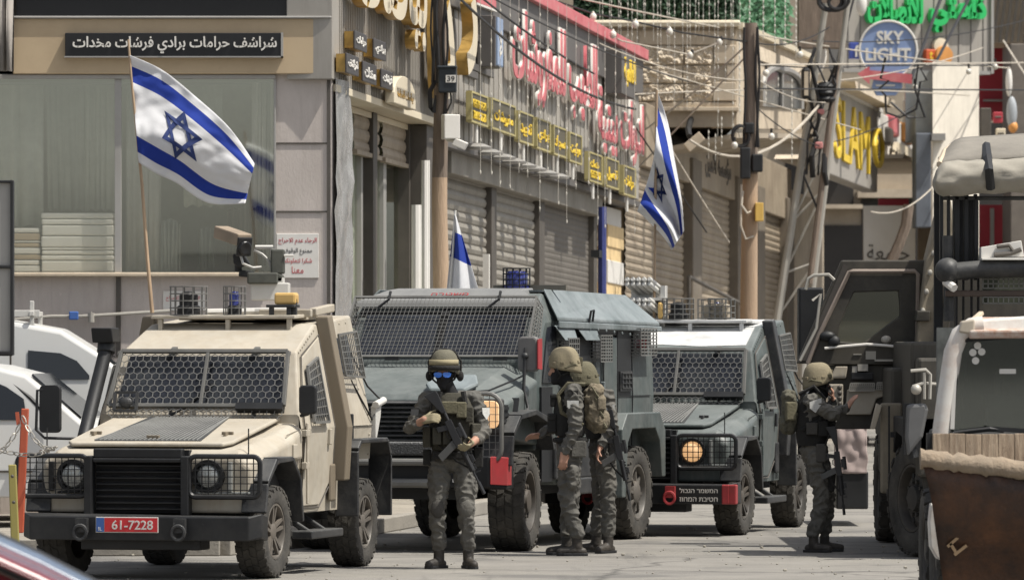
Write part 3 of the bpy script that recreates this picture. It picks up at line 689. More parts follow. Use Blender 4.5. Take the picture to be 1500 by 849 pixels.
# rusticated blocks, each row of split stone
b = MB()
for ri, (y0, y1) in enumerate(rows):
    x = 862
    cuts = [862, 940, 1002, 1045] if ri % 2 == 0 else [862, 925, 1000, 1042]
    for i in range(3):
        x0, x1 = cuts[i]+.8, cuts[i+1]-.8
        A = P(x0, y0, DS); C_ = P(x1, y1, DS); nx, nz = 46, 14; vs = []
        for j in range(nz+1):
            for k in range(nx+1):
                ed = min(j, nz-j, k, nx-k); q = V((A.x+(C_.x-A.x)*k/nx, DS, A.z+(C_.z-A.z)*j/nz))
                h = 0.005 if ed == 0 else .045 + .06*noise.noise(V((q.x*6, q.z*8, ri+.3))) + .05*noise.noise(V((q.x*14, q.z*18, ri*2.3))) + .03*noise.noise(V((q.x*30, q.z*34, ri)))
                vs.append(q - V((0, max(.003, h), 0)))
        b.add(vs, [(j*(nx+1)+k, j*(nx+1)+k+1, (j+1)*(nx+1)+k+1, (j+1)*(nx+1)+k) for j in range(nz) for k in range(nx)])
b.build('split_stone', m_stone, sb)
b = MB()
fbox(b, DS, 862, 45, 933, 66, -.002, .03); fbox(b, DS, 935, 45, 1066, 66, -.002, .03)
fbox(b, DS, 1046, 66.5, 1078, 94, -.002, .06); fbox(b, DS, 1064, 94.5, 1078, 120, -.002, .05); fbox(b, DS, 1044, 120.5, 1078, 148, -.002, .06)
fbox(b, DS, 862, 150, 1078, 157, -.002, .04)
b.build('smooth_stone', m_smooth, sb, bevel=.015)
b = MB(); fbox(b, DS, 855, 33, 1083, 40, .5, .14); b.tube([P(860, 34, DS-.1), P(1084, 34, DS-.1)], .05, 8); b.build('coping', m_cream, sb, bevel=.02)
b = MB(); fbox(b, DS, 865, 157, 1082, 163, 14, .12); fbox(b, DS, 870, 163, 1075, 182, 12, -.5); b.build('slab_edge', m_smooth, sb, bevel=.01)
# side of the overhang, seen going away down the street
xo = c.x; g_ = SH.x/SH.y
def side4(px, py):       # point on the side face of the overhang
    k = (px-CX)/FPX; Y = (xo - g_*DS)/(k - g_); return V((k*Y, Y, CAMH-(py-HY)/FPX*Y))
b = MB()
for (pts, m_) in (([(1079, 38), (1190, 85), (1190, 190), (1079, 188)], 0),):
    b.prism([side4(*p) for p in pts], -SN*.4)
b.build('side_wall', m_smooth, sb)
b = MB(); b.prism([side4(*p) + SN*.10 for p in [(1079, 33), (1190, 83), (1190, 90), (1079, 42)]], -SN*.3); b.build('side_coping', m_cream, sb)
b = MB(); b.prism([side4(*p) + SN*.04 for p in [(1090, 60), (1176, 96), (1165, 108), (1092, 82)]], -SN*.03); b.build('rough_band', m_stone, sb)
b = MB(); ar = [side4(1112, 156), side4(1168, 160)]
arch = [ar[0], ar[1]] + [side4(1140+28*math.cos(t), 122-24*math.sin(t)+ (0 if math.cos(t) < 0 else 4)) for t in [math.pi*k/12 for k in range(13)]]
b.prism([p + SN*.03 for p in arch], -SN*.02); b.build('arched_window', mat('dark_pane', (.085, .09, .09), .15), sb)
b = MB(); b.tube([p + SN*.06 for p in arch[1:]] + [arch[0] + SN*.06], .06, 6); b.tube([side4(1140, 100) + SN*.06, side4(1140, 158) + SN*.06], .035, 6); b.build('arch_frame', m_alu, sb)
# shops beneath, on the street line
ns = -.25
b = MB(); u0 = suv(937, 300, ns)[0]; u1 = suv(1215, 300, ns)[0]
sbox(b, u0, u1, .1, 5.9, ns-.5, ns-.12); b.build('ground_wall', m_tanwall, sb)
vt4 = suv(1000, 268, ns)[1]
for (xa, xb) in ((915, 1001), (1013, 1068), (1106, 1141)):
    u0, u1 = suv(xa, 0, ns)[0], suv(xb, 0, ns)[0]; bb = MB(); corrugated(bb, S(u0, .15, ns), SH, Z3, SN, u1-u0, vt4-.15, .115, .02); bb.build('roller_shutter', m_shut, sb)
b = MB()
for (xa, xb) in ((1000, 1013), (1067, 1081), (1097, 1107), (1141, 1150)):
    u0, u1 = suv(xa, 0, ns)[0], suv(xb, 0, ns)[0]; sbox(b, u0, u1, .1, 5.6, ns-.12, ns+.18)
b.build_each('pier', mat('brown_pier', (.16, .135, .105), .7, var=.2), sb, bevel=.02)
b = MB(); u0, u1 = suv(936, 0, ns)[0], suv(1150, 0, ns)[0]
sbox(b, u0, u1, vt4, vt4+1.0, ns-.1, ns+.12); b.build('shutter_hood', m_shut, sb, bevel=.015)
lettering(arabic('مؤسسة الامين'), 'lettering', 4.2, .5, m_frame, sb, sframe(suv(1042, 0, ns)[0], vt4+.45, ns+.12), .01, grow=.02)
b = MB(); b.prism([side4(1079, 190)+V((0, 0, -.05)), side4(1190, 192)+V((0, 0, -.05)), side4(1190, 192)+V((-1.5, 0, -.35)), side4(1079, 190)+V((-1.5, 0, -.35))], (0, 0, -.08)); b.build('soffit', m_tanwall, sb)
b = MB()
u0, v0 = suv(1009, 405, ns+.5); u1, v1 = suv(1100, 452, ns+.5); b.tube([S(u0, v0, ns+.5), S(u1, v1, ns+.5)], .035, 6); b.tube([S(u0, v0, ns+.5), S(u0, .15, ns+.5)], .035, 6)
o = b.build('handrail', m_frame); tag(o, 'dark handrail sloping down in front of the tan shutters', 'railing')

# green leafy screen standing on the roof
hd = wthing('leaf_screen', 'artificial leaf screen in dark and bright green on the stone house roof', 'screen')
b = MB(); fbox(b, DS+.4, 840, -60, 1082, 32, .3, 0); b.build('backing', mat('screen_back', (.02, .035, .02), .9), hd)
b = MB(); b.prism([side4(*p) - SN*.45 for p in [(1082, -60), (1186, -40), (1186, 80), (1082, 30)]], -SN*.2); b.build('side_backing', mat('screen_back2', (.03, .09, .04), .9), hd)
def leaves(nm, pt, n, m_, s0, parent):
    b = MB()
    for i in range(n):
        p = pt(); a = V((random.gauss(0, 1), random.gauss(0, 1), random.gauss(0, 1))).normalized(); c = a.orthogonal().normalized(); s = s0*random.uniform(.6, 1.4)
        b.add([p-a*s, p-c*s*.5, p+a*s, p+c*s*.5], [(0, 1, 2, 3)])
    return b.build(nm, m_, parent, weld=False)
def _l1():
    p = P(random.uniform(842, 1082), random.uniform(-50, 31), DS+.4); return p - V((0, random.uniform(.02, .12), 0))
def _l2():
    x = random.uniform(1083, 1186); return side4(x, random.uniform(-40, 30+(x-1083)*.47)) - SN*random.uniform(.3, .43)
leaves('dark_leaves', _l1, 2600, mat('dark_leaf', (.028, .06, .03), .7, var=.4), .06, hd)
leaves('bright_leaves', _l2, 2400, mat('bright_leaf', (.045, .13, .06), .6, var=.5), .07, hd)
b = MB(); fbox(b, DS+6, 1170, -120, 1240, 70, .5, 0); tag(b.build('balcony_post', m_wooddk), 'brown upright post standing behind the bright green leaf screen', 'post')
b = MB(); fbox(b, DS+3, 640, -160, 1062, 60, 12, 0); o = b.build('upper_house', m_tanwall); tag(o, 'tan upper house wall rising behind the leaf screen', 'house')

# ------------------------------------------------------------------ end of the street: buildings with signs
def block(name, label, D, x0, y0, x1, y1, depth, m_, front=0.0, bev=.02, cat='building'):
    b = MB(); fbox(b, D, x0, y0, x1, y1, depth, front); o = b.build('wall', m_, None, bevel=bev)
    r = wthing(name, label, cat); o.parent = r; return r
bk = block('far_building', 'greyish tan building closing the far end of the street', 142, 1085, -150, 1640, 620, 6, m_tanwall)
b = MB()
for (x0, y0, x1, y1) in ((1150, 230, 1178, 330), (1196, 330, 1262, 470), (1262, 290, 1345, 470), (1205, 205, 1250, 300), (1420, 180, 1500, 330)):
    fbox(b, 142, x0, y0, x1, y1, -.01, .08)
b.build('opening', mat('dark_opening', (.03, .027, .024), .7), bk)
b = MB()
for (x0, y0, x1, y1) in ((1140, 196, 1260, 204), (1180, 300, 1262, 306), (1255, 278, 1350, 290)): fbox(b, 142, x0, y0, x1, y1, -.01, .5)
b.build('canopy', m_smooth, bk)
gs = wthing('sign_building', 'grey clad front with green Arabic letters hung above the street', 'building')
DG = 122
GU = V((.93, .37, 0)).normalized(); GN = V((GU.y, -GU.x, 0)); GC = P(1342, 20, DG)
def gpt(px, py):                                    # photo pixel on the turned sign plane
    k = (px-CX)/FPX; q = (GC.x*GN.x + GC.y*GN.y)/(k*GN.x + GN.y); return V((k*q, q, CAMH-(py-HY)/FPX*q))
def gframe(px, py): return axes(gpt(px, py), GU, Z3, GN)
gz0, gz1 = gpt(1342, 104).z, gpt(1342, -80).z; gL, gR = gpt(1232, 0), gpt(1452, 0); gh = (gR-gL).xy.length/2; gm = (gL+gR)/2
b = MB(); turned_box(b, gm, GU, gh, gz0, gz1, .6, 0); b.build('panel', m_greypan, gs, bevel=.02)
b = MB()
for i in range(12): turned_box(b, gpt(1242+i*18, 0), GU, .006, gz0+.02, gz1, -.001, .015)
b.build('panel_joint', m_darkpan, gs)
b = MB(); turned_box(b, gR, GU, .03, gz0-.03, gz1, .6, .06); b.build('edge_trim', m_alu, gs)
b = MB(); turned_box(b, gm, GU, gh-.04, gz0-.05, gz0+.02, .6, .05); b.build('lower_trim', m_alu, gs)
sl_ = wthing('green_letters', 'bright green Arabic letters on the grey clad front', 'lettering')
lettering(arabic('كلمتي'), 'lettering', 94*DG/FPX, 62*DG/FPX, m_green, sl_, gframe(1400, 18), .16, grow=.05, lift=.03)
lettering(arabic('للاتصالات'), 'lettering', 90*DG/FPX, 44*DG/FPX, m_green, sl_, gframe(1306, 14), .16, grow=.05, lift=.03)
fr = wthing('fruit_emblem', 'round cream and orange emblem with a small red square on the grey clad front', 'emblem')
b = MB()
for (x, y, r, mm) in ((1374, 68, 12, 0), (1376, 82, 14, 1)): b.lathe([(0, 0), (r*DG/FPX, 0), (r*DG/FPX*.96, .1), (0, .12)], gpt(x, y) + GN*(.05+.1*mm), GN, 20, mm)
b.build('disc', [m_cream, mat('orange_plastic', (.55, .25, .07), .45)], fr, smooth=True)
b = MB(); q = gpt(1359, 82.5); turned_box(b, q, GU, .11, q.z-.13, q.z+.13, 0, .16); b.build('badge', mat('orange_red', (.48, .09, .03), .5), fr, bevel=.02)
lettering('t', 'letter', 6*DG/FPX, 12*DG/FPX, m_yellow, fr, gframe(1359, 82), .01, grow=.02, lift=.16)
pb = wthing('white_pillar_building', 'white plastered corner pillar beneath the grey clad front', 'building')
b = MB(); b.prism([V((x, y, 0)) for x, y in ((P(1366, 0, 116.6).x, 116.6), (P(1434, 0, 117.8).x, 117.8), (P(1434, 0, 121).x, 121), (P(1366, 0, 121).x, 121))], (0, 0, P(0, 92, 117).z)); b.build('wall', mat('cream_plaster', (.60, .555, .475), .85, var=.08, streak=(.42, .38, .32)), pb, bevel=.02)
b = MB(); fbox(b, 117, 1341, 104, 1366, 202, 3, .02); b.build('side_wall', mat('pale_grey_plaster', (.33, .34, .33), .8), pb)
b = MB(); fbox(b, 116.6, 1341, 195, 1364, 333, 1, .02); b.build('blue_grey_cladding', mat('blue_grey', (.13, .145, .17), .5), pb, bevel=.02)
b = MB(); fbox(b, 116.6, 1364, 196, 1384, 206, .3, .2); b.build('ledge', m_alu, pb)
b = MB(); fbox(b, 117, 1366, 333, 1392, 480, .1, .02); b.build('shop_front', m_cream, pb)
rp = block('red_building', 'red panelled front beside the white corner pillar', 126, 1330, 60, 1480, 175, 1, m_redwall)
b = MB(); fbox(b, 126, 1420, 300, 1480, 470, .3, 0); fbox(b, 126, 1392, 290, 1420, 470, .3, -.05); b.build('lower_panel', m_redwall, rp)
b = MB(); fbox(b, 126, 1450, 305, 1456, 470, 0, .06); fbox(b, 126, 1424, 330, 1432, 470, 0, .06); fbox(b, 126, 1440, 146, 1470, 149, 0, .1); b.build('upright', m_alu, rp)
tb = block('slatted_building', 'beige slatted upper wall above the red panelled front', 124, 1452, -80, 1660, 64, 2, m_smooth)
b = MB()
for i in range(14): b.bar(P(1462+i*9, -60, 123.9), P(1452+i*9-6, 62, 123.9), .05, .05)
b.build('slat', m_frame, tb)
cb = block('dark_shop', 'dark shop front with crowded small signs at the edge of the street', 123, 1480, 64, 1700, 480, 2, mat('dim_wall', (.16, .14, .12), .8))
# crowd of round and small signs at the edge
for (x, y, rx, ry, m_, lab) in ((1478, 120, 5, 22, m_white, 'narrow oval white hanging sign beside the red front'), (1482, 165, 8, 24, mat('grey_blue_sign', (.30, .32, .34), .5), 'narrow grey blue hanging sign under the oval one'), (1484, 186, 7, 9, mat('orange_plastic', (.55, .25, .07)), 'small round orange hanging sign under the blue one')):
    b = MB(); b.ell(P(x, y, 120), (rx*120/FPX, .1, ry*120/FPX), None, 18, 10); tag(b.build('hanging_sign', m_, smooth=True), lab, 'sign', 'hanging signs at the dark shop')
for i, (x, y, m_, lab) in enumerate(((1462, 172, m_redwall, 'dull red'), (1466, 196, m_cream, 'cream'), (1492, 205, m_white, 'white'), (1474, 212, m_redwall, 'lower red'))):
    b = MB(); fbox(b, 119, x-7, y-8, x+7, y+8, .1, 0); fbox(b, 119, x-5, y-2, x+5, y+1, .1, .02, 1); tag(b.build('hanging_sign', [m_, m_frame], bevel=.02), 'small %s square sign crowded beside the canvas canopy' % lab, 'sign', 'hanging signs at the dark shop')
b = MB(); fbox(b, 121, 1436, 158, 1452, 260, .3, 0); tag(b.build('sign_post', m_frame, bevel=.02), 'dark broad post in front of the red panelled building', 'post')

# round sky light sign with arrow
sk = wthing('round_sign', 'round blue SKY LIGHT sign with a red arrow across its narrow foot', 'sign')
DK = 110; k_ = DK/FPX
b = MB(); pts = [P(1301+42*math.cos(t), 73-42*math.sin(t), DK) for t in [R(-62)+ (R(304))*i/40 for i in range(41)]]
pts += [P(1281, 112, DK), P(1277, 128, DK), P(1284, 140, DK), P(1312, 140, DK), P(1322, 128, DK)]
b.prism(pts, (0, .14, 0)); b.build('disc', m_blue, sk, bevel=.01)
b = MB(); b.tube([p - V((0, .01, 0)) for p in pts[:41]], .022, 6); b.build('rim', m_white, sk)
lettering('SKY', 'lettering', 40*k_, 19*k_, m_white, sk, frontal(1304, 55, DK), .02, grow=.03)
lettering('LIGHT', 'lettering', 66*k_, 19*k_, m_white, sk, frontal(1301, 80, DK), .02, grow=.03)
b = MB(); b.prism([P(x, y, DK-.04) for x, y in ((1256, 108), (1274, 97), (1274, 103), (1336, 109), (1336, 123), (1274, 116), (1274, 124))], (0, .03, 0)); b.build('arrow', m_red, sk)
b = MB()
for yy in (124, 130): fbox(b, DK, 1283, yy, 1311, yy+2.5, -.001, .012)
b.build('stripe', m_white, sk)
fs_ = wthing('small_sign', 'small square dark blue sign with a white f beside the round sign', 'sign')
b = MB(); fbox(b, DK, 1244, 62, 1263, 86, .3, 0); b.build('panel', mat('royal_blue', (.05, .08, .32), .5), fs_, bevel=.02)
lettering('f', 'letter', 7*k_, 17*k_, m_white, fs_, frontal(1255, 75, DK), .02, grow=.03)
# dish
b = MB(); b.lathe([(0, .0), (.2, .02), (.36, .1), (.42, .18), (.40, .18), (.34, .09), (0, -.03)], P(1197, 92, 112), (-.75, -.6, .25), 20); tag(b.build('satellite_dish', m_white, smooth=True), 'white satellite dish turned sideways behind the leaning lattice pole', 'dish')
b = MB(); b.ell(P(1262, 6, 112), (.1, .1, .22)); tag(b.build('lamp_globe', m_white, smooth=True), 'white oval lamp at the top beside the green letters', 'lamp')
# yellow lettered shop sign, side on to the street
s0 = P(1214, 200, 108); 
def sd(px, py, n=0.0):
    k = (px-CX)/FPX; o = s0 + SN*n; Y = (o.x - g_*o.y)/(k-g_); return V((k*Y, Y, CAMH-(py-HY)/FPX*Y))
ys_ = wthing('yellow_letter_sign', 'grey sign panel with tall yellow letters SLAM and a ring beside the lattice pole', 'sign')
b = MB(); b.prism([sd(*p) for p in ((1216, 126), (1287, 163), (1285, 282), (1216, 255))], -SN*.3); b.build('panel', m_greypan, ys_, bevel=.02)
b = MB(); b.prism([sd(*p)+SN*.05 for p in ((1215, 122), (1290, 160), (1290, 166), (1215, 129))], -SN*.4); b.build('edge_trim', m_white, ys_)
b = MB(); b.prism([sd(*p)+SN*.35 for p in ((1224, 119), (1285, 148), (1282, 158), (1226, 131))], -SN*.7); b.build('ledge', m_stone, ys_)
pL, pR = sd(1221, 197), sd(1271, 202)
lettering('SLAM', 'lettering', (pR-pL).length, 92*108/FPX, m_yellow, ys_, axes((pL+pR)/2 + V((0, 0, .0)), SH, Z3, SN), .05, grow=.0)
b = MB(); ce = sd(1279, 217); ring = [ce + SN*.1 + SH*1.0*math.cos(t)*1.0 + Z3*.34*math.sin(t) for t in [2*math.pi*i/24 for i in range(24)]]
b.tube(ring, .05, 8, closed=True); b.lathe([(0, .02), (.16, .02), (.16, .1), (0, .1)], ce, SN, 14); b.build('ring', m_yellow, ys_, smooth=True)
ws = wthing('white_shop_sign', 'white sign with faded red and orange shapes beyond the yellow letters', 'sign')
b = MB(); b.prism([sd(*p) for p in ((1289, 164), (1342, 192), (1342, 250), (1287, 226))], -SN*.3); b.build('panel', m_white, ws, bevel=.02)
for (x, y, w_, h_, m_) in ((1305, 185, .7, .55, m_red), (1325, 196, .9, .55, mat('orange_plastic', (.55, .25, .07))), (1332, 170, .35, .9, m_cream), (1298, 200, .4, .5, m_frame)):
    b = MB(); q = sd(x, y); b.obx(q, SH*w_, Z3*h_*.35, SN*.12); b.build('shape', m_, ws, bevel=.05)
b = MB(); b.prism([sd(*p)+SN*.16 for p in ((1303, 208), (1333, 222), (1332, 245), (1302, 232))], -SN*.1); b.build('plaque', m_cream, ws)
q0, q1 = sd(1305, 222, .17), sd(1331, 232, .17); lettering(arabic('مطعم شاورما'), 'lettering', (q1-q0).length*.9, .22, m_frame, ws, axes((q0+q1)/2, SH, Z3, SN), .01)
b = MB(); b.prism([sd(*p)+SN*.5 for p in ((1287, 226), (1342, 250), (1342, 255), (1285, 232))], -SN*2.5); b.build('awning', m_smooth, ws)
# white notice with Arabic letters
wn = wthing('wall_notice', 'large white sheet sign with a dark Arabic word above the open truck door', 'sign')
DN = 118
b = MB(); fbox(b, DN, 1265, 301, 1341, 420, .2, 0); b.build('sheet', m_white, wn, bevel=.01)
lettering(arabic('جامعة'), 'lettering', 62*DN/FPX, 28*DN/FPX, m_frame, wn, frontal(1301, 372, DN), .02)
b = MB(); fbox(b, DN+.5, 1287, 291, 1331, 301.5, .2, 0); tag(b.build('awning', m_redwall), 'thin red awning strip above the white sheet sign', 'awning')
b = MB(); pts = [P(1331, 300, DN-3), P(1327, 330, DN-3), P(1318, 355, DN-3), P(1306, 382, DN-3)]
b.tube(pts, .1, 8); o = b.build('hanging_sleeve', m_wooddk, smooth=True); tag(o, 'dark bundled cable sleeve drooping across the white sheet sign', 'cable')
b = MB(); fbox(b, 119, 1345, 330, 1372, 480, .3, 0); tag(b.build('door_panel', m_shut), 'tan panel beneath the blue grey pillar cladding', 'door')

# ------------------------------------------------------------------ poles
def pole(name, label, pts, r, m_, D, cat='pole', n=12):
    r_ = wthing(name, label, cat); b = MB(); q = [P(x, y, D) if not isinstance(x, V) else x for (x, y) in pts]
    b.tube(q, r, n); b.build('shaft', m_, r_, smooth=True); return r_
DP = 70.0
pl = wthing('utility_pole', 'weathered wooden utility pole carrying a dark meter box marked 39', 'pole')
base = P(645, 500, DP); base.z = .15
b = MB(); pts = [base]; rs = [.095]
for i in range(1, 15):
    y = 500 - i*40; p = P(645 + 1.2*math.sin(i*.9), y, DP); pts.append(p); rs.append(.095-.0012*i)
b.tube(pts[:7], rs[:7], 14, m=0); b.tube(pts[6:], rs[6:], 14, m=1); b.build('shaft', [m_wood, m_wooddk], pl, smooth=True)
b = MB()
for dx, r_ in ((-9, .02), (-5, .025), (6, .018), (9, .014), (-12, .012)):
    b.tube([P(645+dx+2*math.sin(k*1.1+dx), -60+k*26, DP-.1) for k in range(8 if dx < 0 else 11)], r_, 6)
b.build('riser_cable', m_cable, pl, smooth=True)
b = MB(); fbox(b, DP-.12, 642, 98, 669, 136, .1, .12); fbox(b, DP-.12, 640, 97, 670, 101, .1, .15); b.build('meter_box', mat('dark_box', (.02, .025, .03), .35), pl, bevel=.015)
b = MB(); fbox(b, DP-.24, 653, 110, 668, 121, 0, .012); b.build('number_plate', m_white, pl)
lettering('39', 'number', 11*DP/FPX, 8*DP/FPX, m_ink, pl, frontal(660.5, 115.5, DP-.252), .002, grow=.02)
b = MB()
for i in range(4): b.tube([P(636+i, 118, DP-.1), P(627+i*1.5, 135, DP-.12), P(629+i, 158, DP-.1), P(634+i, 165, DP-.12), P(638, 140+i*3, DP-.12)], .012, 5)
b.tube([P(660, 136, DP-.15), P(661, 150, DP-.15), P(655, 163, DP-.1)], .01, 5)
b.build('cable_coil', m_cable, pl, smooth=True)
cm = wthing('security_camera', 'white camera with its white box fixed to the wooden pole below the meter box', 'camera')
b = MB(); b.obx(P(660, 186, DP-.25), (.09, .03, 0), (-.02, .1, 0), (.0, 0, .14)); b.build('box', m_white, cm, bevel=.012)
b = MB(); b.obx(P(674, 211, DP-.3), (.07, -.02, -.03), (.01, .05, 0), (.02, 0, .04)); b.build('camera_body', m_white, cm, bevel=.01)
b = MB(); b.tube([P(655, 205, DP-.15), P(670, 207, DP-.25)], .02, 6); b.build('arm', m_white, cm)

DQ = 92.0
p2 = wthing('utility_pole', 'wooden utility pole with black junction boxes and a yellow box before the stone house', 'pole')
b = MB(); bs = P(1097, 500, DQ); bs.z = .05
b.tube([bs, P(1097, 440, DQ), P(1098, 330, DQ), P(1099, 255, DQ)], [.135, .13, .12, .115], 14); b.tube([P(1099, 255, DQ), P(1100, 120, DQ), P(1100, 34, DQ)], [.115, .10, .095], 14, m=1); b.build('shaft', [m_wood, m_wooddk], p2, smooth=True)
b = MB(); fbox(b, DQ-.15, 1106, 297, 1118, 324, .1, .1); b.build('yellow_box', m_yelbox, p2, bevel=.01)
for (x0, y0, x1, y1) in ((1084, 216, 1099, 262), (1101, 226, 1117, 252), (1090, 180, 1104, 196)):
    b = MB(); fbox(b, DQ-.12, x0, y0, x1, y1, .1, .14); b.build('junction_box', m_black, p2, bevel=.02)
b = MB()
for k in range(3):
    b.tube([P(1090+12*math.cos(t)-6+k, 198+15*math.sin(t)+k, DQ-.2-.02*k) for t in [2*math.pi*i/18 for i in range(18)]], .018, 5, closed=True)
b.tube([P(1088, 280, DQ-.15), P(1086, 300, DQ-.2), P(1094, 312, DQ-.2), P(1100, 310, DQ-.15)], .018, 6, m=1); b.tube([P(1086, 270, DQ-.15), P(1085, 330, DQ-.2), P(1092, 350, DQ-.2), P(1104, 346, DQ-.15)], .016, 6, m=1)
for dx in (-9, 8, 11): b.tube([P(1100+dx+1.5*math.sin(k+dx), 40+k*22, DQ-.12) for k in range(9)], .02, 6)
b.build('cable_coil', [m_cable, m_gcable], p2, smooth=True)

DL = 98.0
lp = wthing('lattice_pole', 'leaning grey lattice pole braced with thin diagonal rods', 'pole')
def L1(t): return P(1138 + (1181-1138)*t, 470 + (190-470)*t, DL)
def L2(t): return P(1188 + (1246-1188)*t, 440 + (-30-440)*t, DL)
b = MB(); f1 = L1(0); f1 = f1 + (f1-L1(.1))*2.0; f1.z = max(0, f1.z)
b.tube([P(1128, 535, DL), L1(0), L1(1), P(1210, 5, DL)], [.075, .07, .06, .05], 10); b.tube([P(1176, 535, DL), L2(0), L2(.5), L2(1)], [.06, .055, .05, .045], 10); b.tube([P(1130, 640, DL), P(1128, 535, DL)], .075, 10); b.tube([P(1172, 640, DL), P(1176, 535, DL)], .06, 10)
b.build('upright', m_galv, lp, smooth=True)
b = MB()
for (a_, c_) in ((.02, .12), (.25, .12), (.25, .35), (.52, .35), (.52, .5), (.78, .5), (.78, .62), (1, .62)): b.tube([L1(a_), L2(c_)], .02, 5)
b.build('brace', m_galv, lp)
b = MB(); b.tube([P(1226-t*.125, 95+t, DL-.2) for t in range(0, 340, 40)], .05, 8); b.build('conduit', m_wooddk, lp, smooth=True)
b = MB(); b.lathe([(.12, 0), (.16, .05), (.12, .1), (.16, .15), (.12, .2), (.16, .25), (.1, .32)], P(1210, 150, DL-.2), (0, 0, 1), 14); b.build('insulator', m_black, lp, smooth=True)
b = MB()
for j, (x, y, rr) in enumerate(((1222, -2, 22), (1216, 2, 17), (1226, 4, 12))): b.tube([P(x+rr*math.cos(t), y+rr*.8*math.sin(t), DL-.25-.03*j) for t in [2*math.pi*i/20 for i in range(20)]], .03, 6, closed=True)
for i in range(14):
    x = random.uniform(1186, 1218); y = random.uniform(60, 240)
    b.tube([P(x, y, DL-.2), P(x+random.uniform(-14, 14), y+random.uniform(20, 40), DL-.3), P(x+random.uniform(-10, 10), y+random.uniform(45, 85), DL-.2)], random.choice((.018, .03, .045)), 6)
b.build_each('hanging_cable', m_cable, lp, smooth=True)
b = MB(); fbox(b, DL-.2, 1197, 160, 1207, 168, .1, .1); fbox(b, DL-.2, 1193, 208, 1205, 218, .1, .1); b.build('red_tag', mat('pale_red', (.45, .18, .17), .6), lp, bevel=.02)
b = MB(); fbox(b, DL-.3, 1174, 100, 1186, 145, .2, .15); b.build('transformer_box', m_black, lp, bevel=.04)
b = MB(); fbox(b, DL-.47, 1178, 105, 1184, 140, 0, .02); b.build('cover', m_smooth, lp)

# dark cabinet shapes and a pink tarpaulin low down between the vehicles
b = MB(); vs = []; n = 30
for j in range(n):
    for i in range(n):
        p = P(1222+48*i/(n-1), 618+75*j/(n-1), 66); vs.append(p + V((0, .03*noise.noise(V((i*.16, j*.16, 2))), 0)))
b.add(vs, [(j*n+i, j*n+i+1, (j+1)*n+i+1, (j+1)*n+i) for j in range(n-1) for i in range(n-1)])
o = b.build('tarpaulin', mat('pink_tarp', (.33, .265, .245), .8, var=.1), smooth=True); md = o.modifiers.new('thick', 'SOLIDIFY'); md.thickness = .03
tag(o, 'dull pink tarpaulin hanging low behind the soldier at the truck', 'tarpaulin')
b = MB(); fbox(b, 66.6, 1225, 690, 1272, 745, 2, 0); fbox(b, 66.6, 1228, 688, 1270, 693, .1, .02, 1); tag(b.build('crate', [m_black, m_galv], bevel=.02), 'dark low crate on the road under the pink tarpaulin', 'crate')

# ------------------------------------------------------------------ strings of lights and cables
ic = wthing('icicle_lights', 'white icicle light strands hanging from the red roof edge over the grey cladding', 'string lights')
for i in range(17):
    x = 706 + i*(930-706)/16 + random.uniform(-3, 3); u, v = suv(x, 0, .5)[0], 0
    yt = max(-30, (x-780)*.52-10) if i % 3 else max(-30, (x-780)*.52 - 20); yb = 255 + (x-706)*.22 + random.uniform(-35, 45)
    va = suv(x, yt, .5)[1]; vb_ = suv(x, yb, .5)[1]
    b = MB(); b.tube([S(u, vb_, .5), S(u, va, .5)], .004, 4)
    for k in range(int((va-vb_)/.30)):
        b.ell(S(u + random.uniform(-.03, .03), vb_ + .30*k + random.uniform(0, .12), .5), (.010, .010, .026), None, 5, 4)
    b.build('strand', m_bulb, ic)
ic2 = wthing('icicle_lights', 'thin icicle light strands hanging over the dark leaf screen and rough stone', 'string lights')
for i in range(30):
    x = 876 + i*(1082-876)/29; yb = random.choice((55, 80, 60, 125, 160, 200, 45)); b = MB(); x += random.uniform(-3, 3); b.tube([P(x, -30, DS-.4), P(x+random.uniform(-1, 1), yb, DS-.4)], .004, 4)
    for k in range(int((yb+30)/16)): b.ell(P(x, -30+16*k+random.uniform(0, 7), DS-.4), (.011, .011, .028), None, 5, 4)
    b.build('strand', m_bulb, ic2)
ic3 = wthing('icicle_lights', 'icicle light strands hanging in front of the arched window and bright leaf screen', 'string lights')
for (x, y0, y1) in ((1083, 60, 165), (1122, 106, 152), (1140, 112, 142), (1098, -20, 40), (1118, -20, 60), (1135, -20, 75), (1150, -20, 70), (1166, -20, 85), (1160, 115, 240), (1048, 195, 235), (1038, 190, 232), (1057, 170, 215)):
    b = MB(); b.tube([P(x, y0, DS-.6), P(x, y1, DS-.6)], .005, 4)
    for k in range(int((y1-y0)/9)): b.ell(P(x, y0+9*k+4, DS-.6), (.013, .013, .03), None, 5, 4)
    b.build('strand', m_bulb, ic3)
def sag(a, c, s, n=14): return [a.lerp(c, t/n) - V((0, 0, s*4*(t/n)*(1-t/n))) for t in range(n+1)]
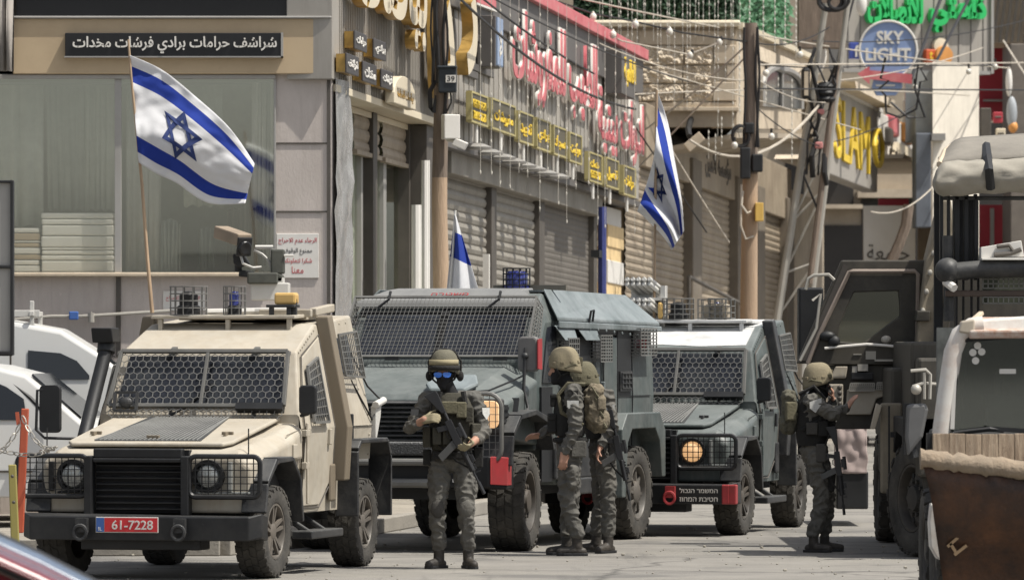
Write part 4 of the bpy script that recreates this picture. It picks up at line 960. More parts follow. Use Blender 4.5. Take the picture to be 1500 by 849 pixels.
WIRES = [
 ((690, -20, 72), (1010, 120, 94), 0.10, .010, m_cable, 'thin black wire grazing the red roof edge towards the stone wall'),
 ((1100, 110, 92), (1215, 150, 98), 0.12, .010, m_gcable, 'short slack wire between the wooden pole and the lattice pole'),
 ((1100, 150, 92), (1205, 215, 98), 0.10, .010, m_cable, 'short black wire under the arched window'),
 ((1205, 120, 98), (1440, 70, 118), 0.10, .010, m_gcable, 'thin pale wire rising behind the round sign'),
 ((1208, 210, 98), (1345, 150, 112), 0.12, .010, m_cable, 'thin black wire over the yellow letters'),
 ((1095, 60, 92), (1215, 40, 98), 0.15, .010, m_cable, 'thin black wire slack over the bright leaf screen'),
 ((870, 60, 88), (1095, 118, 92), 0.12, .010, m_gcable, 'thin pale wire sagging over the rough stone rows'),
 ((1190, 60, 98), (1500, 30, 118), 0.15, .010, m_cable, 'thin black wire across the green letters'),

 ((1590, -420, 55.2), (700, -420, 57.6), .1, .03, m_cable, 'heavy overhead cable across the street above the vehicles'),
 ((1590, -400, 55.5), (700, -400, 57.9), .15, .02, m_cable, 'thinner overhead cable across the street above the vehicles'),
 ((655, -20, 69), (931, 160, 91), .25, .018, m_cable, 'long black cable from the wooden pole across the red letters'),
 ((640, -60, 69), (870, 108, 85), .1, .014, m_cable, 'thin black cable running over the red letters just above the long one'),
 ((905, 88, 90), (1260, 190, 100), .0, .012, m_gcable, 'thin wire running past the stone corner to the lattice pole'),
 ((780, -18, 88), (1480, 100, 115), .15, .014, m_gcable, 'pale wire crossing under the round sign to the grey clad front'),
 ((900, 140, 90), (1420, 140, 110), -.1, .012, m_gcable, 'pale wire crossing the arched window level'),
 ((1010, 205, 93), (1210, 140, 98), .55, .022, m_gcable, 'thick pale cable drooping between the two poles'),
 ((945, 190, 95), (1100, 60, 92), .05, .015, m_gcable, 'pale cable slanting up across the stone to the second pole'),
 ((930, 250, 94), (1100, 75, 92), .02, .014, m_gcable, 'thin pale cable slanting up below the thicker one'),
 ((975, 205, 95), (1068, 355, 96), .02, .014, m_gcable, 'pale cable slanting down over the tan shutters'),
 ((1090, 130, 92), (1500, 132, 112), .0, .013, m_cable, 'straight dark wire crossing behind the blue sign foot'),
 ((1095, 95, 92), (1510, 92, 112), .0, .013, m_gcable, 'straight pale wire crossing the white corner pillar'),
 ((1385, -20, 118), (1335, 115, 112), .0, .035, m_cable, 'dark strut slanting behind the green letters'),
 ((1424, -10, 118), (1372, 90, 112), .0, .03, m_cable, 'second dark strut slanting over the grey clad front'),
 ((1250, 0, 99), (1190, 200, 98), .1, .02, m_cable, 'black cable dropping along the lattice pole'),
 ((1470, 60, 118), (1505, 115, 112), .0, .02, m_gcable, 'short pale cable beside the red panelled front'),
 ((1370, 270, 112), (1275, 310, 110), .2, .015, m_gcable, 'slack grey cable under the white sign'),
 ((930, 185, 92), (1035, 340, 95), .0, .012, m_cable, 'thin dark cable behind the second flag'),
]
for (a, c, s, r_, m_, lab) in WIRES:
    b = MB(); b.tube(sag(P(*a), P(*c), s), r_, 5); tag(b.build('overhead_cable', m_, smooth=True), lab, 'cable', 'overhead cables')
b = MB(); b.tube([P(1297, 85, 105), P(1290, 115, 105), P(1302, 118, 105), P(1288, 130, 105), P(1297, 140, 105), P(1298, 165, 105), P(1318, 172, 105), P(1342, 160, 105), P(1348, 120, 105), P(1358, 118, 105), P(1345, 95, 105), P(1340, 130, 105), P(1355, 172, 105), P(1330, 172, 105), P(1305, 150, 105)], .022, 5)
tag(b.build('loose_cable', m_cable, smooth=True), 'tangled loose black cable in front of the round sign foot', 'cable')
st = wthing('festoon_lights', 'string of round white bulbs hanging across the red roof edge', 'string lights')
pts = [P(778, -30, 86), P(816, 2, 87), P(869, 20, 88.5), P(931, 32, 90), P(1000, 48, 91), P(1100, 62, 92)]
b = MB(); b.tube(pts, .014, 5); b.build('wire', m_cable, st)
for (x, y) in ((816, 5), (869, 23), (931, 34), (898, 49), (981, 45)):
    b = MB(); D_ = 86.5 + (x-780)*.018; b.ell(P(x, y+2, D_), (.05, .05, .06), None, 10, 8); b.ell(P(x, y-3, D_), (.022, .022, .035), None, 8, 5); b.build('bulb', m_bulb, st, smooth=True)
st = wthing('festoon_lights', 'string of round bulbs below the first string and over the stone wall', 'string lights')
pts = [P(880, 42, 89), P(910, 60, 90), P(1010, 80, 92), P(1055, 62, 92)]
b = MB(); b.tube(pts, .012, 5); b.build('wire', m_gcable, st)
for (x, y) in ((910, 62), (1011, 79), (1054, 60)):
    b = MB(); b.ell(P(x, y+2, 91.5), (.045, .045, .055), None, 10, 8); b.build('bulb', m_bulb, st, smooth=True); b = MB(); b.ell(P(x+3, y-3, 91.5), (.025, .025, .045), None, 8, 5); b.build('socket', m_cable, st)
st = wthing('festoon_lights', 'string of bulbs between the second pole and the white corner pillar', 'string lights')
pts = [P(1100, 80, 92), P(1122, 96, 94), P(1200, 100, 99), P(1300, 96, 106), P(1420, 96, 110), P(1460, 96, 112)]
b = MB(); b.tube(pts, .012, 5); b.build('wire', m_cable, st)
for (x, y) in ((1122, 107), (1076, 213), (1172, 80), (1419, 105), (1458, 98), (1340, 128), (1130, 200)):
    D_ = 92 + (x-1100)*.055; b = MB(); b.ell(P(x, y, D_-.1), (.05, .05, .055), None, 10, 8); b.tube([P(x, y-5, D_-.1), P(x, y-12, D_-.1)], .02, 5, m=1); b.build('bulb', [m_bulb, m_cable], st, smooth=True)
cm2 = wthing('security_camera', 'pale camera on a dark arm at the pier of the tan shutters', 'camera')
b = MB(); b.obx(P(1017, 208, 96), (.12, 0, .1), (0, .12, 0), (-.05, 0, .06)); b.build('camera_body', m_smooth, cm2, bevel=.01)
b = MB(); b.tube([P(1010, 200, 96), P(1008, 190, 96.2), P(1012, 175, 97)], .05, 6); b.build('arm', m_black, cm2)

# ------------------------------------------------------------------ vehicles
m_tan = mat('sand_paint', (0.365, 0.333, 0.275), 0.6, streak=(.30, .255, .19), chips=(.26, .22, .165), dent=.35, var=0.09, scale=2, dirt=(0.33, 0.275, 0.20), damt=0.35, dscale=2.5, bump=0.03, bscale=150)
m_tandk = mat('shaded_dark_tan', (0.17, 0.14, 0.10), 0.65, var=0.12, scale=3, dirt=(0.12, 0.1, 0.075), damt=.3)  # sand paint darkened for the side pillar's shaded front, also on small fittings
m_grn = mat('grey_green_paint', (0.054, 0.070, 0.068), 0.5, streak=(.145, .15, .142), chips=(.17, .175, .165), dent=.4, var=0.25, scale=2.2, dirt=(0.115, 0.12, 0.113), damt=0.5, dscale=2.0, stretch=(1, 1, .45), updust=(0.16, 0.175, 0.17))
m_grn2 = mat('grey_green_faded', (0.105, 0.125, 0.125), 0.55, chips=(.3, .31, .3), dent=.4, var=0.35, scale=2.0, dirt=(0.24, 0.26, 0.265), damt=0.5, dscale=2.2, updust=(0.19, 0.22, 0.23))
m_grnw = mat('chalky_roof_paint', (0.50, 0.50, 0.49), 0.8, var=0.2, scale=5, dirt=(0.22, 0.23, 0.23), damt=0.22, dscale=6, chips=(.2, .21, .21))
m_steel = mat('dusty_black_steel', (0.02, 0.021, 0.023), 0.5, var=0.25, scale=4, dirt=(0.10, 0.095, 0.085), damt=0.3, dscale=4, bump=.1, bscale=90, chips=(.09, .088, .08), updust=(.085, .085, .082))
m_bump = mat('bumper_black', (0.008, 0.0085, 0.0095), 0.45, var=0.3, scale=5, dirt=(0.05, 0.047, 0.043), damt=0.2, chips=(.05, .048, .044), updust=(.04, .04, .04))
m_grip = mat('grip_panel', (0.04, 0.041, 0.041), 0.75, var=.3, scale=12, bump=.3, bscale=200)
m_tyre = mat('tyre_rubber', (0.026, 0.025, 0.023), 0.9, var=0.3, scale=5, dirt=(0.105, 0.095, 0.08), damt=0.5, dscale=3, bump=.25, bscale=60)
m_rim = mat('grey_rim', (0.115, 0.108, 0.098), 0.5, metal=0.25, var=0.2, dirt=(0.16, 0.13, 0.1), damt=0.4)
m_rimdk = mat('dark_rim', (0.04, 0.038, 0.035), 0.6, var=0.2, dirt=(0.10, 0.08, 0.06), damt=0.4)
m_wire = mat('wire_mesh', (0.155, 0.152, 0.142), 0.5, metal=0.2)
m_wiredk = mat('dark_wire', (0.04, 0.04, 0.04), 0.5)
m_wscr = mat('armoured_glass', (0.016, 0.018, 0.024), 0.12, var=0.5, scale=2, spec=0.6, dirt=(.07, .075, .075), damt=.25, dscale=2.5)
m_clear = mat('lamp_glass', (0.32, 0.33, 0.32), 0.15, metal=.4, coat=.5)
m_lit = mat('lit_lamp', (0.8, 0.55, 0.35), 0.2, emit=(1.0, 0.56, 0.25), estr=0.45, var=.35, scale=40)
m_amber = mat('amber_plastic', (0.55, 0.36, 0.13), 0.4, var=.1)
m_bluelamp = mat('blue_lamp', (0.03, 0.04, 0.2), 0.2, coat=.5, var=.4, scale=20)
m_platered = mat('plate_red', (0.52, 0.03, 0.035), 0.4, var=.06)
m_bumpred = mat('bumper_red', (0.34, 0.03, 0.035), 0.5, var=.2, dirt=(.18, .05, .045), damt=.45, dscale=5)
m_whitem = mat('white_metal', (0.5, 0.49, 0.46), 0.5, var=.08, dirt=(.3, .28, .25), damt=.3)
m_seat = mat('cab_dark', (0.012, 0.012, 0.013), 0.9)
m_camo = mat('camo_box', (.06, .062, .052), .7, var=.3, scale=8)

def wheel(parent, c, r, w, rim_m, out=1, steer=0.0, spokes=5, hub='spoke', lug=26, rr=.60):
    """off-road tyre with tread blocks; axle along local y, outer face towards out*y"""
    t = MB(); cx, cy, cz = c; Rz = Matrix.Rotation(steer, 3, 'Z'); C0 = V(c)
    def q(x, y, z): return C0 + Rz @ V((x, y*out, z))
    n = 48; prof = [(rr*r, -w*.46), (rr*r*1.05, -w*.49), (r*.86, -w*.53), (r*.955, -w*.47), (r*.975, -w*.38), (r*.98, 0), (r*.975, w*.38), (r*.955, w*.47), (r*.86, w*.53), (rr*r*1.12, w*.50), (rr*r*1.03, w*.47), (rr*r, w*.40)]
    vs = []; fs = []
    for (ra, y) in prof:
        for k in range(n):
            a = 2*math.pi*k/n; vs.append(q(ra*math.cos(a), y, ra*math.sin(a)))
    for i in range(len(prof)):
        j = (i+1) % len(prof)
        for k in range(n): fs.append((i*n+k, i*n+(k+1) % n, j*n+(k+1) % n, j*n+k))
    t.add(vs, fs)
    for i in range(lug):                             # staggered tread blocks
        for row, (y0, y1, off, ra, rb) in enumerate(((-.50, -.26, 0, .955, 1.0), (-.22, -.02, .5, .97, 1.0), (.02, .22, 0, .97, 1.0), (.26, .50, .5, .955, 1.0))):
            a0 = 2*math.pi*(i+off+.12)/lug; a1 = 2*math.pi*(i+off+.80)/lug; tw = .05*(1 if row % 2 else -1)
            vv = []
            for (a, y) in ((a0, y0), (a1, y0), (a1+tw, y1), (a0+tw, y1)):
                for ra_ in (ra-.02, rb - (.022 if abs(y) > .45 else 0)): vv.append(q(ra_*r*math.cos(a), y*w, ra_*r*math.sin(a)))
            t.add(vv, [(1, 3, 5, 7), (0, 1, 3, 2), (2, 3, 5, 4), (4, 5, 7, 6), (6, 7, 1, 0)])
        a = 2*math.pi*i/lug                          # shoulder lugs on the side wall
        vv = [q(ra_*r*math.cos(a+d), y*w, ra_*r*math.sin(a+d)) for (ra_, d, y) in ((.90, .02, .50), (.90, .13, .50), (.97, .13, .485), (.97, .02, .485))] + [q(ra_*r*math.cos(a+d), y*w, ra_*r*math.sin(a+d)) for (ra_, d, y) in ((.90, .02, .545), (.90, .13, .545), (.96, .13, .53), (.96, .02, .53))]
        t.add(vv, [(4, 5, 6, 7), (0, 1, 5, 4), (1, 2, 6, 5), (2, 3, 7, 6), (3, 0, 4, 7)])
    wo = t.build('wheel', m_tyre, parent, smooth=True, ang=32)
    h = MB(); R0 = rr*r
    def ring(prof2):
        vs = []; fs = []; n = 40
        for (ra, y) in prof2:
            for k in range(n): a = 2*math.pi*k/n; vs.append(q(ra*math.cos(a), y, ra*math.sin(a)))
        for i in range(len(prof2)-1):
            for k in range(n): fs.append((i*n+k, i*n+(k+1) % n, (i+1)*n+(k+1) % n, (i+1)*n+k))
        h.add(vs, fs)
    ring([(R0*1.02, w*.42), (R0*1.0, w*.46), (R0*.93, w*.46), (R0*.90, w*.40), (R0*.88, w*.05)])
    ring([(R0*.88, w*.06), (0.001, w*.04)])
    if hub == 'spoke':
        for i in range(spokes):
            a = 2*math.pi*(i+.25)/spokes
            for da in (-.17, .17):
                p0 = q(R0*.22*math.cos(a+da*1.6), w*.30, R0*.22*math.sin(a+da*1.6)); p1 = q(R0*.92*math.cos(a+da), w*.38, R0*.92*math.sin(a+da))
                h.bar(p0, p1, R0*.12, R0*.12, up=Rz @ V((0, 1, 0)))
        ring([(R0*.30, w*.20), (R0*.30, w*.36), (R0*.22, w*.40), (0.001, w*.40)])
    elif hub == 'military':
        ring([(R0*.88, w*.16), (R0*.72, w*.28), (R0*.62, w*.30), (R0*.40, w*.30), (R0*.36, w*.44), (R0*.25, w*.46), (0.001, w*.46)])
        for i in range(10):
            a = 2*math.pi*i/10; p = q(R0*.5*math.cos(a), w*.30, R0*.5*math.sin(a)); h.lathe([(0, 0), (.02, 0), (.02, .03), (0, .03)], p, Rz @ V((0, out, 0)), 6)
        for i in range(5):
            a = 2*math.pi*i/5; p = q(R0*.68*math.cos(a), w*.285, R0*.68*math.sin(a)); h.lathe([(0, .012), (.055*r, .012), (.055*r, 0)], p, Rz @ V((0, out, 0)), 10, 1)
    else:
        ring([(R0*.88, w*.10), (R0*.66, w*.20), (R0*.42, w*.22), (R0*.40, w*.40), (R0*.30, w*.46), (0.001, w*.46)])
        for i in range(8):
            a = 2*math.pi*i/8; p0 = q(R0*.34*math.cos(a), w*.36, R0*.34*math.sin(a)); p1 = q(R0*.86*math.cos(a+.1), w*.30, R0*.86*math.sin(a+.1)); h.bar(p0, p1, R0*.10, R0*.09, up=Rz @ V((0, 1, 0)))
    h.build('rim', [rim_m, m_black], wo, smooth=True, ang=40)
    return wo

def cage(parent, c, r, h, name='light_cage', lamp=None, nv=12, mt=None):
    b = MB(); c = V(c)
    for k in range(5): b.tube([c + V((r*math.cos(a), r*math.sin(a), h*k/4)) for a in [2*math.pi*i/20 for i in range(20)]], .006, 4, closed=True)
    for i in range(nv):
        a = 2*math.pi*i/nv; b.tube([c + V((r*math.cos(a), r*math.sin(a), 0)), c + V((r*math.cos(a), r*math.sin(a), h))], .006, 4)
    for i in range(-3, 4):
        y = r*i/4; l = math.sqrt(max(0, r*r-y*y)); b.tube([c + V((-l, y, h)), c + V((l, y, h))], .005, 4); b.tube([c + V((y, -l, h)), c + V((y, l, h))], .005, 4)
    o = b.build(name, mt or m_wire, parent)
    if lamp is not None:
        l = MB(); l.lathe([(0, 0), (r*.62, 0), (r*.62, h*.3), (r*.5, h*.34)], c, (0, 0, 1), 16, 0); l.lathe([(r*.5, h*.34), (r*.5, h*.7), (r*.3, h*.82), (0, h*.84)], c, (0, 0, 1), 16, 1)
        l.build('warning_lamp', [m_black, lamp], o, smooth=True)
    return o

def hexmesh(b, o, ux, uz, W, H, cell, r):
    """chicken-wire of hexagon cells in a W x H rectangle"""
    a = cell/math.sqrt(3); rows = int(H/(1.5*a))+2; cols = int(W/cell)+2; un = ux.cross(uz)
    def ok(x, z): return -1e-6 <= x <= W+1e-6 and -1e-6 <= z <= H+1e-6
    def clip(p, q):
        # clip segment to the rectangle
        t0, t1 = 0.0, 1.0; dx, dz = q[0]-p[0], q[1]-p[1]
        for (pp, qq) in ((-dx, p[0]), (dx, W-p[0]), (-dz, p[1]), (dz, H-p[1])):
            if abs(pp) < 1e-9:
                if qq < 0: return None
            else:
                t = qq/pp
                if pp < 0: t0 = max(t0, t)
                else: t1 = min(t1, t)
        if t0 >= t1: return None
        return (p[0]+dx*t0, p[1]+dz*t0), (p[0]+dx*t1, p[1]+dz*t1)
    for j in range(-1, rows):
        for i in range(-1, cols):
            x = cell*(i + (.5 if j % 2 else 0)); z = 1.5*a*j
            c = [(x, z+a), (x+cell/2, z+a/2), (x+cell/2, z-a/2), (x, z-a)]
            for p, q in zip(c[:-1], c[1:]):
                s = clip(p, q)
                if s: b.bar(o + ux*s[0][0] + uz*s[0][1], o + ux*s[1][0] + uz*s[1][1], r, r, up=un)
    return b
def gridmesh(b, p00, p10, p01, p11, nu, nv, r, up, skip=None):
    p00, p10, p01, p11 = map(V, (p00, p10, p01, p11))
    for i in range(nu+1):
        t = i/nu; b.bar(p00.lerp(p10, t), p01.lerp(p11, t), r, r, up=up)
    for j in range(nv+1):
        t = j/nv; b.bar(p00.lerp(p01, t), p10.lerp(p11, t), r, r, up=up)
    return b
def quadframe(b, pts, w, up):
    for i in range(len(pts)): b.bar(pts[i], pts[(i+1) % len(pts)], w, w, up=up)
    return b
def roundrect(cx, cz, w, h, r, n=5):
    out = []
    for (sx, sz, a0) in ((1, 1, 0), (-1, 1, 90), (-1, -1, 180), (1, -1, 270)):
        for k in range(n+1):
            a = R(a0 + 90*k/n); out.append((cx + sx*(w/2-r) + r*math.cos(a), cz + sz*(h/2-r) + r*math.sin(a)))
    return out
def heading(a): return math.atan2(-math.cos(a), -math.sin(a))     # local +x towards the camera, turned a to the picture's near side

# ---- armoured jeep: x forward from the front axle, y to its own left, z up
def side_y(z): return .875 + .045*(z-.5)/.75 if z < 1.25 else .92 - (z-1.25)*.19
def make_jeep(label, O, yaw, paint, grey):
    r = thing('armoured_jeep', label, 'armoured jeep', O, heading(yaw))
    LX = V((1, 0, 0)); LY = V((0, 1, 0))
    # hull: cabin shell
    b = MB(); bot = .52
    prof = [(-1.02, 1.37), (-1.30, 1.91), (-2.02, 2.15), (-3.28, 2.235)]
    for s in (1, -1):
        L = [V((x, s*side_y(z), z)) for (x, z) in prof]
        w0 = V((-1.02, s*side_y(1.25), 1.25)); w1 = V((-3.34, s*side_y(1.25), 1.25)); wm = V((-2.02, s*side_y(1.25), 1.25)); wf = V((-1.30, s*side_y(1.25), 1.25))
        b.add([w0, L[0], L[1], wf], [(0, 1, 2, 3)]); b.add([wf, L[1], L[2], wm], [(0, 1, 2, 3)]); b.add([wm, L[2], L[3], w1], [(0, 1, 2, 3)])
        b.add([w0, wf, wm, w1, V((-3.34, s*.9, .95)), V((-2.42, s*.885, .95)), V((-2.36, s*side_y(bot), bot)), V((-.62, s*side_y(bot), bot)), V((-.62, s*.9, 1.2))], [tuple(range(9))])
    pr = [(-1.02, side_y(1.37), 1.37), (-1.30, side_y(1.91), 1.91), (-2.02, side_y(2.15), 2.15), (-3.28, side_y(2.235), 2.235), (-3.34, side_y(1.25), 1.25), (-3.34, .9, .95)]
    for p, q in zip(pr[:-1], pr[1:]): b.add([(p[0], p[1], p[2]), (p[0], -p[1], p[2]), (q[0], -q[1], q[2]), (q[0], q[1], q[2])], [(0, 1, 2, 3)])
    b.add([(-1.02, .9, 1.25), (-1.02, -.9, 1.25), (-1.02, -side_y(1.37), 1.37), (-1.02, side_y(1.37), 1.37)], [(0, 1, 2, 3)])
    b.build('body', paint, r, bevel=.018)
    if grey:
        b = MB(); b.add([(-1.44, .70, 1.964), (-1.40, .2, 1.952), (-1.46, -.2, 1.970), (-1.42, -.68, 1.958), (-2.0, -.66, 2.152), (-2.0, .68, 2.152)], [(0, 1, 2, 3, 4, 5)]); o = b.build('roof_panel', m_grnw, r); md = o.modifiers.new('t', 'SOLIDIFY'); md.thickness = .008; md.offset = 1
    b = MB(); b.bx(-3.3, .35, -.62, .62, .42, .95); b.bx(-2.4, -.7, -.8, .8, .50, .62); b.build('chassis', m_black, r)
    # bonnet and wings
    b = MB()
    def ring(x, y, z0, z1, c): return [V((x, -y, z0)), V((x, y, z0)), V((x, y, z1-c)), V((x, y-c*1.3, z1)), V((x, -y+c*1.3, z1)), V((x, -y, z1-c))]
    b.loft([ring(.50, .90, .56, 1.03, .09), ring(.44, .93, .56, 1.085, .10), ring(.30, .935, .9, 1.11, .10), ring(-.62, .935, .98, 1.22, .08), ring(-1.04, .93, .98, 1.30, .06)])
    b.build('wing', paint, r, bevel=.03, seg=3)
    b = MB(); hp = [(.40, -.70, 1.112), (.40, .64, 1.112), (.28, .70, 1.128), (-1.0, .74, 1.315), (-1.0, -.76, 1.315), (.28, -.76, 1.128)]
    b.prism(hp, (0, 0, .035)); bo = b.build('bonnet', paint, r, bevel=.014)
    b = MB(); n = 24
    def hz(x): return 1.151 + (.38-x)*.1475
    c4 = [(.31, -.52), (.31, .42), (-.93, .30), (-.93, -.42)]
    b.prism([V((x, y, hz(x)-.002)) for x, y in c4], (0, 0, .006))
    b.build('grip_panel', m_grip, r)
    b = MB()
    for i in range(n):
        t0 = i/n; ya = -.52+.94*t0; yb = -.42+.72*min(1, t0+.12)
        b.bar((.30, ya, hz(.30)+.008), (-.92, yb, hz(-.92)+.008), .008, .008)
    b.build('grip_rib', mat('worn_rib', (.20, .20, .19), .6), r)
    b = MB(); b.bx(.18, .22, -.09, .02, hz(.2), hz(.2)+.03)
    for s in (-.62, .55): b.bx(-.1, .05, s-.012, s+.012, hz(0)-.02, hz(0)+.03); b.bx(-.06, -.03, s-.05, s+.05, hz(0)+.005, hz(0)+.03)
    b.build('bonnet_latch', m_wiredk if grey else m_tandk, r, bevel=.004)
    # grille and brush guard
    b = MB(); b.bx(.44, .52, -.44, .38, .56, 1.09); b.build('grille', m_seat, r)
    b = MB()
    for i in range(9):
        z = .60 + i*.052; b.prism([V((.52, -.43, z)), V((.56, -.43, z-.012)), V((.56, -.43, z-.004)), V((.52, -.43, z+.012))], (0, .80, 0))
    b.build('grille_slat', m_bump if not grey else m_steel, r)
    b = MB()
    for y in (-.475, .375): b.bx(.52, .64, y-.035, y+.035, .54, 1.04)
    b.bx(.5, .6, -.44, .34, 1.02, 1.10); b.bx(.53, .62, -.44, .34, .985, 1.02)
    b.build('brush_guard', m_bump, r, bevel=.01)
    for s, cy in ((1, .715), (-1, -.80)):
        g = MB(); rr_ = roundrect(cy, .868, .62, .34, .06); g.tube([V((.60, y, z)) for y, z in rr_], .022, 7, closed=True)
        for i in range(1, 11): y = cy-.31+.62*i/11; g.bar((.60, y, .70), (.60, y, 1.03), .008, .008)
        for i in range(1, 6): z = .70+.335*i/6; g.bar((.60, cy-.305, z), (.60, cy+.305, z), .008, .008)
        g.build('lamp_guard', m_bump, r, smooth=True)
        hl = MB(); hy = .55 if s > 0 else -.64
        hl.lathe([(.14, 0), (.14, .05), (.115, .05), (.105, .02)], (.5, hy, .87), (1, 0, 0), 20); ho = hl.build('headlamp', m_black, r, smooth=True)
        l2 = MB(); l2.lathe([(.105, .02), (.09, .045), (.05, .06), (0, .064)], (.5, hy, .87), (1, 0, 0), 20); l2.build('lens', m_lit if (grey and s > 0) else m_clear, ho, smooth=True)
        l3 = MB(); l3.bx(.5, .54, hy+s*.19-.02, hy+s*.19+.02, .74, .99); l3.bx(.49, .53, hy-.14, hy+.36*s if s > 0 else hy+.14, .72, .74); l3.build('marker_lamp', m_clear if s > 0 else m_bump, r, bevel=.006)
    # bumper with lettering or number plate
    b = MB(); b.prism([V((.44, -1.05, .33)), V((.62, -1.05, .36)), V((.72, -.96, .33)), V((.72, .96, .33)), V((.62, 1.05, .36)), V((.44, 1.05, .33))], (0, 0, .205)); b.bx(.3, .6, -.55, .5, .25, .34)
    b.build('bumper', m_bump, r, bevel=.012)
    front = axes(V((.724, 0, 0)), V((0, 1, 0)), V((0, 0, 1)), V((1, 0, 0)))
    def fm(y, z): m_ = front.copy(); m_.translation = V((.724, y, z)); return m_
    if not grey:
        p = MB(); p.bx(.72, .732, -.375, .175, .398, .530); po = p.build('number_plate', m_whitem, r, bevel=.004)
        p = MB(); p.bx(.731, .736, -.295, .168, .406, .522); p.build('red_field', m_platered, po)
        p = MB(); p.bx(.731, .736, -.368, -.30, .406, .522); p.build('blue_field', m_plate, po)
        m_ = fm(-.05, .464); m_.translation.x = .736; lettering('61-7228', 'digits', .36, .078, m_white, po, m_, .004, grow=.012)
        m_ = fm(-.334, .43); m_.translation.x = .736; lettering('IL', 'country_code', .03, .03, m_white, po, m_, .003)
    else:
        p = MB(); p.bx(.62, .724, .975, 1.052, .335, .537); p.bx(.60, .726, .90, .985, .335, .537); p.build('red_corner', m_bumpred, r, bevel=.012)
        lettering('המשמר הגבול'[::-1], 'lettering', .40, .05, m_white, r, fm(.66, .475), .004, grow=.012)
        lettering('חטיבת המחוז'[::-1], 'lettering', .40, .045, m_white, r, fm(.66, .385), .004, grow=.012)
    for y in (-.49, .37):
        p = MB(); p.bx(.72, .78, y-.05, y+.05, .40, .52); p.tube([V((.80, y+.0+.055*math.cos(t), .40+.06*math.sin(t))) for t in [2*math.pi*i/14 for i in range(14)]], .016, 6, closed=True); p.build('tow_shackle', m_bumpred if grey else m_steel, r, smooth=True)
    # windscreen with hexagon guard
    A = V((-1.02, 0, 1.37)); B = V((-1.30, 0, 1.91)); uz = (B-A).normalized(); un = V((uz.z, 0, -uz.x)); H = (B-A).length
    b = MB(); q = [A + uz*.06 + LY*.74, A + uz*.06 - LY*.76, A + uz*(H-.05) - LY*.70, A + uz*(H-.05) + LY*.70]; b.prism([p + un*.004 for p in q], un*.012); b.build('windscreen', m_wscr, r)
    g = MB(); o0 = A - uz*.10 - LY*.80 + un*.09; fr = [o0, o0 + LY*1.60, o0 + uz*(H+.08) + LY*1.54, o0 + uz*(H+.08) + LY*.06]
    o1 = A + uz*.04 - LY*.80 + un*.09
    quadframe(g, [o1, o1 + LY*1.58, o1 + uz*(H-.08) + LY*1.55, o1 + uz*(H-.08) + LY*.04], .034, un); g.bar(o1 + LY*.83, o1 + LY*.83 + uz*(H-.08), .03, .03, up=un)
    for y in (.5, 1.25): g.bar(o1 + LY*y + uz*(H-.1), o1 + LY*y + uz*(H-.02) - un*.08, .05, .05); g.bar(o1 + LY*(y+.05), o1 + LY*(y+.05) - un*.1 - uz*.06, .03, .03)
    go = g.build('windscreen_guard', mat('guard_frame', (.095, .093, .086), .5, var=.2), r, bevel=.004)
    g = MB(); hexmesh(g, o1 - uz*.13 + LY*.01, LY, uz, 1.57, H+.05, .068, .0055); g.build('hexagon_mesh', m_wire, go, weld=False)
    g = MB(); w_ = o1 + LY*1.16 - uz*.02; g.bar(w_, w_ + LY*.42, .06, .09, up=un); g.tube([o1 + LY*.55 - uz*.08 - un*.04, o1 + LY*.68 + uz*.02 - un*.06, o1 + LY*.9 + uz*.25 - un*.07], .012, 5); g.build('wiper', m_black, r)
    # left side: door, seams, windows
    def sp(x, z, off=0.0, s=1): return V((x, s*(side_y(z)+off), z))
    for s in (1, -1):
        b = MB(); dl = [(-1.12, 1.42), (-1.36, 1.86), (-2.02, 2.05), (-2.02, .80), (-1.62, .56), (-1.08, .56)]
        lo = [sp(-1.10, 1.25, .0, s), sp(-2.02, 1.25, 0, s), sp(-2.02, .82, 0, s), sp(-1.64, .58, 0, s), sp(-1.10, .58, 0, s)]
        up_ = [sp(-1.10, 1.25, .0, s), sp(-1.14, 1.42, 0, s), sp(-1.38, 1.86, 0, s), sp(-2.02, 2.04, 0, s), sp(-2.02, 1.25, 0, s)]
        b.prism(lo, LY*.022*s); b.prism(up_, LY*.022*s); do = b.build('door', paint, r, bevel=.006)
        b = MB(); ol = [sp(-1.08, .56, .02, s), sp(-1.08, 1.25, .02, s), sp(-1.12, 1.43, .02, s), sp(-1.37, 1.88, .02, s), sp(-2.035, 2.06, .02, s), sp(-2.035, 1.25, .02, s), sp(-2.035, .80, .02, s), sp(-1.65, .56, .02, s)]; b.tube(ol, .007, 4, closed=True); b.tube([sp(-2.30, 1.25, .004, s), sp(-3.33, 1.25, .004, s)], .005, 4); b.build('door_seam', m_frame, do)
        b = MB()
        for i in range(9): b.ell(sp(-1.36-.075*i, 1.905+.024*i, .004, s), (.011, .008, .011), None, 6, 4)
        for i in range(6): b.ell(sp(-2.36, 1.0+.2*i, .004, s), (.011, .008, .011), None, 6, 4)
        for i in range(7): b.ell(sp(-3.25, .99+.18*i, .004, s), (.011, .008, .011), None, 6, 4)
        b.build_each('bolt', paint, r, smooth=True)
        b = MB(); b.prism([sp(-1.30, 1.34, .022, s), sp(-1.38, 1.74, .022, s), sp(-1.72, 1.80, .022, s), sp(-1.72, 1.34, .022, s)], LY*.02*s); b.build('side_window', m_wscr, do)
        b = MB(); p4 = [sp(-1.27, 1.30, .06, s), sp(-1.74, 1.30, .06, s), sp(-1.36, 1.78, .06, s), sp(-1.74, 1.86, .06, s)]; gridmesh(b, *p4, 7, 8, .009, LY); quadframe(b, [p4[0], p4[1], p4[3], p4[2]], .022, LY); b.build('window_guard', m_wire, do)
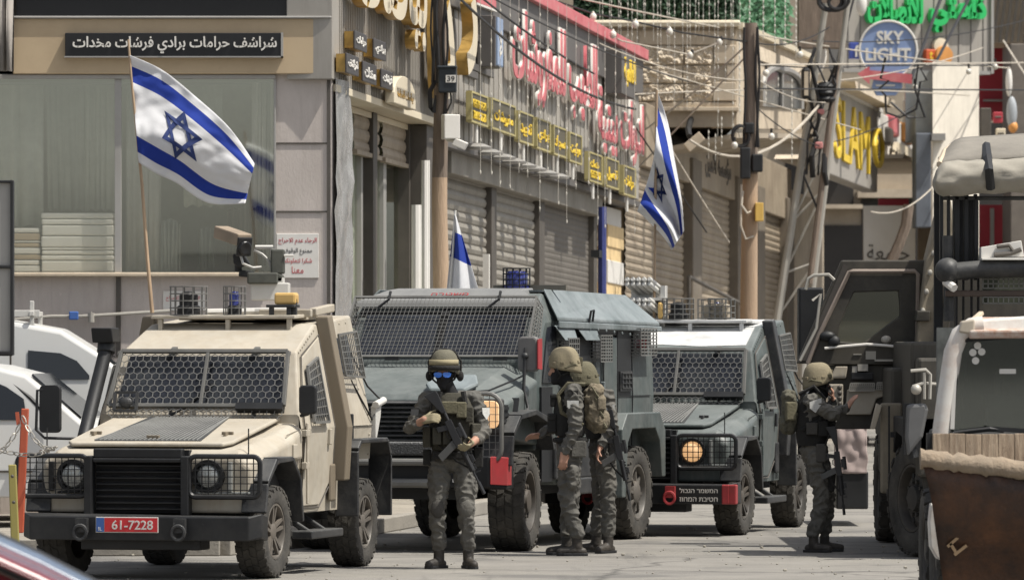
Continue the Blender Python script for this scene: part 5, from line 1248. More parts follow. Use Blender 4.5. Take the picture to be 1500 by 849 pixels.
        b = MB(); b.bx(-1.86, -1.80, min(s*.92, s*.965), max(s*.92, s*.965), 1.10, 1.24); b.bx(-1.70, -1.56, min(s*.92, s*.95), max(s*.92, s*.95), 1.26, 1.30); b.build_each('door_handle', paint if not grey else m_steel, do, bevel=.008)
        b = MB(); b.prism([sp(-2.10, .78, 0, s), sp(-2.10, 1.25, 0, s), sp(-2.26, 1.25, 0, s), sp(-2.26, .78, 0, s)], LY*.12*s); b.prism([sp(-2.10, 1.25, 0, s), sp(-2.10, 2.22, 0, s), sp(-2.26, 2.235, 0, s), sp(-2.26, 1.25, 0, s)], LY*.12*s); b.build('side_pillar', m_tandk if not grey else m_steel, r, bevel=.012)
        b = MB(); b.prism([sp(-2.50, 1.72, .0, s), sp(-2.50, 2.02, .0, s), sp(-2.98, 2.06, .0, s), sp(-2.98, 1.72, 0, s)], LY*.022*s); wo_ = b.build('rear_window', m_wscr, r)
        b = MB(); p4 = [sp(-2.44, 1.70, .09, s), sp(-3.06, 1.68, .09, s), sp(-2.44, 2.06, .09, s), sp(-3.06, 2.09, .09, s)]; gridmesh(b, *p4, 11, 7, .008, LY); quadframe(b, [p4[0], p4[1], p4[3], p4[2]], .018, LY); b.build('window_guard', m_wire, wo_)
        b = MB(); b.bx(-2.62, -2.56, min(s*.92, s*.95), max(s*.92, s*.95), 1.10, 1.36); b.bx(-2.56, -2.52, min(s*.83, s*.86), max(s*.83, s*.86), 1.50, 1.66); b.build('firing_slot', m_black, r, bevel=.01)
        for (x, z) in ((-2.4, 2.15), (-2.7, 2.17), (-3.0, 2.19), (-2.45, 1.62), (-3.1, 1.6), (-2.45, 1.0), (-3.15, 1.2), (-1.2, 1.0), (-1.9, .9)):
            pass
        # wheel arches
        b = MB(); pf = [(.50, .56), (.44, .80), (.17, .985), (-.30, .985), (-.52, .82), (-.60, .46)]
        for (p, q) in zip(pf[:-1], pf[1:]):
            n_ = V((-(q[1]-p[1]), 0, q[0]-p[0])).normalized()*-.04
            b.prism([V((p[0], s*.84, p[1])), V((q[0], s*.84, q[1])), V((q[0], s*.84, q[1]))+n_, V((p[0], s*.84, p[1]))+n_], (0, s*.22, 0))
        b.prism([V((.47, s*.85, .58)), V((.42, s*.85, .80)), V((.16, s*.85, .96)), V((-.29, s*.85, .96)), V((-.5, s*.85, .8)), V((-.58, s*.85, .5))], (0, s*.02, 0))
        b.build('front_mudguard', m_steel, r, bevel=.01)
        b = MB(); pf = [(-2.36, .46), (-2.36, 1.03), (-2.46, 1.10), (-3.34, 1.10), (-3.44, .98), (-3.44, .44)]
        for i, (p, q) in enumerate(zip(pf[:-1], pf[1:])):
            n_ = V((-(q[1]-p[1]), 0, q[0]-p[0])).normalized()*-.04
            y0 = .86
            b.prism([V((p[0], s*y0, p[1])), V((q[0], s*y0, q[1])), V((q[0], s*y0, q[1]))+n_, V((p[0], s*y0, p[1]))+n_], (0, s*.21, 0))
        b.bx(-3.40, -2.40, min(s*.86, s*.88), max(s*.86, s*.88), .95, 1.08)
        b.build('rear_mudguard', m_steel, r, bevel=.012)
    b = MB()                                          # rivets and hinges
    for (x, z) in ((-2.4, 2.13), (-2.62, 2.15), (-2.84, 2.16), (-3.06, 2.17), (-2.42, 1.60), (-3.1, 1.58), (-2.42, 1.02), (-3.2, 1.25), (-3.2, 1.9), (-1.06, 1.0), (-1.06, 1.15), (-.75, 1.1)):
        p = sp(x, z, 0); b.ell(p, (.014, .01, .014), None, 8, 5)
    b.build_each('rivet', paint, r, smooth=True)
    b = MB(); b.bx(-1.14, -1.04, .915, .965, .9, .96); b.bx(-1.14, -1.04, .915, .965, 1.18, 1.24); b.bx(-.80, -.68, .932, .955, 1.0, 1.12); b.tube([V((-1.07, .96, .6)), V((-1.07, .96, 1.3))], .014, 6); b.build('door_hinge', paint, r, bevel=.008)
    b = MB(); b.bx(-2.08, -1.92, .90, .935, .60, .93); b.build('jerry_holder', m_tandk if not grey else m_steel, r, bevel=.02)
    b = MB(); b.bx(-1.95, -.95, .84, 1.04, .30, .37); b.bar((-1.2, .7, .5), (-1.2, .95, .34), .05); b.bar((-1.7, .7, .5), (-1.7, .95, .34), .05); b.build('side_step', m_steel, r, bevel=.012)
    b = MB(); b.prism([V((-3.36, .90, 1.42)), V((-3.55, .90, 1.44)), V((-3.52, .90, 1.32)), V((-3.36, .90, 1.08))], (0, .05, 0)); b.tube([V((-3.34, .95, 1.43)), V((-3.62, .95, 1.47))], .035, 8); b.build('rear_bracket', m_whitem if not grey else m_steel, r, bevel=.006)
    b = MB(); b.tube([V((-2.9, .84, 1.66)), V((-3.3, .93, 1.30)), V((-3.52, .95, 1.46))], .009, 5); b.tube([V((-2.95, .80, 1.95)), V((-3.25, .90, 1.6)), V((-3.5, .95, 1.48))], .009, 5); b.build('cable', m_black, r)
    # mirrors
    b = MB(); b.prism([V((-.98, y+1.0, z+1.50)) for y, z in roundrect(0, 0, .155, .25, .035)], (.05, 0, 0)); b.bar((-1.0, .92, 1.36), (-.97, 1.0, 1.38), .04, .03); b.build('mirror', m_black, r, bevel=.012)
    b = MB(); b.prism([V((-.50, y-1.17, z+1.42)) for y, z in roundrect(0, 0, .185, .41, .04)], (.06, 0, 0)); b.tube([V((-.48, -1.10, 1.60)), V((-.44, -1.28, 1.58)), V((-.44, -1.29, 1.24)), V((-.46, -1.22, 1.17)), V((-.6, -.85, 1.16))], .014, 6); b.build('mirror', m_black, r, bevel=.012)
    for y in (-.92, .86): 
        b = MB(); b.tube([V((.38, y, 1.02)), V((.38, y, 1.27))], .006, 5); b.build('wing_rod', m_black, r)
    if not grey:
        b = MB(); b.tube([V((-.75, -.96, 1.16)), V((-1.0, -.965, 1.45)), V((-1.22, -.93, 1.85)), V((-1.28, -.92, 1.98))], .062, 12); b.tube([V((-1.25, -.92, 1.90)), V((-1.28, -.92, 1.99))], .08, 12)
        b.obx((-1.26, -.925, 2.055), (.11, 0, 0), (0, .095, 0), (.02, 0, .065)); b.build('snorkel', m_black, r, smooth=True, ang=40, bevel=.01)
        b = MB(); quadframe(b, [V((-.92, -.74, 1.40)), V((-.92, -.54, 1.40)), V((-.96, -.54, 1.56)), V((-.96, -.74, 1.56))], .025, LX); b.ell((-.95, -.64, 1.47), (.03, .06, .05)); b.build('spot_lamp', m_wiredk, r)
    # roof fittings
    b = MB(); b.prism([V((-1.86, -.70, 2.20)), V((-1.86, .62, 2.20)), V((-2.18, .62, 2.21)), V((-2.18, -.70, 2.21))], (0, 0, .03))
    for y in (-.62, .0, .56): b.bar((-1.90, y, 2.08), (-1.90, y, 2.2), .05, .04)
    b.build('roof_shelf', paint if not grey else m_grnw, r, bevel=.006)
    b = MB(); b.bx(-2.20, -2.9, -.55, .62, 2.19, 2.23); b.build('roof_hatch', paint if not grey else m_grnw, r, bevel=.01)
    if grey:
        b = MB(); b.add([(-2.04, .66, 2.158), (-2.04, -.66, 2.158), (-3.25, -.64, 2.240), (-3.25, .64, 2.240)], [(0, 1, 2, 3)]); o = b.build('roof_panel', m_grnw, r); md = o.modifiers.new('t', 'SOLIDIFY'); md.thickness = .008; md.offset = 1
    return r

def jeep_local(O, yaw):
    a = heading(yaw); return Matrix.Translation(O) @ Matrix.Rotation(a, 4, 'Z')
J1O = V((-2.958, 52.24, 0)); J1 = make_jeep('sand coloured armoured jeep with red number plate 61-7228 and caged windscreen', J1O, R(14), m_tan, False)
for s, st in ((1, -.04), (-1, -.04)): wheel(J1, (0, s*.875, .395), .395, .255, m_rim, s, st)
for s in (1, -1): wheel(J1, (-2.85, s*.875, .395), .395, .255, m_rim, s)
J2O = V((1.447, 63.84, 0)); J2 = make_jeep('dark grey green armoured jeep with chalky white roof and one lit headlamp', J2O, R(14), m_grn, True)
for s in (1, -1): wheel(J2, (0, s*.875, .395), .395, .255, m_rimdk, s, -.04); wheel(J2, (-2.85, s*.875, .395), .395, .255, m_rimdk, s)
# fittings on the sand jeep roof
cage(J1, (-2.02, -.40, 2.235), .165, .25, lamp=m_black); cage(J1, (-2.0, .03, 2.235), .098, .25, lamp=m_bluelamp, nv=9)
b = MB(); b.bx(-1.98, -1.94, .36, .40, 2.23, 2.30); b.bx(-2.08, -2.04, .52, .56, 2.23, 2.30); b.bx(-1.98, -1.94, .52, .56, 2.23, 2.30); b.bx(-2.10, -1.92, .34, .60, 2.30, 2.325); b.bx(-2.02, -1.98, .56, .60, 2.22, 2.38); b.build('lamp_stand', m_steel, J1, bevel=.005)
b = MB(); b.bx(-2.08, -1.96, .40, .60, 2.325, 2.43); b.build('amber_block', m_amber, J1, bevel=.022)
b = MB(); b.tube([V((-2.2, -.30, 2.26)), V((-2.4, .1, 2.27)), V((-2.3, .5, 2.27))], .03, 8); b.build('roof_tube', m_whitem, J1, smooth=True)
b = MB(); b.bar((-2.3, .66, 2.26), (-2.9, .66, 2.30), .07, .07); b.bar((-2.2, .2, 2.25), (-2.2, .68, 2.25), .06, .07); b.build('roof_rail', m_tan, J1, bevel=.01)
# camera mount on the roof
J1M = jeep_local(J1O, R(14))
cm3 = wthing('camera_mount', 'surveillance camera in a tan housing on a dark roof mount above the sand jeep', 'camera')
DCM = 54.9
def cp(x, y, d=0): return P(x, y, DCM+d)
b = MB(); fbox(b, DCM, 368, 414, 424, 440, .25, .12); fbox(b, DCM, 372, 405, 416, 415, .2, .1); b.build('base', m_whitem, cm3, bevel=.012)
b = MB(); fbox(b, DCM, 363, 399, 408, 416, .14, .16); fbox(b, DCM, 397, 365, 417, 401, .12, .1); b.prism([cp(364, 399, -.1), cp(408, 399, -.1), cp(416, 404, -.1), cp(414, 414, -.1), cp(370, 414, -.1)], (0, .2, 0)); b.build('turret', m_camo, cm3, bevel=.015)
b = MB(); b.tube([cp(349, 398), cp(349, 372)], .035, 8); b.prism([cp(341, 372, -.08), cp(357, 372, -.08), cp(366, 386, -.08), cp(350, 392, -.08), cp(342, 386, -.08)], (0, .16, 0)); b.bar(cp(350, 400), cp(372, 402), .08, .06); b.build('yoke', m_black, cm3, bevel=.01)
ax = (cp(322, 345) - cp(356, 357)).normalized()
b = MB(); c_ = cp(340, 352); ux = (cp(358, 357, -.22)-cp(323, 345, .12)); L_ = ux.length/2; ux.normalize(); uy = Z3.cross(ux).normalized(); uzz = ux.cross(uy)
b.obx(c_ + uzz*.04, ux*L_, uy*.075, uzz*.055); b.build('housing', mat('brown_housing', (.26, .205, .15), .6), cm3, bevel=.012)
b = MB(); b.obx(c_ + ux*(L_+.005) - uzz*.02, ux*.012, uy*.075, uzz*.085); b.lathe([(0, 0), (.07, 0), (.06, .03), (0, .02)], c_ + ux*(L_+.01) - uzz*.03, ux, 16); b.build('lens', m_blackgl, cm3, bevel=.01)
b = MB(); b.tube([cp(372, 366), cp(384, 372), cp(394, 382), cp(398, 394)], .014, 6); b.tube([cp(352, 372, -.1), cp(356, 386, -.15), cp(370, 392, -.1), cp(382, 391)], .012, 6); b.tube([cp(374, 362), cp(400, 362)], .02, 6); b.build('cable', m_whitem, cm3, smooth=True)
b = MB(); b.lathe([(0, 0), (.022, 0), (.022, .07), (0, .07)], cp(399, 376), (0, 0, 1), 10); b.tube([cp(416, 374, -.1), cp(430, 374, -.1)], .012, 5); b.build('sensor', m_whitem, cm3)

# fittings on the grey jeep roof: two cages, a caged lamp box and a rack of white tubes
cage(J2, (-2.02, -.16, 2.235), .17, .225, lamp=m_black); cage(J2, (-2.02, .27, 2.235), .10, .225, lamp=m_bluelamp, nv=9)
b = MB()
for (x, y) in ((-1.92, .08), (-1.92, .44), (-2.12, .08), (-2.12, .44)): b.bar((x, y, 2.24), (x, y, 2.45), .012)
for z in (2.25, 2.31, 2.38, 2.45): quadframe(b, [V((-1.92, .08, z)), V((-1.92, .44, z)), V((-2.12, .44, z)), V((-2.12, .08, z))], .009, Z3)
for i in range(6): b.bar((-1.92, .08+.06*i, 2.24), (-1.92, .08+.06*i, 2.45), .007); b.bar((-2.12, .08+.06*i, 2.45), (-1.92, .08+.06*i, 2.45), .007)
co = b.build('light_cage', m_wire, J2); b = MB(); b.bx(-2.08, -1.95, .12, .40, 2.24, 2.40); b.build('warning_lamp', mat('pale_lens', (.34, .29, .22), .4), co, bevel=.02)
tr = MB()
for row in range(2):
    for i in range(5):
        for k in range(2):
            c0 = V((-2.0, -.66+.062*i, 2.62-.22*row-.05*k)); tr.lathe([(0, -.12), (.026, -.12), (.026, .12), (.016, .125), (0, .12)], c0 + V((0, 0, .0)), V((.75, -.25, .35)), 10)
tr.bar((-2.05, -.33, 2.1), (-2.05, -.33, 2.60), .05, .05); tr.bx(-2.14, -1.96, -.70, -.31, 2.44, 2.47); tr.bx(-2.16, -2.12, -.70, -.31, 2.10, 2.60); tr.bx(-2.14, -1.96, -.70, -.31, 2.22, 2.25)
tr.build('tube_rack', m_whitem, J2, smooth=True, ang=40)
b = MB(); b.bx(-1.96, -1.90, -.36, -.31, 2.24, 2.42); b.build('amber_lamp', m_amber, J2, bevel=.02)

# ---- armoured truck
TO = V((-.898, 59.14, 0)); TYAW = R(17.5)
T = thing('armoured_truck', 'large dark grey green armoured truck with caged windscreen behind the soldier with a rifle', 'armoured truck', TO, heading(TYAW))
LX = V((1, 0, 0)); LY = V((0, 1, 0))
b = MB()                                             # cabin and rear box
def trk(x, yb, zb, yw, zw, ye, ze, yr, zr): return [V((x, s*y, z)) for s, seq in ((1, ((yb, zb), (yw, zw), (ye, ze), (yr, zr))), (-1, ((yr, zr), (ye, ze), (yw, zw), (yb, zb)))) for (y, z) in seq]
b.loft([trk(-.62, .98, .95, 1.0, 1.45, .985, 1.75, .98, 1.80), trk(-.98, .98, .95, 1.0, 1.45, .97, 2.18, .90, 2.36), trk(-1.30, .98, .60, 1.02, 1.45, 1.0, 2.205, .84, 2.47), trk(-4.45, .98, .60, 1.02, 1.45, .99, 2.16, .76, 2.435), trk(-4.68, .95, .65, 1.0, 1.45, .97, 2.10, .90, 2.16)])
b.build('body', m_grn, T, bevel=.02)
b = MB(); b.bx(-4.5, .6, -.7, .7, .5, .96); b.build('chassis', m_black, T)
b = MB()                                             # roof facets and overhanging edge
for s in (1, -1):
    b.prism([V((-1.10, s*1.06, 2.20)), V((-1.32, s*.85, 2.482)), V((-4.40, s*.77, 2.447)), V((-4.72, s*1.05, 2.155))], (0, 0, .035))
    b.prism([V((-1.10, s*1.065, 2.20)), V((-4.72, s*1.055, 2.155)), V((-4.72, s*1.055, 2.10)), V((-1.10, s*1.065, 2.13))], (0, s*.02, 0))
b.build('roof_side', m_grn2, T, bevel=.012)
b = MB(); b.prism([V((-1.32, -.84, 2.485)), V((-1.32, .84, 2.485)), V((-4.40, .76, 2.45)), V((-4.40, -.76, 2.45))], (0, 0, .02)); b.build('roof', m_grn2, T)
# visor
b = MB(); b.loft([[V((-.90, -.99, 2.335)), V((-.90, .95, 2.335)), V((-.93, .93, 2.39)), V((-.93, -.97, 2.39))], [V((-1.15, -.72, 2.44)), V((-1.15, .70, 2.44)), V((-1.13, .68, 2.505)), V((-1.13, -.70, 2.505))], [V((-1.45, -.72, 2.46)), V((-1.45, .72, 2.46)), V((-1.45, .70, 2.525)), V((-1.45, -.70, 2.525))]])
b.build('visor', mat('visor_grey', (.17, .172, .17), .6, var=.12, dirt=(.2, .2, .19), damt=.3), T, bevel=.01)
m_ = axes(V((-1.03, -.02, 2.462)), V((0, 1, 0)), V((-.25, 0, .13)).normalized(), V((.13, 0, .25)).normalized())
lettering('משטרה'[::-1], 'marking', .38, .05, m_bumpred, T, m_, .004)
b = MB(); b.bar((-1.6, .25, 2.53), (-1.6, 1.0, 2.53), .05, .05); b.build('roof_bar', mat('bare_brown_bar', (.12, .11, .09), .7), T)
# bonnet
b = MB()
def hr(x, y, z0, z1, c): return [V((x, -y, z0)), V((x, y, z0)), V((x, y, z1-c)), V((x, y-c*1.8, z1)), V((x, -y+c*1.8, z1)), V((x, -y, z1-c))]
b.loft([hr(.66, .90, 1.02, 1.44, .12), hr(.58, .97, 1.02, 1.50, .15), hr(.10, 1.0, 1.05, 1.62, .17), hr(-.66, 1.0, 1.0, 1.79, .16)]); b.build('bonnet', m_grn, T, bevel=.03, seg=3)
b = MB(); b.prism([V((.60, .30, 1.512)), V((.60, .66, 1.505)), V((.42, .74, 1.565)), V((.10, .62, 1.64)), V((.10, .22, 1.64)), V((.45, .22, 1.56))], (0, 0, .05)); b.build('bonnet_bulge', m_grn2, T, bevel=.03)
b = MB(); b.tube([V((.56, .62, 1.515)), V((.4, .84, 1.535)), V((-.1, .93, 1.63)), V((-.45, .95, 1.69))], .010, 5); b.bar((.18, 1.01, 1.25), (.10, 1.01, 1.46), .07, .02); b.build('bonnet_strap', m_black, T)
b = MB(); b.bx(.60, .66, -.92, .66, 1.04, 1.44); b.build('grille', m_seat, T)
b = MB()
for i in range(9):
    z = 1.07 + i*.044; b.prism([V((.66, -.92, z)), V((.71, -.92, z-.014)), V((.71, -.92, z-.004)), V((.66, -.92, z+.014))], (0, 1.58, 0))
b.build('grille_slat', m_steel, T)
# headlamps with round bar guard
for s in (1, -1):
    b = MB(); b.bx(.60, .70, min(s*.76, s*1.06), max(s*.76, s*1.06), 1.12, 1.46); ho = b.build('headlamp', m_steel, T, bevel=.02)
    b = MB(); b.prism([V((.70, y+s*.93, z+1.31)) for y, z in roundrect(0, 0, .21, .26, .06)], (.02, 0, 0)); b.build('lens', m_lit if s > 0 else m_clear, ho, bevel=.006)
    b = MB(); pts = roundrect(s*.82, 1.18, .54, .66, .14); b.tube([V((.80, y, z)) for y, z in pts], .022, 8, closed=True)
    for i in range(1, 9): y = s*.82-.27+.54*i/9; b.bar((.80, y, .87), (.80, y, 1.49), .006)
    for i in range(1, 10): z = .85+.66*i/10; b.bar((.80, s*.82-.26, z), (.80, s*.82+.26, z), .006)
    b.bar((.6, s*.6, 1.1), (.8, s*.6, 1.1), .03); b.build('lamp_guard', m_wire, T, smooth=True)
    b = MB(); b.bx(.40, .62, min(s*.98, s*1.03), max(s*.98, s*1.03), 1.15, 1.40)
    for i in range(4): b.bx(.42, .60, min(s*1.03, s*1.045), max(s*1.03, s*1.045), 1.17+i*.06, 1.20+i*.06)
    b.build('side_vent', m_black, T)
# bumper, winch plate and bars
b = MB(); b.prism([V((.5, -1.12, .60)), V((.74, -1.12, .60)), V((.86, -.98, .62)), V((.86, .98, .62)), V((.74, 1.12, .60)), V((.5, 1.12, .60))], (0, 0, .30)); bo = b.build('bumper', m_bump, T, bevel=.015)
b = MB(); b.bx(.60, .9, -.95, .60, .92, 1.05); b.build('winch_cover', mat('grainy_plate', (.05, .05, .05), .6, var=.5, scale=40, bump=.8, bscale=60, updust=(.2, .2, .2)), T, bevel=.02)
b = MB(); b.tube([V((.92, -1.0, .86)), V((.92, .55, .86))], .035, 10); b.tube([V((.9, -1.0, .66)), V((.9, .45, .66))], .045, 10); b.build('bumper_bar', m_wire, T, smooth=True)
b = MB(); b.prism([V((.868, 1.0, .65)), V((.85, 1.01, .65)), V((.745, 1.128, .64)), V((.60, 1.128, .64)), V((.60, 1.0, .65))], (0, 0, .265)); b.build('red_corner', m_bumpred, T, bevel=.012)
fm2 = axes(V((.862, .66, .78)), V((0, 1, 0)), V((0, 0, 1)), V((1, 0, 0)))
lettering('משטרה ירוק'[::-1], 'lettering', .26, .05, m_white, T, fm2, .006, grow=.012)
fm2.translation = V((.862, .66, .69)); lettering('גבול'[::-1], 'lettering', .24, .04, m_white, T, fm2, .006, grow=.012)
# windscreen and slanted mesh
A = V((-.62, 0, 1.80)); B = V((-.98, 0, 2.36)); uz = (B-A).normalized(); un = V((uz.z, 0, -uz.x)); H = (B-A).length
for (y0, y1) in ((-.86, -.08), (.0, .84)):
    b = MB(); b.prism([A + uz*.05 + LY*y0 + un*.004, A + uz*.05 + LY*y1 + un*.004, A + uz*(H-.1) + LY*(y1*.96) + un*.004, A + uz*(H-.1) + LY*(y0*.96) + un*.004], un*.01); b.build('windscreen', mat('truck_glass', (.014, .017, .026), .1, var=.5, scale=1.5, dirt=(.07, .075, .08), damt=.3, dscale=1.8), T)
b = MB(); b.bx(-.99, -.90, -.9, .88, 2.20, 2.30); b.prism([A + uz*.05 - LY*.06 + un*.01, A + uz*.05 + LY*.0 + un*.01, A + uz*H + LY*.02 + un*.01, A + uz*H - LY*.06 + un*.01], un*.02); b.build('sun_strip', m_seat, T)
b = MB(); o0 = A + un*.14 - uz*.02
pA, pB, pC, pD = o0 - LY*.98, o0 + LY*.93, o0 + uz*(H+.02) - LY*.94, o0 + uz*(H+.02) + LY*.92
quadframe(b, [pA, pB, pD, pC], .02, un); go = b.build('windscreen_guard', m_wire, T)
b = MB()
for i in range(1, 44):
    t = i/44; a_ = pA.lerp(pB, t); c_ = pC.lerp(pD, min(1, t+.03)); b.bar(a_, c_, .0042, .0042, up=un)
for j in range(1, 16): b.bar(pA.lerp(pC, j/16), pB.lerp(pD, j/16), .0036, .0036, up=un)
b.build('guard_mesh', m_wire, go, weld=False)
b = MB()
for y in (-.58, .55): b.tube([pC.lerp(pD, (y+.94)/1.86) + un*.02 + uz*.05, pC.lerp(pD, (y+.94)/1.86) + un*.02 - uz*.04, pC.lerp(pD, (y+.94)/1.86) - uz*.12 - LY*.10], .014, 6)
for y in (-.5, .1, .6): b.bar(o0 + LY*y - uz*.03, o0 + LY*(y+.14) - uz*.03, .03, .03)
b.build_each('guard_clip', m_black, T)
b = MB()
for s in (1, -1):
    p4 = [pB if s > 0 else pA, V((-.66, s*1.0, 1.86)), pD if s > 0 else pC, V((-.98, s*.95, 2.33))]; gridmesh(b, *p4, 4, 14, .008, LY)
b.build('side_mesh', m_wire, go)
# left side details (its own left faces the camera)
s = 1
b = MB(); b.prism([V((-.78, 1.0, 1.60)), V((-1.02, .975, 2.14)), V((-1.26, .985, 2.16)), V((-1.26, 1.005, 1.60))], (0, .012, 0)); b.build('quarter_window', m_wscr, T)
for (x0, x1) in ((-1.08, -1.66), (-1.78, -2.42)):
    b = MB(); b.prism([V((x0+.02, 1.03, 2.16)), V((x1-.02, 1.03, 2.16)), V((x1+.06, 1.10, 2.02)), V((x0-.10, 1.10, 2.02))], (0, .02, -.01)); b.build('window_flap', m_grn2, T, bevel=.008)
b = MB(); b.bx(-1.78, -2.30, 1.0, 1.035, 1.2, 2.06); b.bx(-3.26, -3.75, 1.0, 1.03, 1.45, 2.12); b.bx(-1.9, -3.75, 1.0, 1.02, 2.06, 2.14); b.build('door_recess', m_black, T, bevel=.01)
b = MB(); b.bx(-3.30, -3.72, 1.03, 1.05, 1.50, 1.70); gridmesh(b, V((-3.34, 1.055, 1.53)), V((-3.68, 1.055, 1.53)), V((-3.34, 1.055, 1.68)), V((-3.68, 1.055, 1.68)), 3, 3, .012, LY, None); b.build('grab_panel', m_steel, T)
for (x0, x1, z0, z1) in ((-1.28, -1.62, 1.62, 2.03), (-2.36, -2.76, 1.80, 2.06), (-3.78, -4.36, 1.86, 2.13)):
    b = MB(); gridmesh(b, V((x0, 1.12, z0)), V((x1, 1.12, z0)), V((x0, 1.12, z1)), V((x1, 1.12, z1)), 5, 8, .012, LY); gridmesh(b, V((x0, 1.01, z0)), V((x0, 1.12, z0)), V((x0, 1.01, z1)), V((x0, 1.12, z1)), 2, 8, .011, LX); b.build('window_cage', m_wire, T)
    b = MB(); b.bx(x0-.03, x1+.03, 1.0, 1.03, z0+.03, z1-.03); b.build('side_window', m_wscr, T)
b = MB(); b.bx(-4.05, -4.10, 1.03, 1.09, 1.92, 2.02); b.build('red_lamp', m_bumpred, T)
b = MB(); b.bx(-2.44, -2.58, 1.01, 1.05, 1.0, 1.8); b.bx(-2.70, -2.74, 1.01, 1.06, 1.2, 1.6); b.build('door_edge', m_grn2, T, bevel=.01)
b = MB(); b.bx(-2.80, -3.24, 1.015, 1.03, 1.05, 2.04); b.build('door_panel', m_grn, T, bevel=.006)
b = MB()
for x in (-2.78, -3.26, -3.80, -1.70): b.tube([V((x, 1.012 if x != -1.70 else 1.02, .70)), V((x, 1.03, 1.45)), V((x, 1.015, 2.05))], .007, 4)
b.tube([V((-1.3, 1.025, 1.45)), V((-4.45, 1.025, 1.45))], .006, 4); b.build('weld_seam', m_black, T)
b = MB()
for i in range(12): b.ell((-1.3-.28*i, 1.078, 2.165-.0035*i*3.3), (.016, .010, .016), None, 6, 4)
for i in range(8): b.ell((-.55+.0*i, -.9+.26*i, 2.40), (.01, .01, .01), None, 6, 4) if False else None
b.build_each('bolt', m_grn2, T, smooth=True)
b = MB(); b.bx(-1.40, -2.80, 1.0, 1.10, .50, .66); b.bx(-1.05, -2.85, .98, 1.06, .66, 1.02); b.build('sill_box', m_steel, T, bevel=.015)
b = MB(); b.bx(-.70, -1.06, 1.0, 1.022, .64, 1.56); b.build('door_dark_panel', m_black, T)  # black panel standing for the dark inside of the open door
b = MB(); b.tube([V((-2.1, 1.08, 2.19)), V((-2.1, 1.1, 2.30)), V((-2.2, 1.1, 2.31)), V((-2.22, 1.08, 2.2))], .012, 6); b.build('roof_hook', m_black, T)
# mudguards
for s in (1, -1):
    b = MB(); pf = [(.66, .82), (.60, 1.10), (.38, 1.26), (-.10, 1.30), (-.52, 1.22), (-.66, .95)]
    for (p, q) in zip(pf[:-1], pf[1:]):
        n_ = V((-(q[1]-p[1]), 0, q[0]-p[0])).normalized()*-.05
        b.prism([V((p[0], s*.86, p[1])), V((q[0], s*.86, q[1])), V((q[0], s*.86, q[1]))+n_, V((p[0], s*.86, p[1]))+n_], (0, s*.30, 0))
    b.build('front_mudguard', m_steel, T, bevel=.012)
    b = MB(); b.prism([V((x, s*.90, z)) for x, z in ((-2.86, .44), (-2.86, 1.12), (-3.05, 1.28), (-4.22, 1.28), (-4.42, 1.1), (-4.42, .62), (-4.30, .62), (-4.22, .98), (-4.05, 1.12), (-3.22, 1.12), (-3.06, .98), (-2.98, .44))], (0, s*.30, 0))
    b.prism([V((x, s*.89, z)) for x, z in ((-2.98, .5), (-3.06, 1.0), (-3.2, 1.12), (-4.1, 1.12), (-4.3, .9), (-4.3, .6))], (0, s*.02, 0), 1); b.build('rear_mudguard', [m_grn, m_black], T, bevel=.015)
# mirror
b = MB(); b.prism([V((-.34, 1.02+y, 1.88+z)) for y, z in roundrect(0, 0, .20, .34, .05)], (.10, 0, 0)); mo = b.build('mirror', mat('mirror_back', (.13, .125, .12), .5), T, bevel=.02)
b = MB(); b.prism([V((-.35, 1.125, 1.73)), V((-.35, 1.125, 2.03)), V((-.22, 1.125, 2.02)), V((-.22, 1.125, 1.74))], (0, .012, 0)); b.build('red_edge', m_bumpred, mo)
b = MB(); b.tube([V((-.24, 1.0, 1.94)), V((-.22, 1.0, 1.80)), V((-.22, .99, 1.55)), V((-.2, 1.04, 1.36)), V((-.1, 1.03, 1.3))], .016, 7); b.ell((-.23, 1.0, 1.86), (.03, .035, .035)); b.build('mirror_stalk', m_steel, mo, smooth=True)
b = MB(); b.prism([V((-.36, y-1.18, 1.88+z)) for y, z in roundrect(0, 0, .20, .34, .05)], (.08, 0, 0)); b.tube([V((-.3, -1.15, 1.75)), V((-.25, -1.0, 1.4))], .016, 6); b.build('mirror', m_black, T, bevel=.02)
# roof beacon
b = MB(); b.lathe([(.13, 0), (.13, .05), (.11, .06), (.11, .16), (.09, .19), (0, .20)], (-1.55, .50, 2.50), (0, 0, 1), 20, 0); co = b.build('beacon', m_bluelamp, T, smooth=True)
cage(co, (-1.55, .50, 2.50), .135, .22, 'beacon_cage', mt=m_black)
for s, st in ((1, .10), (-1, .10)): wheel(T, (0, s*.965, .474), .474, .33, m_rimdk, s, st, hub='military', rr=.62)
for s in (1, -1): wheel(T, (-3.70, s*.985, .474), .474, .29, m_rim, s, hub='lug', rr=.60)

# ---- tall truck with its door open
m_olv = mat('dusty_olive_tan', (.25, .215, .16), .7, var=.12, dirt=(.11, .09, .065), damt=.4, dscale=2)
m_door = mat('dark_door_skin', (.04, .036, .029), .55, var=.3, dirt=(.085, .075, .058), damt=.4)
K = wthing('military_truck', 'tall military truck with its black door swung open and a rolled canvas canopy', 'truck')
b = MB()
b.bx(3.70, 6.2, 57.0, 62.6, 1.05, 2.0); b.bx(4.35, 6.2, 60.4, 62.6, 2.0, 2.85)
b.bx(3.60, 3.75, 58.35, 60.4, .72, 1.75); b.build('body', mat('dark_olive_body', (.05, .045, .036), .6, var=.25, streak=(.09, .08, .06), chips=(.11, .09, .07)), K, bevel=.03)
b = MB(); b.bx(3.74, 6.2, 56.6, 57.0, .75, 1.85); b.build('front_plate', m_door, K, bevel=.03)
b = MB(); b.bx(3.95, 5.6, 56.4, 63, .55, 1.1); b.build('chassis', m_black, K)
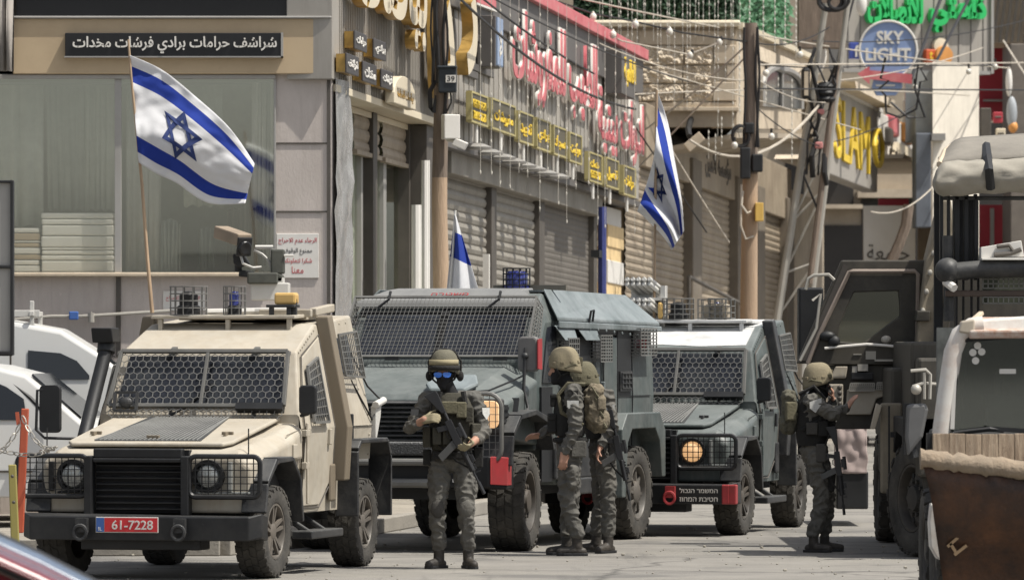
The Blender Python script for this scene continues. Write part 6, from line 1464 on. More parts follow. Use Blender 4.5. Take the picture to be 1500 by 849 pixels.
b = MB(); b.prism([P(x, y, 59.4) for x, y in ((1340, 520), (1357, 380), (1378, 292), (1393, 292), (1398, 330), (1372, 520))], (0, .5, 0)); b.build('corner_pillar', m_olv, K, bevel=.02)
b = MB(); b.prism([P(x, y, 59.3) for x, y in ((1372, 520), (1397, 360), (1400, 420), (1384, 520))], (0, .4, 0)); b.prism([P(x, y, 59.35) for x, y in ((1343, 455), (1363, 455), (1362, 470), (1341, 470))], (0, .3, 0)); b.build('hinge_strip', m_door, K, bevel=.01)
b = MB()
for i in range(6): b.ell(P(1352+i*5.2, 455-i*28, 59.38), (.025, .02, .03), None, 8, 5)
b.build('bolt', m_galv, K, smooth=True)
# open door: thick slab facing down the street
DD = 59.7
outer = [(1168, 545), (1170, 520), (1232, 381), (1356, 381), (1356, 520), (1352, 604), (1300, 604), (1296, 560), (1215, 540)]
b = MB(); outl = [(1167, 532), (1233, 381), (1356, 381), (1352, 534)]
win = [(1226, 487), (1250, 428), (1316, 426), (1319, 462), (1303, 473), (1268, 500), (1232, 502)]
# door skin with a window opening: ring of quads between outline and window
oo = [(1167, 532), (1190, 479), (1211, 431), (1233, 381), (1294, 381), (1356, 381), (1355, 430), (1354, 480), (1352, 534), (1290, 534), (1225, 534)]
def door_ring(z0, z1, inn, m):
    pass
ww = [(1226, 500), (1230, 478), (1240, 452), (1251, 428), (1284, 427), (1316, 426), (1318, 446), (1318, 463), (1302, 474), (1284, 488), (1264, 502)]
n = len(oo); vs = [P(x, y, DD) for x, y in oo] + [P(x, y, DD) for x, y in ww]; vs += [v + V((0, .16, 0)) for v in vs]
fs = []
for i in range(n):
    j = (i+1) % n; fs += [(i, j, n+j, n+i), (2*n+i, 3*n+i, 3*n+j, 2*n+j), (i, 2*n+i, 2*n+j, j), (n+i, n+j, 3*n+j, 3*n+i)]
b.add(vs, fs); dr = b.build('door', m_door, K, bevel=.012)
b = MB(); b.prism([P(x, y, DD+.06) for x, y in ww], (0, .03, 0)); b.build('door_glass', glass('thick_glass', (.42, .44, .38), .25, .05, (.7, .72, .66)), dr)
b = MB(); b.tube([P(x, y, DD-.03) for x, y in ((1183, 532), (1200, 490), (1244, 398), (1250, 397), (1340, 397), (1345, 402), (1344, 470), (1343, 532))], .022, 7); b.build('door_seal', mat('worn_edge', (.22, .18, .15), .6), dr, smooth=True)
b = MB(); b.prism([P(x, y, DD-.02) for x, y in ((1174, 528), (1236, 386), (1243, 390), (1184, 528))], (0, .04, 0)); b.build('door_lip', mat('lip_brown', (.06, .052, .045), .5), dr)
b = MB(); b.tube([P(x, y, DD-.07) for x, y in ((1208, 510), (1235, 507), (1270, 504), (1300, 506), (1328, 509))], .014, 7); b.build('pull_bar', m_white, dr, smooth=True)
b = MB(); b.ell(P(1298, 497, DD-.02), (.05, .03, .04)); b.build('latch', m_galv, dr); b = MB(); fbox(b, DD, 1268, 514, 1283, 526, 0, .01); fbox(b, DD, 1250, 518, 1262, 519.5, 0, .01); b.build('data_plate', m_galv, dr)
b = MB(); b.ell(P(1212, 492, DD-.04), (.08, .05, .05)); b.ell(P(1222, 500, DD-.05), (.06, .05, .06)); b.build('door_lock', m_black, dr, smooth=True)
# door lower liner with tan pocket, radio and keyboard
b = MB(); b.prism([P(x, y, DD+.05) for x, y in ((1213, 534), (1352, 534), (1350, 590), (1300, 592), (1285, 602), (1278, 628), (1222, 628), (1214, 600))], (0, .12, 0)); b.build('door_liner', m_door, dr, bevel=.01)
b = MB(); b.prism([P(x, y, DD) for x, y in ((1241, 570), (1306, 570), (1306, 576), (1284, 584), (1276, 607), (1238, 607))], (0, .1, 0)); b.prism([P(x, y, DD) for x, y in ((1224, 536), (1242, 536), (1239, 554), (1216, 554))], (0, .1, 0)); fbox(b, DD, 1213, 562, 1235, 603, .1, .02); b.build('door_pocket', m_tan, dr, bevel=.012)
b = MB(); gridmesh(b, P(1244, 572, DD-.03), P(1280, 572, DD-.03), P(1246, 561, DD-.03), P(1281, 561, DD-.03), 12, 3, .012, LY); gridmesh(b, P(1284, 570, DD-.03), P(1307, 570, DD-.03), P(1285, 560, DD-.03), P(1307, 560, DD-.03), 8, 3, .01, LY)
fbox(b, DD, 1256, 533, 1271, 543, 0, .05); fbox(b, DD, 1248, 536, 1255, 545, 0, .04); fbox(b, DD, 1281, 526, 1320, 529, 0, .05); b.build('radio_panel', m_galv, dr)
b = MB(); fbox(b, DD, 1246, 545, 1279, 556, 0, .04); b.build('radio', m_black, dr, bevel=.01)
b = MB()
for i in range(8): b.ell(P(1217+(i % 2)*13, 567+(i//2)*8, DD-.03), (.025, .02, .025), None, 8, 5)
b.build('rivet', m_frame, dr)
# dark mirror block and loop beyond the door
b = MB(); fbox(b, 60.3, 1170, 421, 1206, 532, .35, 0); b.build('side_mirror', m_black, K, bevel=.02)
b = MB(); b.tube([P(1180, 424, 58.3), P(1184, 408, 58.3), P(1192, 403, 58.3), P(1214, 402, 58.3), P(1222, 410, 58.3)], .016, 6); b.tube([P(1190, 440, 58.2), P(1202, 430, 58.2), P(1196, 480, 58.2), P(1172, 528, 58.2)], .014, 6); b.build('mirror_arm', m_galv, K, smooth=True)
# mirror with tube bracket on the near corner
b = MB(); b.prism([P(x, y, 56.2) for x, y in ((1328, 592), (1357, 590), (1360, 600), (1352, 640), (1330, 668), (1326, 640))], (0, .12, 0)); b.build('front_mirror', mat('mirror_grey', (.10, .10, .10), .35), K, bevel=.03)
b = MB(); b.tube([P(1334, 543, 56.2), P(1356, 541, 56.2), P(1363, 548, 56.2), P(1362, 584, 56.2)], .016, 7); b.tube([P(1337, 566, 56.2), P(1352, 561, 56.2), P(1380, 563, 56.4)], .016, 7); b.tube([P(1354, 545, 56.2), P(1354, 584, 56.2)], .014, 6); b.ell(P(1342, 570, 56.2), (.05, .05, .05)); b.build('mirror_bracket', m_galv, K, smooth=True)
b = MB(); b.tube([P(1330, 590, 56.3), P(1331, 640, 56.3), P(1338, 670, 56.3)], .05, 8); b.build('grab_tube', m_black, K, smooth=True)
b = MB(); fbox(b, 58.1, 1290, 590, 1322, 722, .1, 0); b.build('side_panel', m_olv, K, bevel=.02)
b = MB(); b.prism([P(x, y, 58) for x, y in ((1284, 590), (1292, 594), (1282, 628), (1275, 628))], (0, .1, 0)); b.build('door_edge_strip', m_tan, K, bevel=.006)
b = MB(); fbox(b, 58.0, 1301, 594, 1303.5, 716, 0, .02); fbox(b, 57.9, 1304, 632, 1316, 640, 0, .05); b.build('strap', m_black, K)
# posts, cross bars and the rolled canopy
b = MB()
for x, w_ in ((1377, 5), (1388, 4), (1398, 8), (1412, 7), (1427, 5)): fbox(b, 57.2, x, 284, x+w_, 410, .12, 0)
for x in (1400, 1410, 1422, 1432): fbox(b, 57.4, x, 405, x+3, 500, .08, 0)
fbox(b, 57.5, 1396, 290, 1434, 384, .05, -.1); b.build_each('cage_post', m_black, K, bevel=.008)
b = MB(); b.tube([P(1388, 345, 57.1), P(1388, 395, 57.1)], .05, 8); b.tube([P(1390, 420, 57.1), P(1390, 470, 57.1)], .05, 8); b.build_each('shock_strut', m_steel, K, smooth=True)
b = MB(); b.tube([P(1392, 398, 56.9), P(1440, 394, 56.9), P(1560, 392, 56.9)], .085, 12); b.ell(P(1388, 396, 56.9), (.12, .12, .12)); b.tube([P(1385, 412, 56.9), P(1398, 422, 56.8)], .04, 7, m=1); b.build('cross_tube', [m_steel, m_white], K, smooth=True)
b = MB(); fbox(b, 57.2, 1380, 287, 1560, 293, .1, 0); b.build('canopy_rail', m_steel, K, bevel=.01)
b = MB(); fbox(b, 57.0, 1385, 425, 1560, 434, .1, 0); b.build('lower_rail', mat('brown_rail', (.07, .05, .04), .6), K, bevel=.01)
b = MB(); gridmesh(b, P(1440, 422, 57), P(1560, 422, 57), P(1440, 402, 57), P(1560, 402, 57), 16, 3, .01, LY); gridmesh(b, P(1440, 444, 57), P(1560, 444, 57), P(1440, 435, 57), P(1560, 435, 57), 16, 1, .01, LY); b.build('wire_screen', m_wire, K)
b = MB(); fbox(b, 57.9, 1440, 402, 1560, 445, .1, 0); b.build('cargo', mat('dark_cargo', (.04, .045, .03), .9, var=.5, scale=6), K)
# canvas: long bundle with folds
b = MB(); rings = []
for i in range(56):
    x = 1368 + i*3.5; t = i/55; ring = []
    yc = 262 - 8*t + 6*math.exp(-i*.4); hh = 25*min(1, .3+.7*math.sqrt(i/4))
    for k in range(36):
        a = 2*math.pi*k/36; c_ = P(x, yc, 57.0); rg = 1-abs(noise.noise(V((i*.09 + k*.10, k*.2, 7)))); rr_ = 1 + .13*noise.noise(V((i*.10, k*.30, 4))) + .17*(rg-.8) + .02*noise.noise(V((i*.3, k*.4, 9)))
        ring.append(c_ + V((0, -.20*math.cos(a)*rr_, hh*57/FPX*math.sin(a)*rr_)))
    rings.append(ring)
b.loft(rings); b.build('rolled_canvas', mat('canvas_grey', (.27, .25, .21), .9, var=.12, scale=5, bump=.12, bscale=60), K, smooth=True, ang=180)
b = MB(); vs = []; n1, n2 = 24, 6
for j in range(n2+1):
    for i in range(n1+1):
        x = 1376 + i*8; yy = 240 - 34*math.sin(math.pi/2*min(1, (i+.6)/5))*(j/n2)**.8 + (1-j/n2)*0 - i*.5
        vs.append(P(x, yy, 57.1 + .9*(j/n2)))
b.add(vs, [(j*(n1+1)+i, j*(n1+1)+i+1, (j+1)*(n1+1)+i+1, (j+1)*(n1+1)+i) for j in range(n2) for i in range(n1)])
o = b.build('canopy_top', mat('canvas_dark', (.19, .175, .15), .9, bump=.2, bscale=30), K, smooth=True); md = o.modifiers.new('t', 'SOLIDIFY'); md.thickness = .02
b = MB(); b.tube([P(1376, 241, 57.05), P(1384, 222, 57.9), P(1400, 210, 58), P(1500, 203, 58), P(1570, 200, 58)], .03, 7); b.build('canopy_piping', m_smooth, K, smooth=True)
b = MB(); b.tube([P(1445, 214, 57.6), P(1447, 232, 57.0), P(1449, 250, 56.76), P(1451, 276, 56.85)], .045, 6); b.build('canopy_strap', m_black, K)
# white cards lying on the cross tube
b = MB(); b.prism([P(x, y, 56.9) for x, y in ((1437, 362), (1496, 352), (1500, 376), (1437, 378))], (0, .25, 0)); b.bx(P(1437, 0, 56.9).x, P(1560, 0, 56.9).x, 56.8, 57.3, P(0, 381, 56.9).z, P(0, 378, 56.9).z); b.tube([P(1460, 361, 56.88), P(1478, 359, 56.88), P(1484, 368, 56.88)], .02, 5, m=1); b.tube([P(1456, 373, 56.88), P(1480, 371, 56.88), P(1496, 365, 56.88)], .025, 5, m=1)
tag(b.build('cardboard', [m_white, m_frame], bevel=.005), 'white printed card sheet lying on the cross tube under the canvas', 'card')
# wheels of the tall truck: axle along X, outer face towards -X
KW = thing('w', '', '')
def kwheel(X, Y, r, w, steer, hub):
    e = bpy.data.objects.new('axle', None)
    o = wheel(None, (0, 0, r), r, w, m_rimdk, 1, 0, hub=hub, rr=.58, lug=20)
    mt_ = Matrix.Translation((X, Y, 0)) @ Matrix.Rotation(R(90)+steer, 4, 'Z')
    o.data.transform(mt_); 
    for ch in o.children: ch.data.transform(mt_)
    o.parent = K; bpy.data.objects.remove(e)
bpy.data.objects.remove(KW)
kwheel(3.86, 57.2, .545, .34, R(20), 'military'); kwheel(3.82, 61.4, .545, .34, 0, 'military')
b = MB(); b.prism([V((3.6, y, z)) for y, z in ((56.6, .95), (56.75, 1.12), (57.7, 1.16), (58.0, .95), (58.0, 1.3), (56.6, 1.3))], (.5, 0, 0)); b.build('wheel_arch', m_black, K, bevel=.01)

# ---- loader with a rusty bucket, close by
m_wht = mat('worn_white_paint', (.58, .56, .52), .5, var=.06, dirt=(.32, .13, .05), damt=.16, dscale=4, coat=.1)
m_rust = mat('rust_streaks', (.56, .54, .5), .7, var=.1, dirt=(.30, .11, .04), damt=.75, dscale=9)
m_bkt = mat('rusty_bucket', (.085, .036, .015), .6, chips=(.16, .085, .04), streak=(.03, .016, .01), var=.6, scale=2.5, dirt=(.012, .010, .010), damt=.75, dscale=1.6, bump=.4, bscale=30)
m_lip = mat('earth_caked_lip', (.24, .195, .145), .95, var=.2, scale=6, bump=.8, bscale=25, dirt=(.18, .12, .07), damt=.4)
m_plank = mat('worn_planks', (.25, .20, .145), .9, var=.5, scale=7, stretch=(5, 1, .25), dirt=(.085, .05, .03), damt=.6, dscale=6, bump=.5)
DLd = 43.5; Ld = wthing('loader', 'white rust streaked loader with an earth caked rusty bucket', 'loader')
def lp_(x, y, d=0): return P(x, y, DLd+d)
b = MB()                                             # cab shell: near front frame with window opening and side behind
oc = [(1385, 640), (1392, 580), (1402, 512), (1410, 490), (1425, 468), (1500, 463), (1640, 462), (1668, 510), (1674, 640)]
ic_ = [(1394, 636), (1396, 585), (1402, 520), (1408, 500), (1418, 496), (1500, 490), (1630, 490), (1648, 520), (1652, 636)]
n = len(oc); vs = [lp_(*p) for p in oc] + [lp_(x, y, -.03) for x, y in ic_]; vs += [v + V((0, .08, 0)) for v in vs]; fs = []
for i in range(n-1):
    j = i+1; fs += [(i, j, n+j, n+i), (2*n+i, 3*n+i, 3*n+j, 2*n+j), (i, 2*n+i, 2*n+j, j), (n+i, n+j, 3*n+j, 3*n+i)]
b.add(vs, fs)
rb = [lp_(x, y, .06) for x, y in oc]; rk = [v + V((.25, .9, .0)) for v in rb]
k2 = len(rb); b.add(rb + rk, [(i, i+1, k2+i+1, k2+i) for i in range(k2-1)] + [tuple(range(k2, 2*k2))]); b.build('cab', m_wht, Ld, bevel=.02)
b = MB(); b.prism([lp_(1420, 484, -.10), lp_(1640, 482, -.10), lp_(1632, 462, .55), lp_(1432, 464, .55)], (0, .02, -.04)); b.prism([lp_(1420, 496, -.08), lp_(1640, 494, -.08), lp_(1640, 482.5, -.10), lp_(1420, 484.5, -.10)], (0, .05, 0)); b.build('brow', m_rust, Ld, bevel=.012)
b = MB(); b.prism([lp_(x, y, .02) for x, y in ic_], (0, .01, 0)); b.build('windscreen', glass('loader_glass', (.62, .65, .63), .30, .04, (.42, .45, .44)), Ld)
b = MB(); b.tube([lp_(x, y, -.02) for x, y in ic_], .022, 7, closed=True); b.build('windscreen_seal', m_black, Ld)
b = MB(); b.bx(lp_(1380, 0).x, lp_(1660, 0).x, DLd+.5, DLd+.6, .6, 2.1); b.bx(lp_(1450, 0).x, lp_(1515, 0).x, DLd+.25, DLd+.5, 1.0, 1.62); b.ell(lp_(1482, 565, .35), (.13, .1, .2)); b.build('interior', mat('cab_grey', (.09, .095, .09), .8, var=.6, scale=5), Ld)
b = MB()
for (x, y) in ((1432, 506), (1425, 516), (1438, 515), (1429, 528)): b.lathe([(0, 0), (.026, 0), (.026, .004), (0, .004)], lp_(x, y, .012), (0, -1, 0), 14)
fbox(b, DLd+.01, 1464, 540, 1488, 547, 0, .005); b.build('sticker', m_white, Ld)
b = MB(); b.prism([lp_(x, y, -.08) for x, y in ((1404, 486), (1408, 470), (1428, 467), (1428, 484), (1420, 489))], (0, .12, 0)); b.build('work_lamp', mat('lamp_lens', (.40, .35, .28), .25, coat=.5), Ld, bevel=.012)
b = MB(); b.bar(lp_(1424, 470, 0), lp_(1438, 458, .1), .04, .03); b.build('lamp_bracket', m_smooth, Ld, bevel=.008)
b = MB(); b.tube([lp_(1398, 634, -.1), lp_(1450, 628, -.12), lp_(1470, 630, -.1)], .018, 6); b.bar(lp_(1445, 627, -.1), lp_(1540, 634, -.1), .05, .03); b.build('wiper', m_black, Ld)
b = MB(); b.tube([lp_(x, y, .0) for x, y in ((1378, 640), (1386, 580), (1396, 515), (1406, 490), (1424, 478), (1440, 476))], .065, 14); b.build('cab_pillar', m_wht, Ld, smooth=True)
b = MB(); b.prism([lp_(x, y, -.05) for x, y in ((1398, 512), (1403, 512), (1398, 628), (1392, 628))], (0, .03, 0)); b.build('pale_strip', m_white, Ld)
# bucket
DB = 42.4
def bp(x, y, d=0): return P(x, y, DB+d)
b = MB(); nB = 24; vs = []
for j in range(9):
    t = j/8
    for i in range(nB+1):
        x0 = 1352 + 38*t**.8; x1 = 1660; x = x0 + (x1-x0)*i/nB; y = 680 + 22*(x-1350)/150*(1-t) + 200*t
        p = bp(x, y, .0); p.y += .30*math.sin(math.pi*.5*t) + .02*noise.noise(V((i*.8, j*.9, 1))) - .12*math.exp(-((t-.35)/.3)**2); vs.append(p)
b.add(vs, [(j*(nB+1)+i, j*(nB+1)+i+1, (j+1)*(nB+1)+i+1, (j+1)*(nB+1)+i) for j in range(8) for i in range(nB)])
o = b.build('bucket', m_bkt, Ld, smooth=True); md = o.modifiers.new('t', 'SOLIDIFY'); md.thickness = .04; md.offset = -1
b = MB(); vs = []
rings = []
for i in range(40):
    x = 1348 + i*8; yb = 672 + (x-1350)*.115; ring = []
    for k in range(10):
        a = 2*math.pi*k/10; ring.append(bp(x, yb, -.02) + V((0, .09*math.cos(a), (.072 + .02*noise.noise(V((i*.6, k*.5, 2))))*math.sin(a) + .012*noise.noise(V((i*.9, 0, 5))))))
    rings.append(ring)
b.loft(rings); b.build('bucket_lip', m_lip, Ld, smooth=True, ang=60)
for i in range(12):
    x0 = 1366 + i*24; b = MB(); h0 = random.uniform(-1, 1); b.prism([bp(x0+.1, 635+h0, .12), bp(x0+23.9, 635+h0+random.uniform(-.5, .5), .12), bp(x0+23.9, 676, .06), bp(x0+.1, 674, .06)], (0, .05, 0)); b.build('plank', m_plank, Ld, bevel=.006)
b = MB(); b.prism([bp(x, y, .16) for x, y in ((1358, 634), (1367, 634), (1367, 664), (1358, 660))], (0, .1, 0)); b.build('lip_corner', m_black, Ld)
b = MB(); b.prism([bp(x, y, .34) for x, y in ((1363, 735), (1369, 740), (1378, 775), (1386, 808), (1388, 822), (1372, 818), (1362, 800), (1360, 765))], (0, .12, 0)); b.build('wing_panel', m_wht, Ld, bevel=.015)
b = MB()
for (x0, y0, x1, y1) in ((1388, 800, 1408, 782), (1398, 812, 1416, 798), (1392, 795, 1400, 808)): b.bar(bp(x0, y0, .1), bp(x1, y1, .1), .03, .02)
b.build('scrape_mark', mat('bare_steel', (.30, .20, .11), .5), Ld)
b = MB(); b.bx(lp_(1395, 0).x, lp_(1660, 0).x, DLd-.2, DLd+2.5, .35, 1.35); b.build('chassis', m_black, Ld, bevel=.03)
lw = wheel(None, (0, 0, .46), .46, .32, m_rimdk, 1, 0, hub='military', lug=18); mt_ = Matrix.Translation((lp_(1385, 0).x+.1, DLd+.3, 0)) @ Matrix.Rotation(R(90), 4, 'Z')
lw.data.transform(mt_); [c.data.transform(mt_) for c in lw.children]; lw.parent = Ld

for X, Y in ((lp_(1655, 0).x-.1, DLd+.3), (lp_(1385, 0).x+.15, DLd+2.2), (lp_(1655, 0).x-.15, DLd+2.2)):
    rgt = X > lp_(1500, 0).x; lw = wheel(None, (0, 0, .46), .46, .32, m_rimdk, 1, 0, hub='military', lug=18)
    mt_ = Matrix.Translation((X, Y, 0)) @ Matrix.Rotation(R(-90 if rgt else 90), 4, 'Z'); lw.data.transform(mt_); [c.data.transform(mt_) for c in lw.children]; lw.parent = Ld
for Y in (57.2, 61.4):
    kw = wheel(None, (0, 0, .545), .545, .34, m_rimdk, 1, 0, hub='military', rr=.58, lug=20); mt_ = Matrix.Translation((6.05, Y, 0)) @ Matrix.Rotation(R(-90), 4, 'Z')
    kw.data.transform(mt_); [c.data.transform(mt_) for c in kw.children]; kw.parent = K
b = MB(); b.bx(5.02, 5.12, 57.15, 57.27, 1.9, 3.36); b.bx(3.98, 4.06, 57.9, 58.0, 1.9, 3.5); b.bx(5.02, 5.12, 57.9, 58.0, 1.9, 3.5); b.build_each('cage_post', m_black, K)

# ------------------------------------------------------------------ white cars beside the shop
m_carw = mat('car_white', (.50, .50, .485), .35, var=.03, coat=.3, dirt=(.45, .43, .39), damt=.2)
m_carg = mat('car_glass', (.006, .007, .008), .06, var=.2, spec=.7)
def car(name, label, O, ang, prof, wd, win, paint, roofnar=.12, wheels=()):
    """side profile (x forward, z) extruded across the width with tumblehome; x forward"""
    c = thing(name, label, 'car' if 'car' in name else 'van', O, ang); b = MB()
    belt = .95
    def yy(z): return wd/2 - max(0, z-belt)*roofnar/.5
    n = len(prof); rings = []
    for s in (1, .96, .6, 0, -.6, -.96, -1):
        rings.append([V((x, yy(z)*s, z - (.0 if abs(s) < 1 else .03*(z > belt)) + (.015*(1-abs(s)) if z > belt else 0))) for (x, z) in prof])
    b.loft(rings); b.build('body', paint, c, smooth=True, ang=40, bevel=.02)
    for s in (1, -1):
        for w_ in win:
            b = MB(); b.prism([V((x, s*(yy(z)+.004), z)) for x, z in w_], (0, s*.008, 0)); b.build('window', m_carg, c)
    for (x, r_) in wheels:
        for s in (1, -1):
            wh = wheel(c, (x, s*(wd/2-.12), r_), r_, .2, m_rim, s, 0, lug=30, rr=.66)
            b = MB(); b.lathe([(r_*1.12, -.01), (r_*1.12, .02), (r_*.9, .02)], (x, s*(wd/2-.03), r_+.01), (0, s, 0), 24); b.build('arch_lip', m_black, c)
    return c
# hatchback: pointing away from the shop, towards the street
CO = V((-5.15, 62.0, .15)); 
hp = [(-2.0, .30), (-2.05, .8), (-1.85, 1.05), (-1.5, 1.5), (-.7, 1.63), (.0, 1.61), (.36, 1.52), (.62, 1.32), (.95, 1.05), (1.85, .82), (2.05, .6), (2.0, .30)]
C1 = car('white_car', 'white hatchback car parked on the pavement behind the orange post', CO, R(-5), hp, 1.75,
    [[(-1.45, .98), (-1.2, 1.38), (-.55, 1.47), (-.5, .98)], [(-.44, 1.07), (-.46, 1.50), (-.02, 1.48), (.18, 1.40), (.36, 1.28), (.40, 1.07)]], m_carw, wheels=((-1.25, .31), (1.3, .31)))
b = MB(); b.prism([V((.40, y, 1.51)) for y in (-.58, .58)] + [V((.92, .74, 1.08)), V((.92, -.74, 1.08))], (.012, 0, .02)); b.build('windscreen', m_carg, C1)
b = MB(); b.prism([V((.66, -.98+y, 1.28+z)) for y, z in roundrect(0, 0, .14, .28, .05)], (.10, 0, 0)); b.build('mirror', m_black, C1, bevel=.015)
b = MB(); b.bx(-.52, -.46, -.885, -.87, .32, 1.38); b.bx(-.25, -.1, -.90, -.88, .84, .87); b.bx(-1.8, 1.9, -.885, -.875, .55, .57); b.build('door_seam', m_frame, C1)
b = MB(); b.tube([V((-1.55, -.74, 1.42)), V((-1.2, -.69, 1.52)), V((-.5, -.69, 1.55)), V((.0, -.70, 1.53)), V((.22, -.72, 1.44)), V((.42, -.77, 1.29)), V((.62, -.82, 1.10))], .028, 6); b.build('window_trim', m_black, C1, smooth=True)
# van behind it, with a roof carrier
hv = [(-2.2, .35), (-2.25, 1.0), (-2.15, 1.9), (-1.9, 2.05), (-.4, 2.06), (.10, 1.97), (.50, 1.72), (1.15, 1.22), (2.1, 1.05), (2.25, .7), (2.2, .35)]
VO = V((-4.78, 64.3, .15)); C2 = car('white_van', 'white van with a ladder carrier on its roof under the shop window', VO, R(1), hv, 1.8,
    [[(-.235, 1.46), (-.235, 1.76), (.10, 1.73), (.27, 1.65), (.40, 1.50), (.40, 1.46)], [(-2.0, 1.2), (-2.0, 1.7), (-1.25, 1.7), (-1.25, 1.2)]], m_carw, roofnar=.06, wheels=((-1.4, .33), (1.45, .33)))
b = MB(); b.prism([V((.52, y, 1.72)) for y in (-.72, .72)] + [V((1.14, .80, 1.24)), V((1.14, -.80, 1.24))], (.012, 0, .02)); b.build('windscreen', m_carg, C2)
b = MB()
for x in (-1.6, -.8): b.bar((x+.6, -.8, 2.14), (x+.6, .8, 2.14), .05, .05); b.bar((x+.6, -.72, 2.0), (x+.6, -.72, 2.27), .045); b.bar((x+.6, .72, 2.0), (x+.6, .72, 2.14), .045)
b.bar((-1.5, -.72, 2.14), (-.12, -.72, 2.14), .05, .07); b.build('roof_carrier', m_whitem, C2, bevel=.006)
b = MB(); b.bx(-.42, -.40, -.905, -.89, .4, 1.9); b.bx(-.2, -.05, -.92, -.90, 1.02, 1.05); b.build('door_seam', m_frame, C2)

# posts and chain
op = wthing('orange_post', 'slanting orange steel post with a chain fixed to its top', 'post')
D_ = 50.5
b = MB(); b.prism([P(x, y, D_) for x, y in ((31, 598), (42, 598), (34, 780), (22, 780))], (0, .06, 0)); f = G(28, 800); b.build('shaft', mat('orange_paint', (.42, .08, .035), .5, var=.2, dirt=(.25, .08, .05), damt=.4), op, bevel=.008)
b = MB(); b.bar(P(25, 603, D_), P(27, 622, D_), .02, .03); b.build('hook', mat('orange_paint', (.52, .085, .03)), op)
yp = wthing('yellow_post', 'short dull yellow steel post beside the orange post', 'post')
b = MB(); b.prism([P(x, y, 49.8) for x, y in ((12, 680), (23, 680), (28, 800), (16, 800))], (0, .07, 0)); b.build('shaft', mat('olive_yellow', (.27, .235, .07), .6, var=.15, dirt=(.15, .12, .05), damt=.3), yp, bevel=.008)
b = MB(); b.ell(P(18, 697, 49.75), (.014, .01, .014)); b.ell(P(20, 735, 49.75), (.014, .01, .014)); b.build('bolt', m_frame, yp)
def chain(nm, lab, pts):
    b = MB(); L = []
    for p, q in zip(pts[:-1], pts[1:]):
        n = max(1, int((q-p).length/.055)); L += [p.lerp(q, i/n) for i in range(n)]
    L.append(pts[-1])
    for i in range(len(L)-1):
        d = (L[i+1]-L[i]); a_ = d.orthogonal().normalized(); a2 = a_.cross(d.normalized()); a_ = a_ if i % 2 else a2
        c_ = (L[i]+L[i+1])/2; dn = d.normalized()
        b.tube([c_ + dn*.042*math.cos(t) + a_*.02*math.sin(t) for t in [2*math.pi*k/8 for k in range(8)]], .006, 4, closed=True)
    tag(b.build(nm, m_galv), lab, 'chain')
chain('steel_chain', 'thin steel chain hanging from the orange post towards the jeep mirror', sag(P(32, 608, D_-.02), P(82, 655, D_-.3), .10, 8) + sag(P(82, 655, D_-.3), P(60, 662, D_), .0, 3))
chain('steel_chain', 'thin steel chain sagging from the orange post in front of the white car', sag(P(30, 620, D_-.02), P(-30, 660, D_), .12, 8))
chain('steel_chain', 'lower thin steel chain behind the orange post along the car door', sag(P(-20, 650, D_+.1), P(62, 664, D_-.2), .04, 8))

# board standing at the edge of the frame
sgb = wthing('board_sign', 'tall dark framed grey board on posts cut off by the picture edge', 'board')
b = MB(); fbox(b, 46.5, -150, 266, 16, 517, .06, 0); b.build('panel', mat('board_grey', (.30, .29, .27), .5, var=.08), sgb)
b = MB()
for (x0, y0, x1, y1) in ((15.5, 264, 20, 520), (-150, 264, 15.5, 268), (-150, 388, 15.5, 393), (-150, 514, 15.5, 520)): fbox(b, 46.5, x0, y0, x1, y1, .08, .03)
fbox(b, 46.5, -60, 520, -50, 905, .06, .0); fbox(b, 46.5, -140, 520, -130, 905, .06, .0); b.build('frame', m_black, sgb, bevel=.006)

# red car close by, mostly outside the frame
RD = 26.0
RC = wthing('red_car', 'shiny red car close by, only its sloping roof and pillar in view', 'car')
def rp_(x, y, d=0): return P(x, y, RD+d)
def strip(b, y0, y1, d0, d1, m=0):
    # a band following the sloping roof line; y offsets in photo rows below the line
    top = [(-420, 690), (-200, 712), (-60, 748), (0, 779), (60, 806), (150, 852), (300, 930), (420, 985)]
    A = [rp_(x, y+y0, d0) for x, y in top]; C_ = [rp_(x - (y1-y0)*.3, y+y1, d1) for x, y in top]; n = len(top)
    b.add(A + C_, [(i, i+1, n+i+1, n+i) for i in range(n-1)], m)
b = MB(); strip(b, 0, 9, 1.2, .35); o = b.build('roof_edge', m_black, RC, smooth=True); md = o.modifiers.new('t', 'SOLIDIFY'); md.thickness = .02
b = MB(); strip(b, 8.5, 23, .36, .30); o = b.build('windscreen', mat('blue_glass', (.10, .13, .18), .08, spec=.7, coat=.5), RC, smooth=True); md = o.modifiers.new('t', 'SOLIDIFY'); md.thickness = .01
b = MB(); strip(b, 22.5, 27, .28, .20); strip(b, 27, 44, .20, .02); strip(b, 44, 46, .02, .04); o = b.build('pillar', mat('car_red', (.13, .006, .012), .25, var=.04, coat=1.0), RC, smooth=True, ang=60); md = o.modifiers.new('t', 'SOLIDIFY'); md.thickness = .012
b = MB(); strip(b, 45.5, 51, .03, .06); o = b.build('door_seal', m_black, RC, smooth=True); md = o.modifiers.new('t', 'SOLIDIFY'); md.thickness = .02
b = MB(); strip(b, 51, 58, .05, .06, 1); strip(b, 58, 120, .06, .0); o = b.build('door', mat('car_red', (.13, .006, .012)), RC, smooth=True); o.data.materials.append(m_galv); md = o.modifiers.new('t', 'SOLIDIFY'); md.thickness = .01
b = MB(); A = [(-420, 690), (-200, 712), (-60, 748), (0, 779), (60, 806), (150, 852), (300, 930), (420, 985)]
b.add([rp_(x, y, 1.2) for x, y in A] + [rp_(x, y, 1.25) - V((0, 0, .02)) + V((0, .3, -.05)) for x, y in A], [(i, i+1, 9+i, 8+i) for i in range(7)])
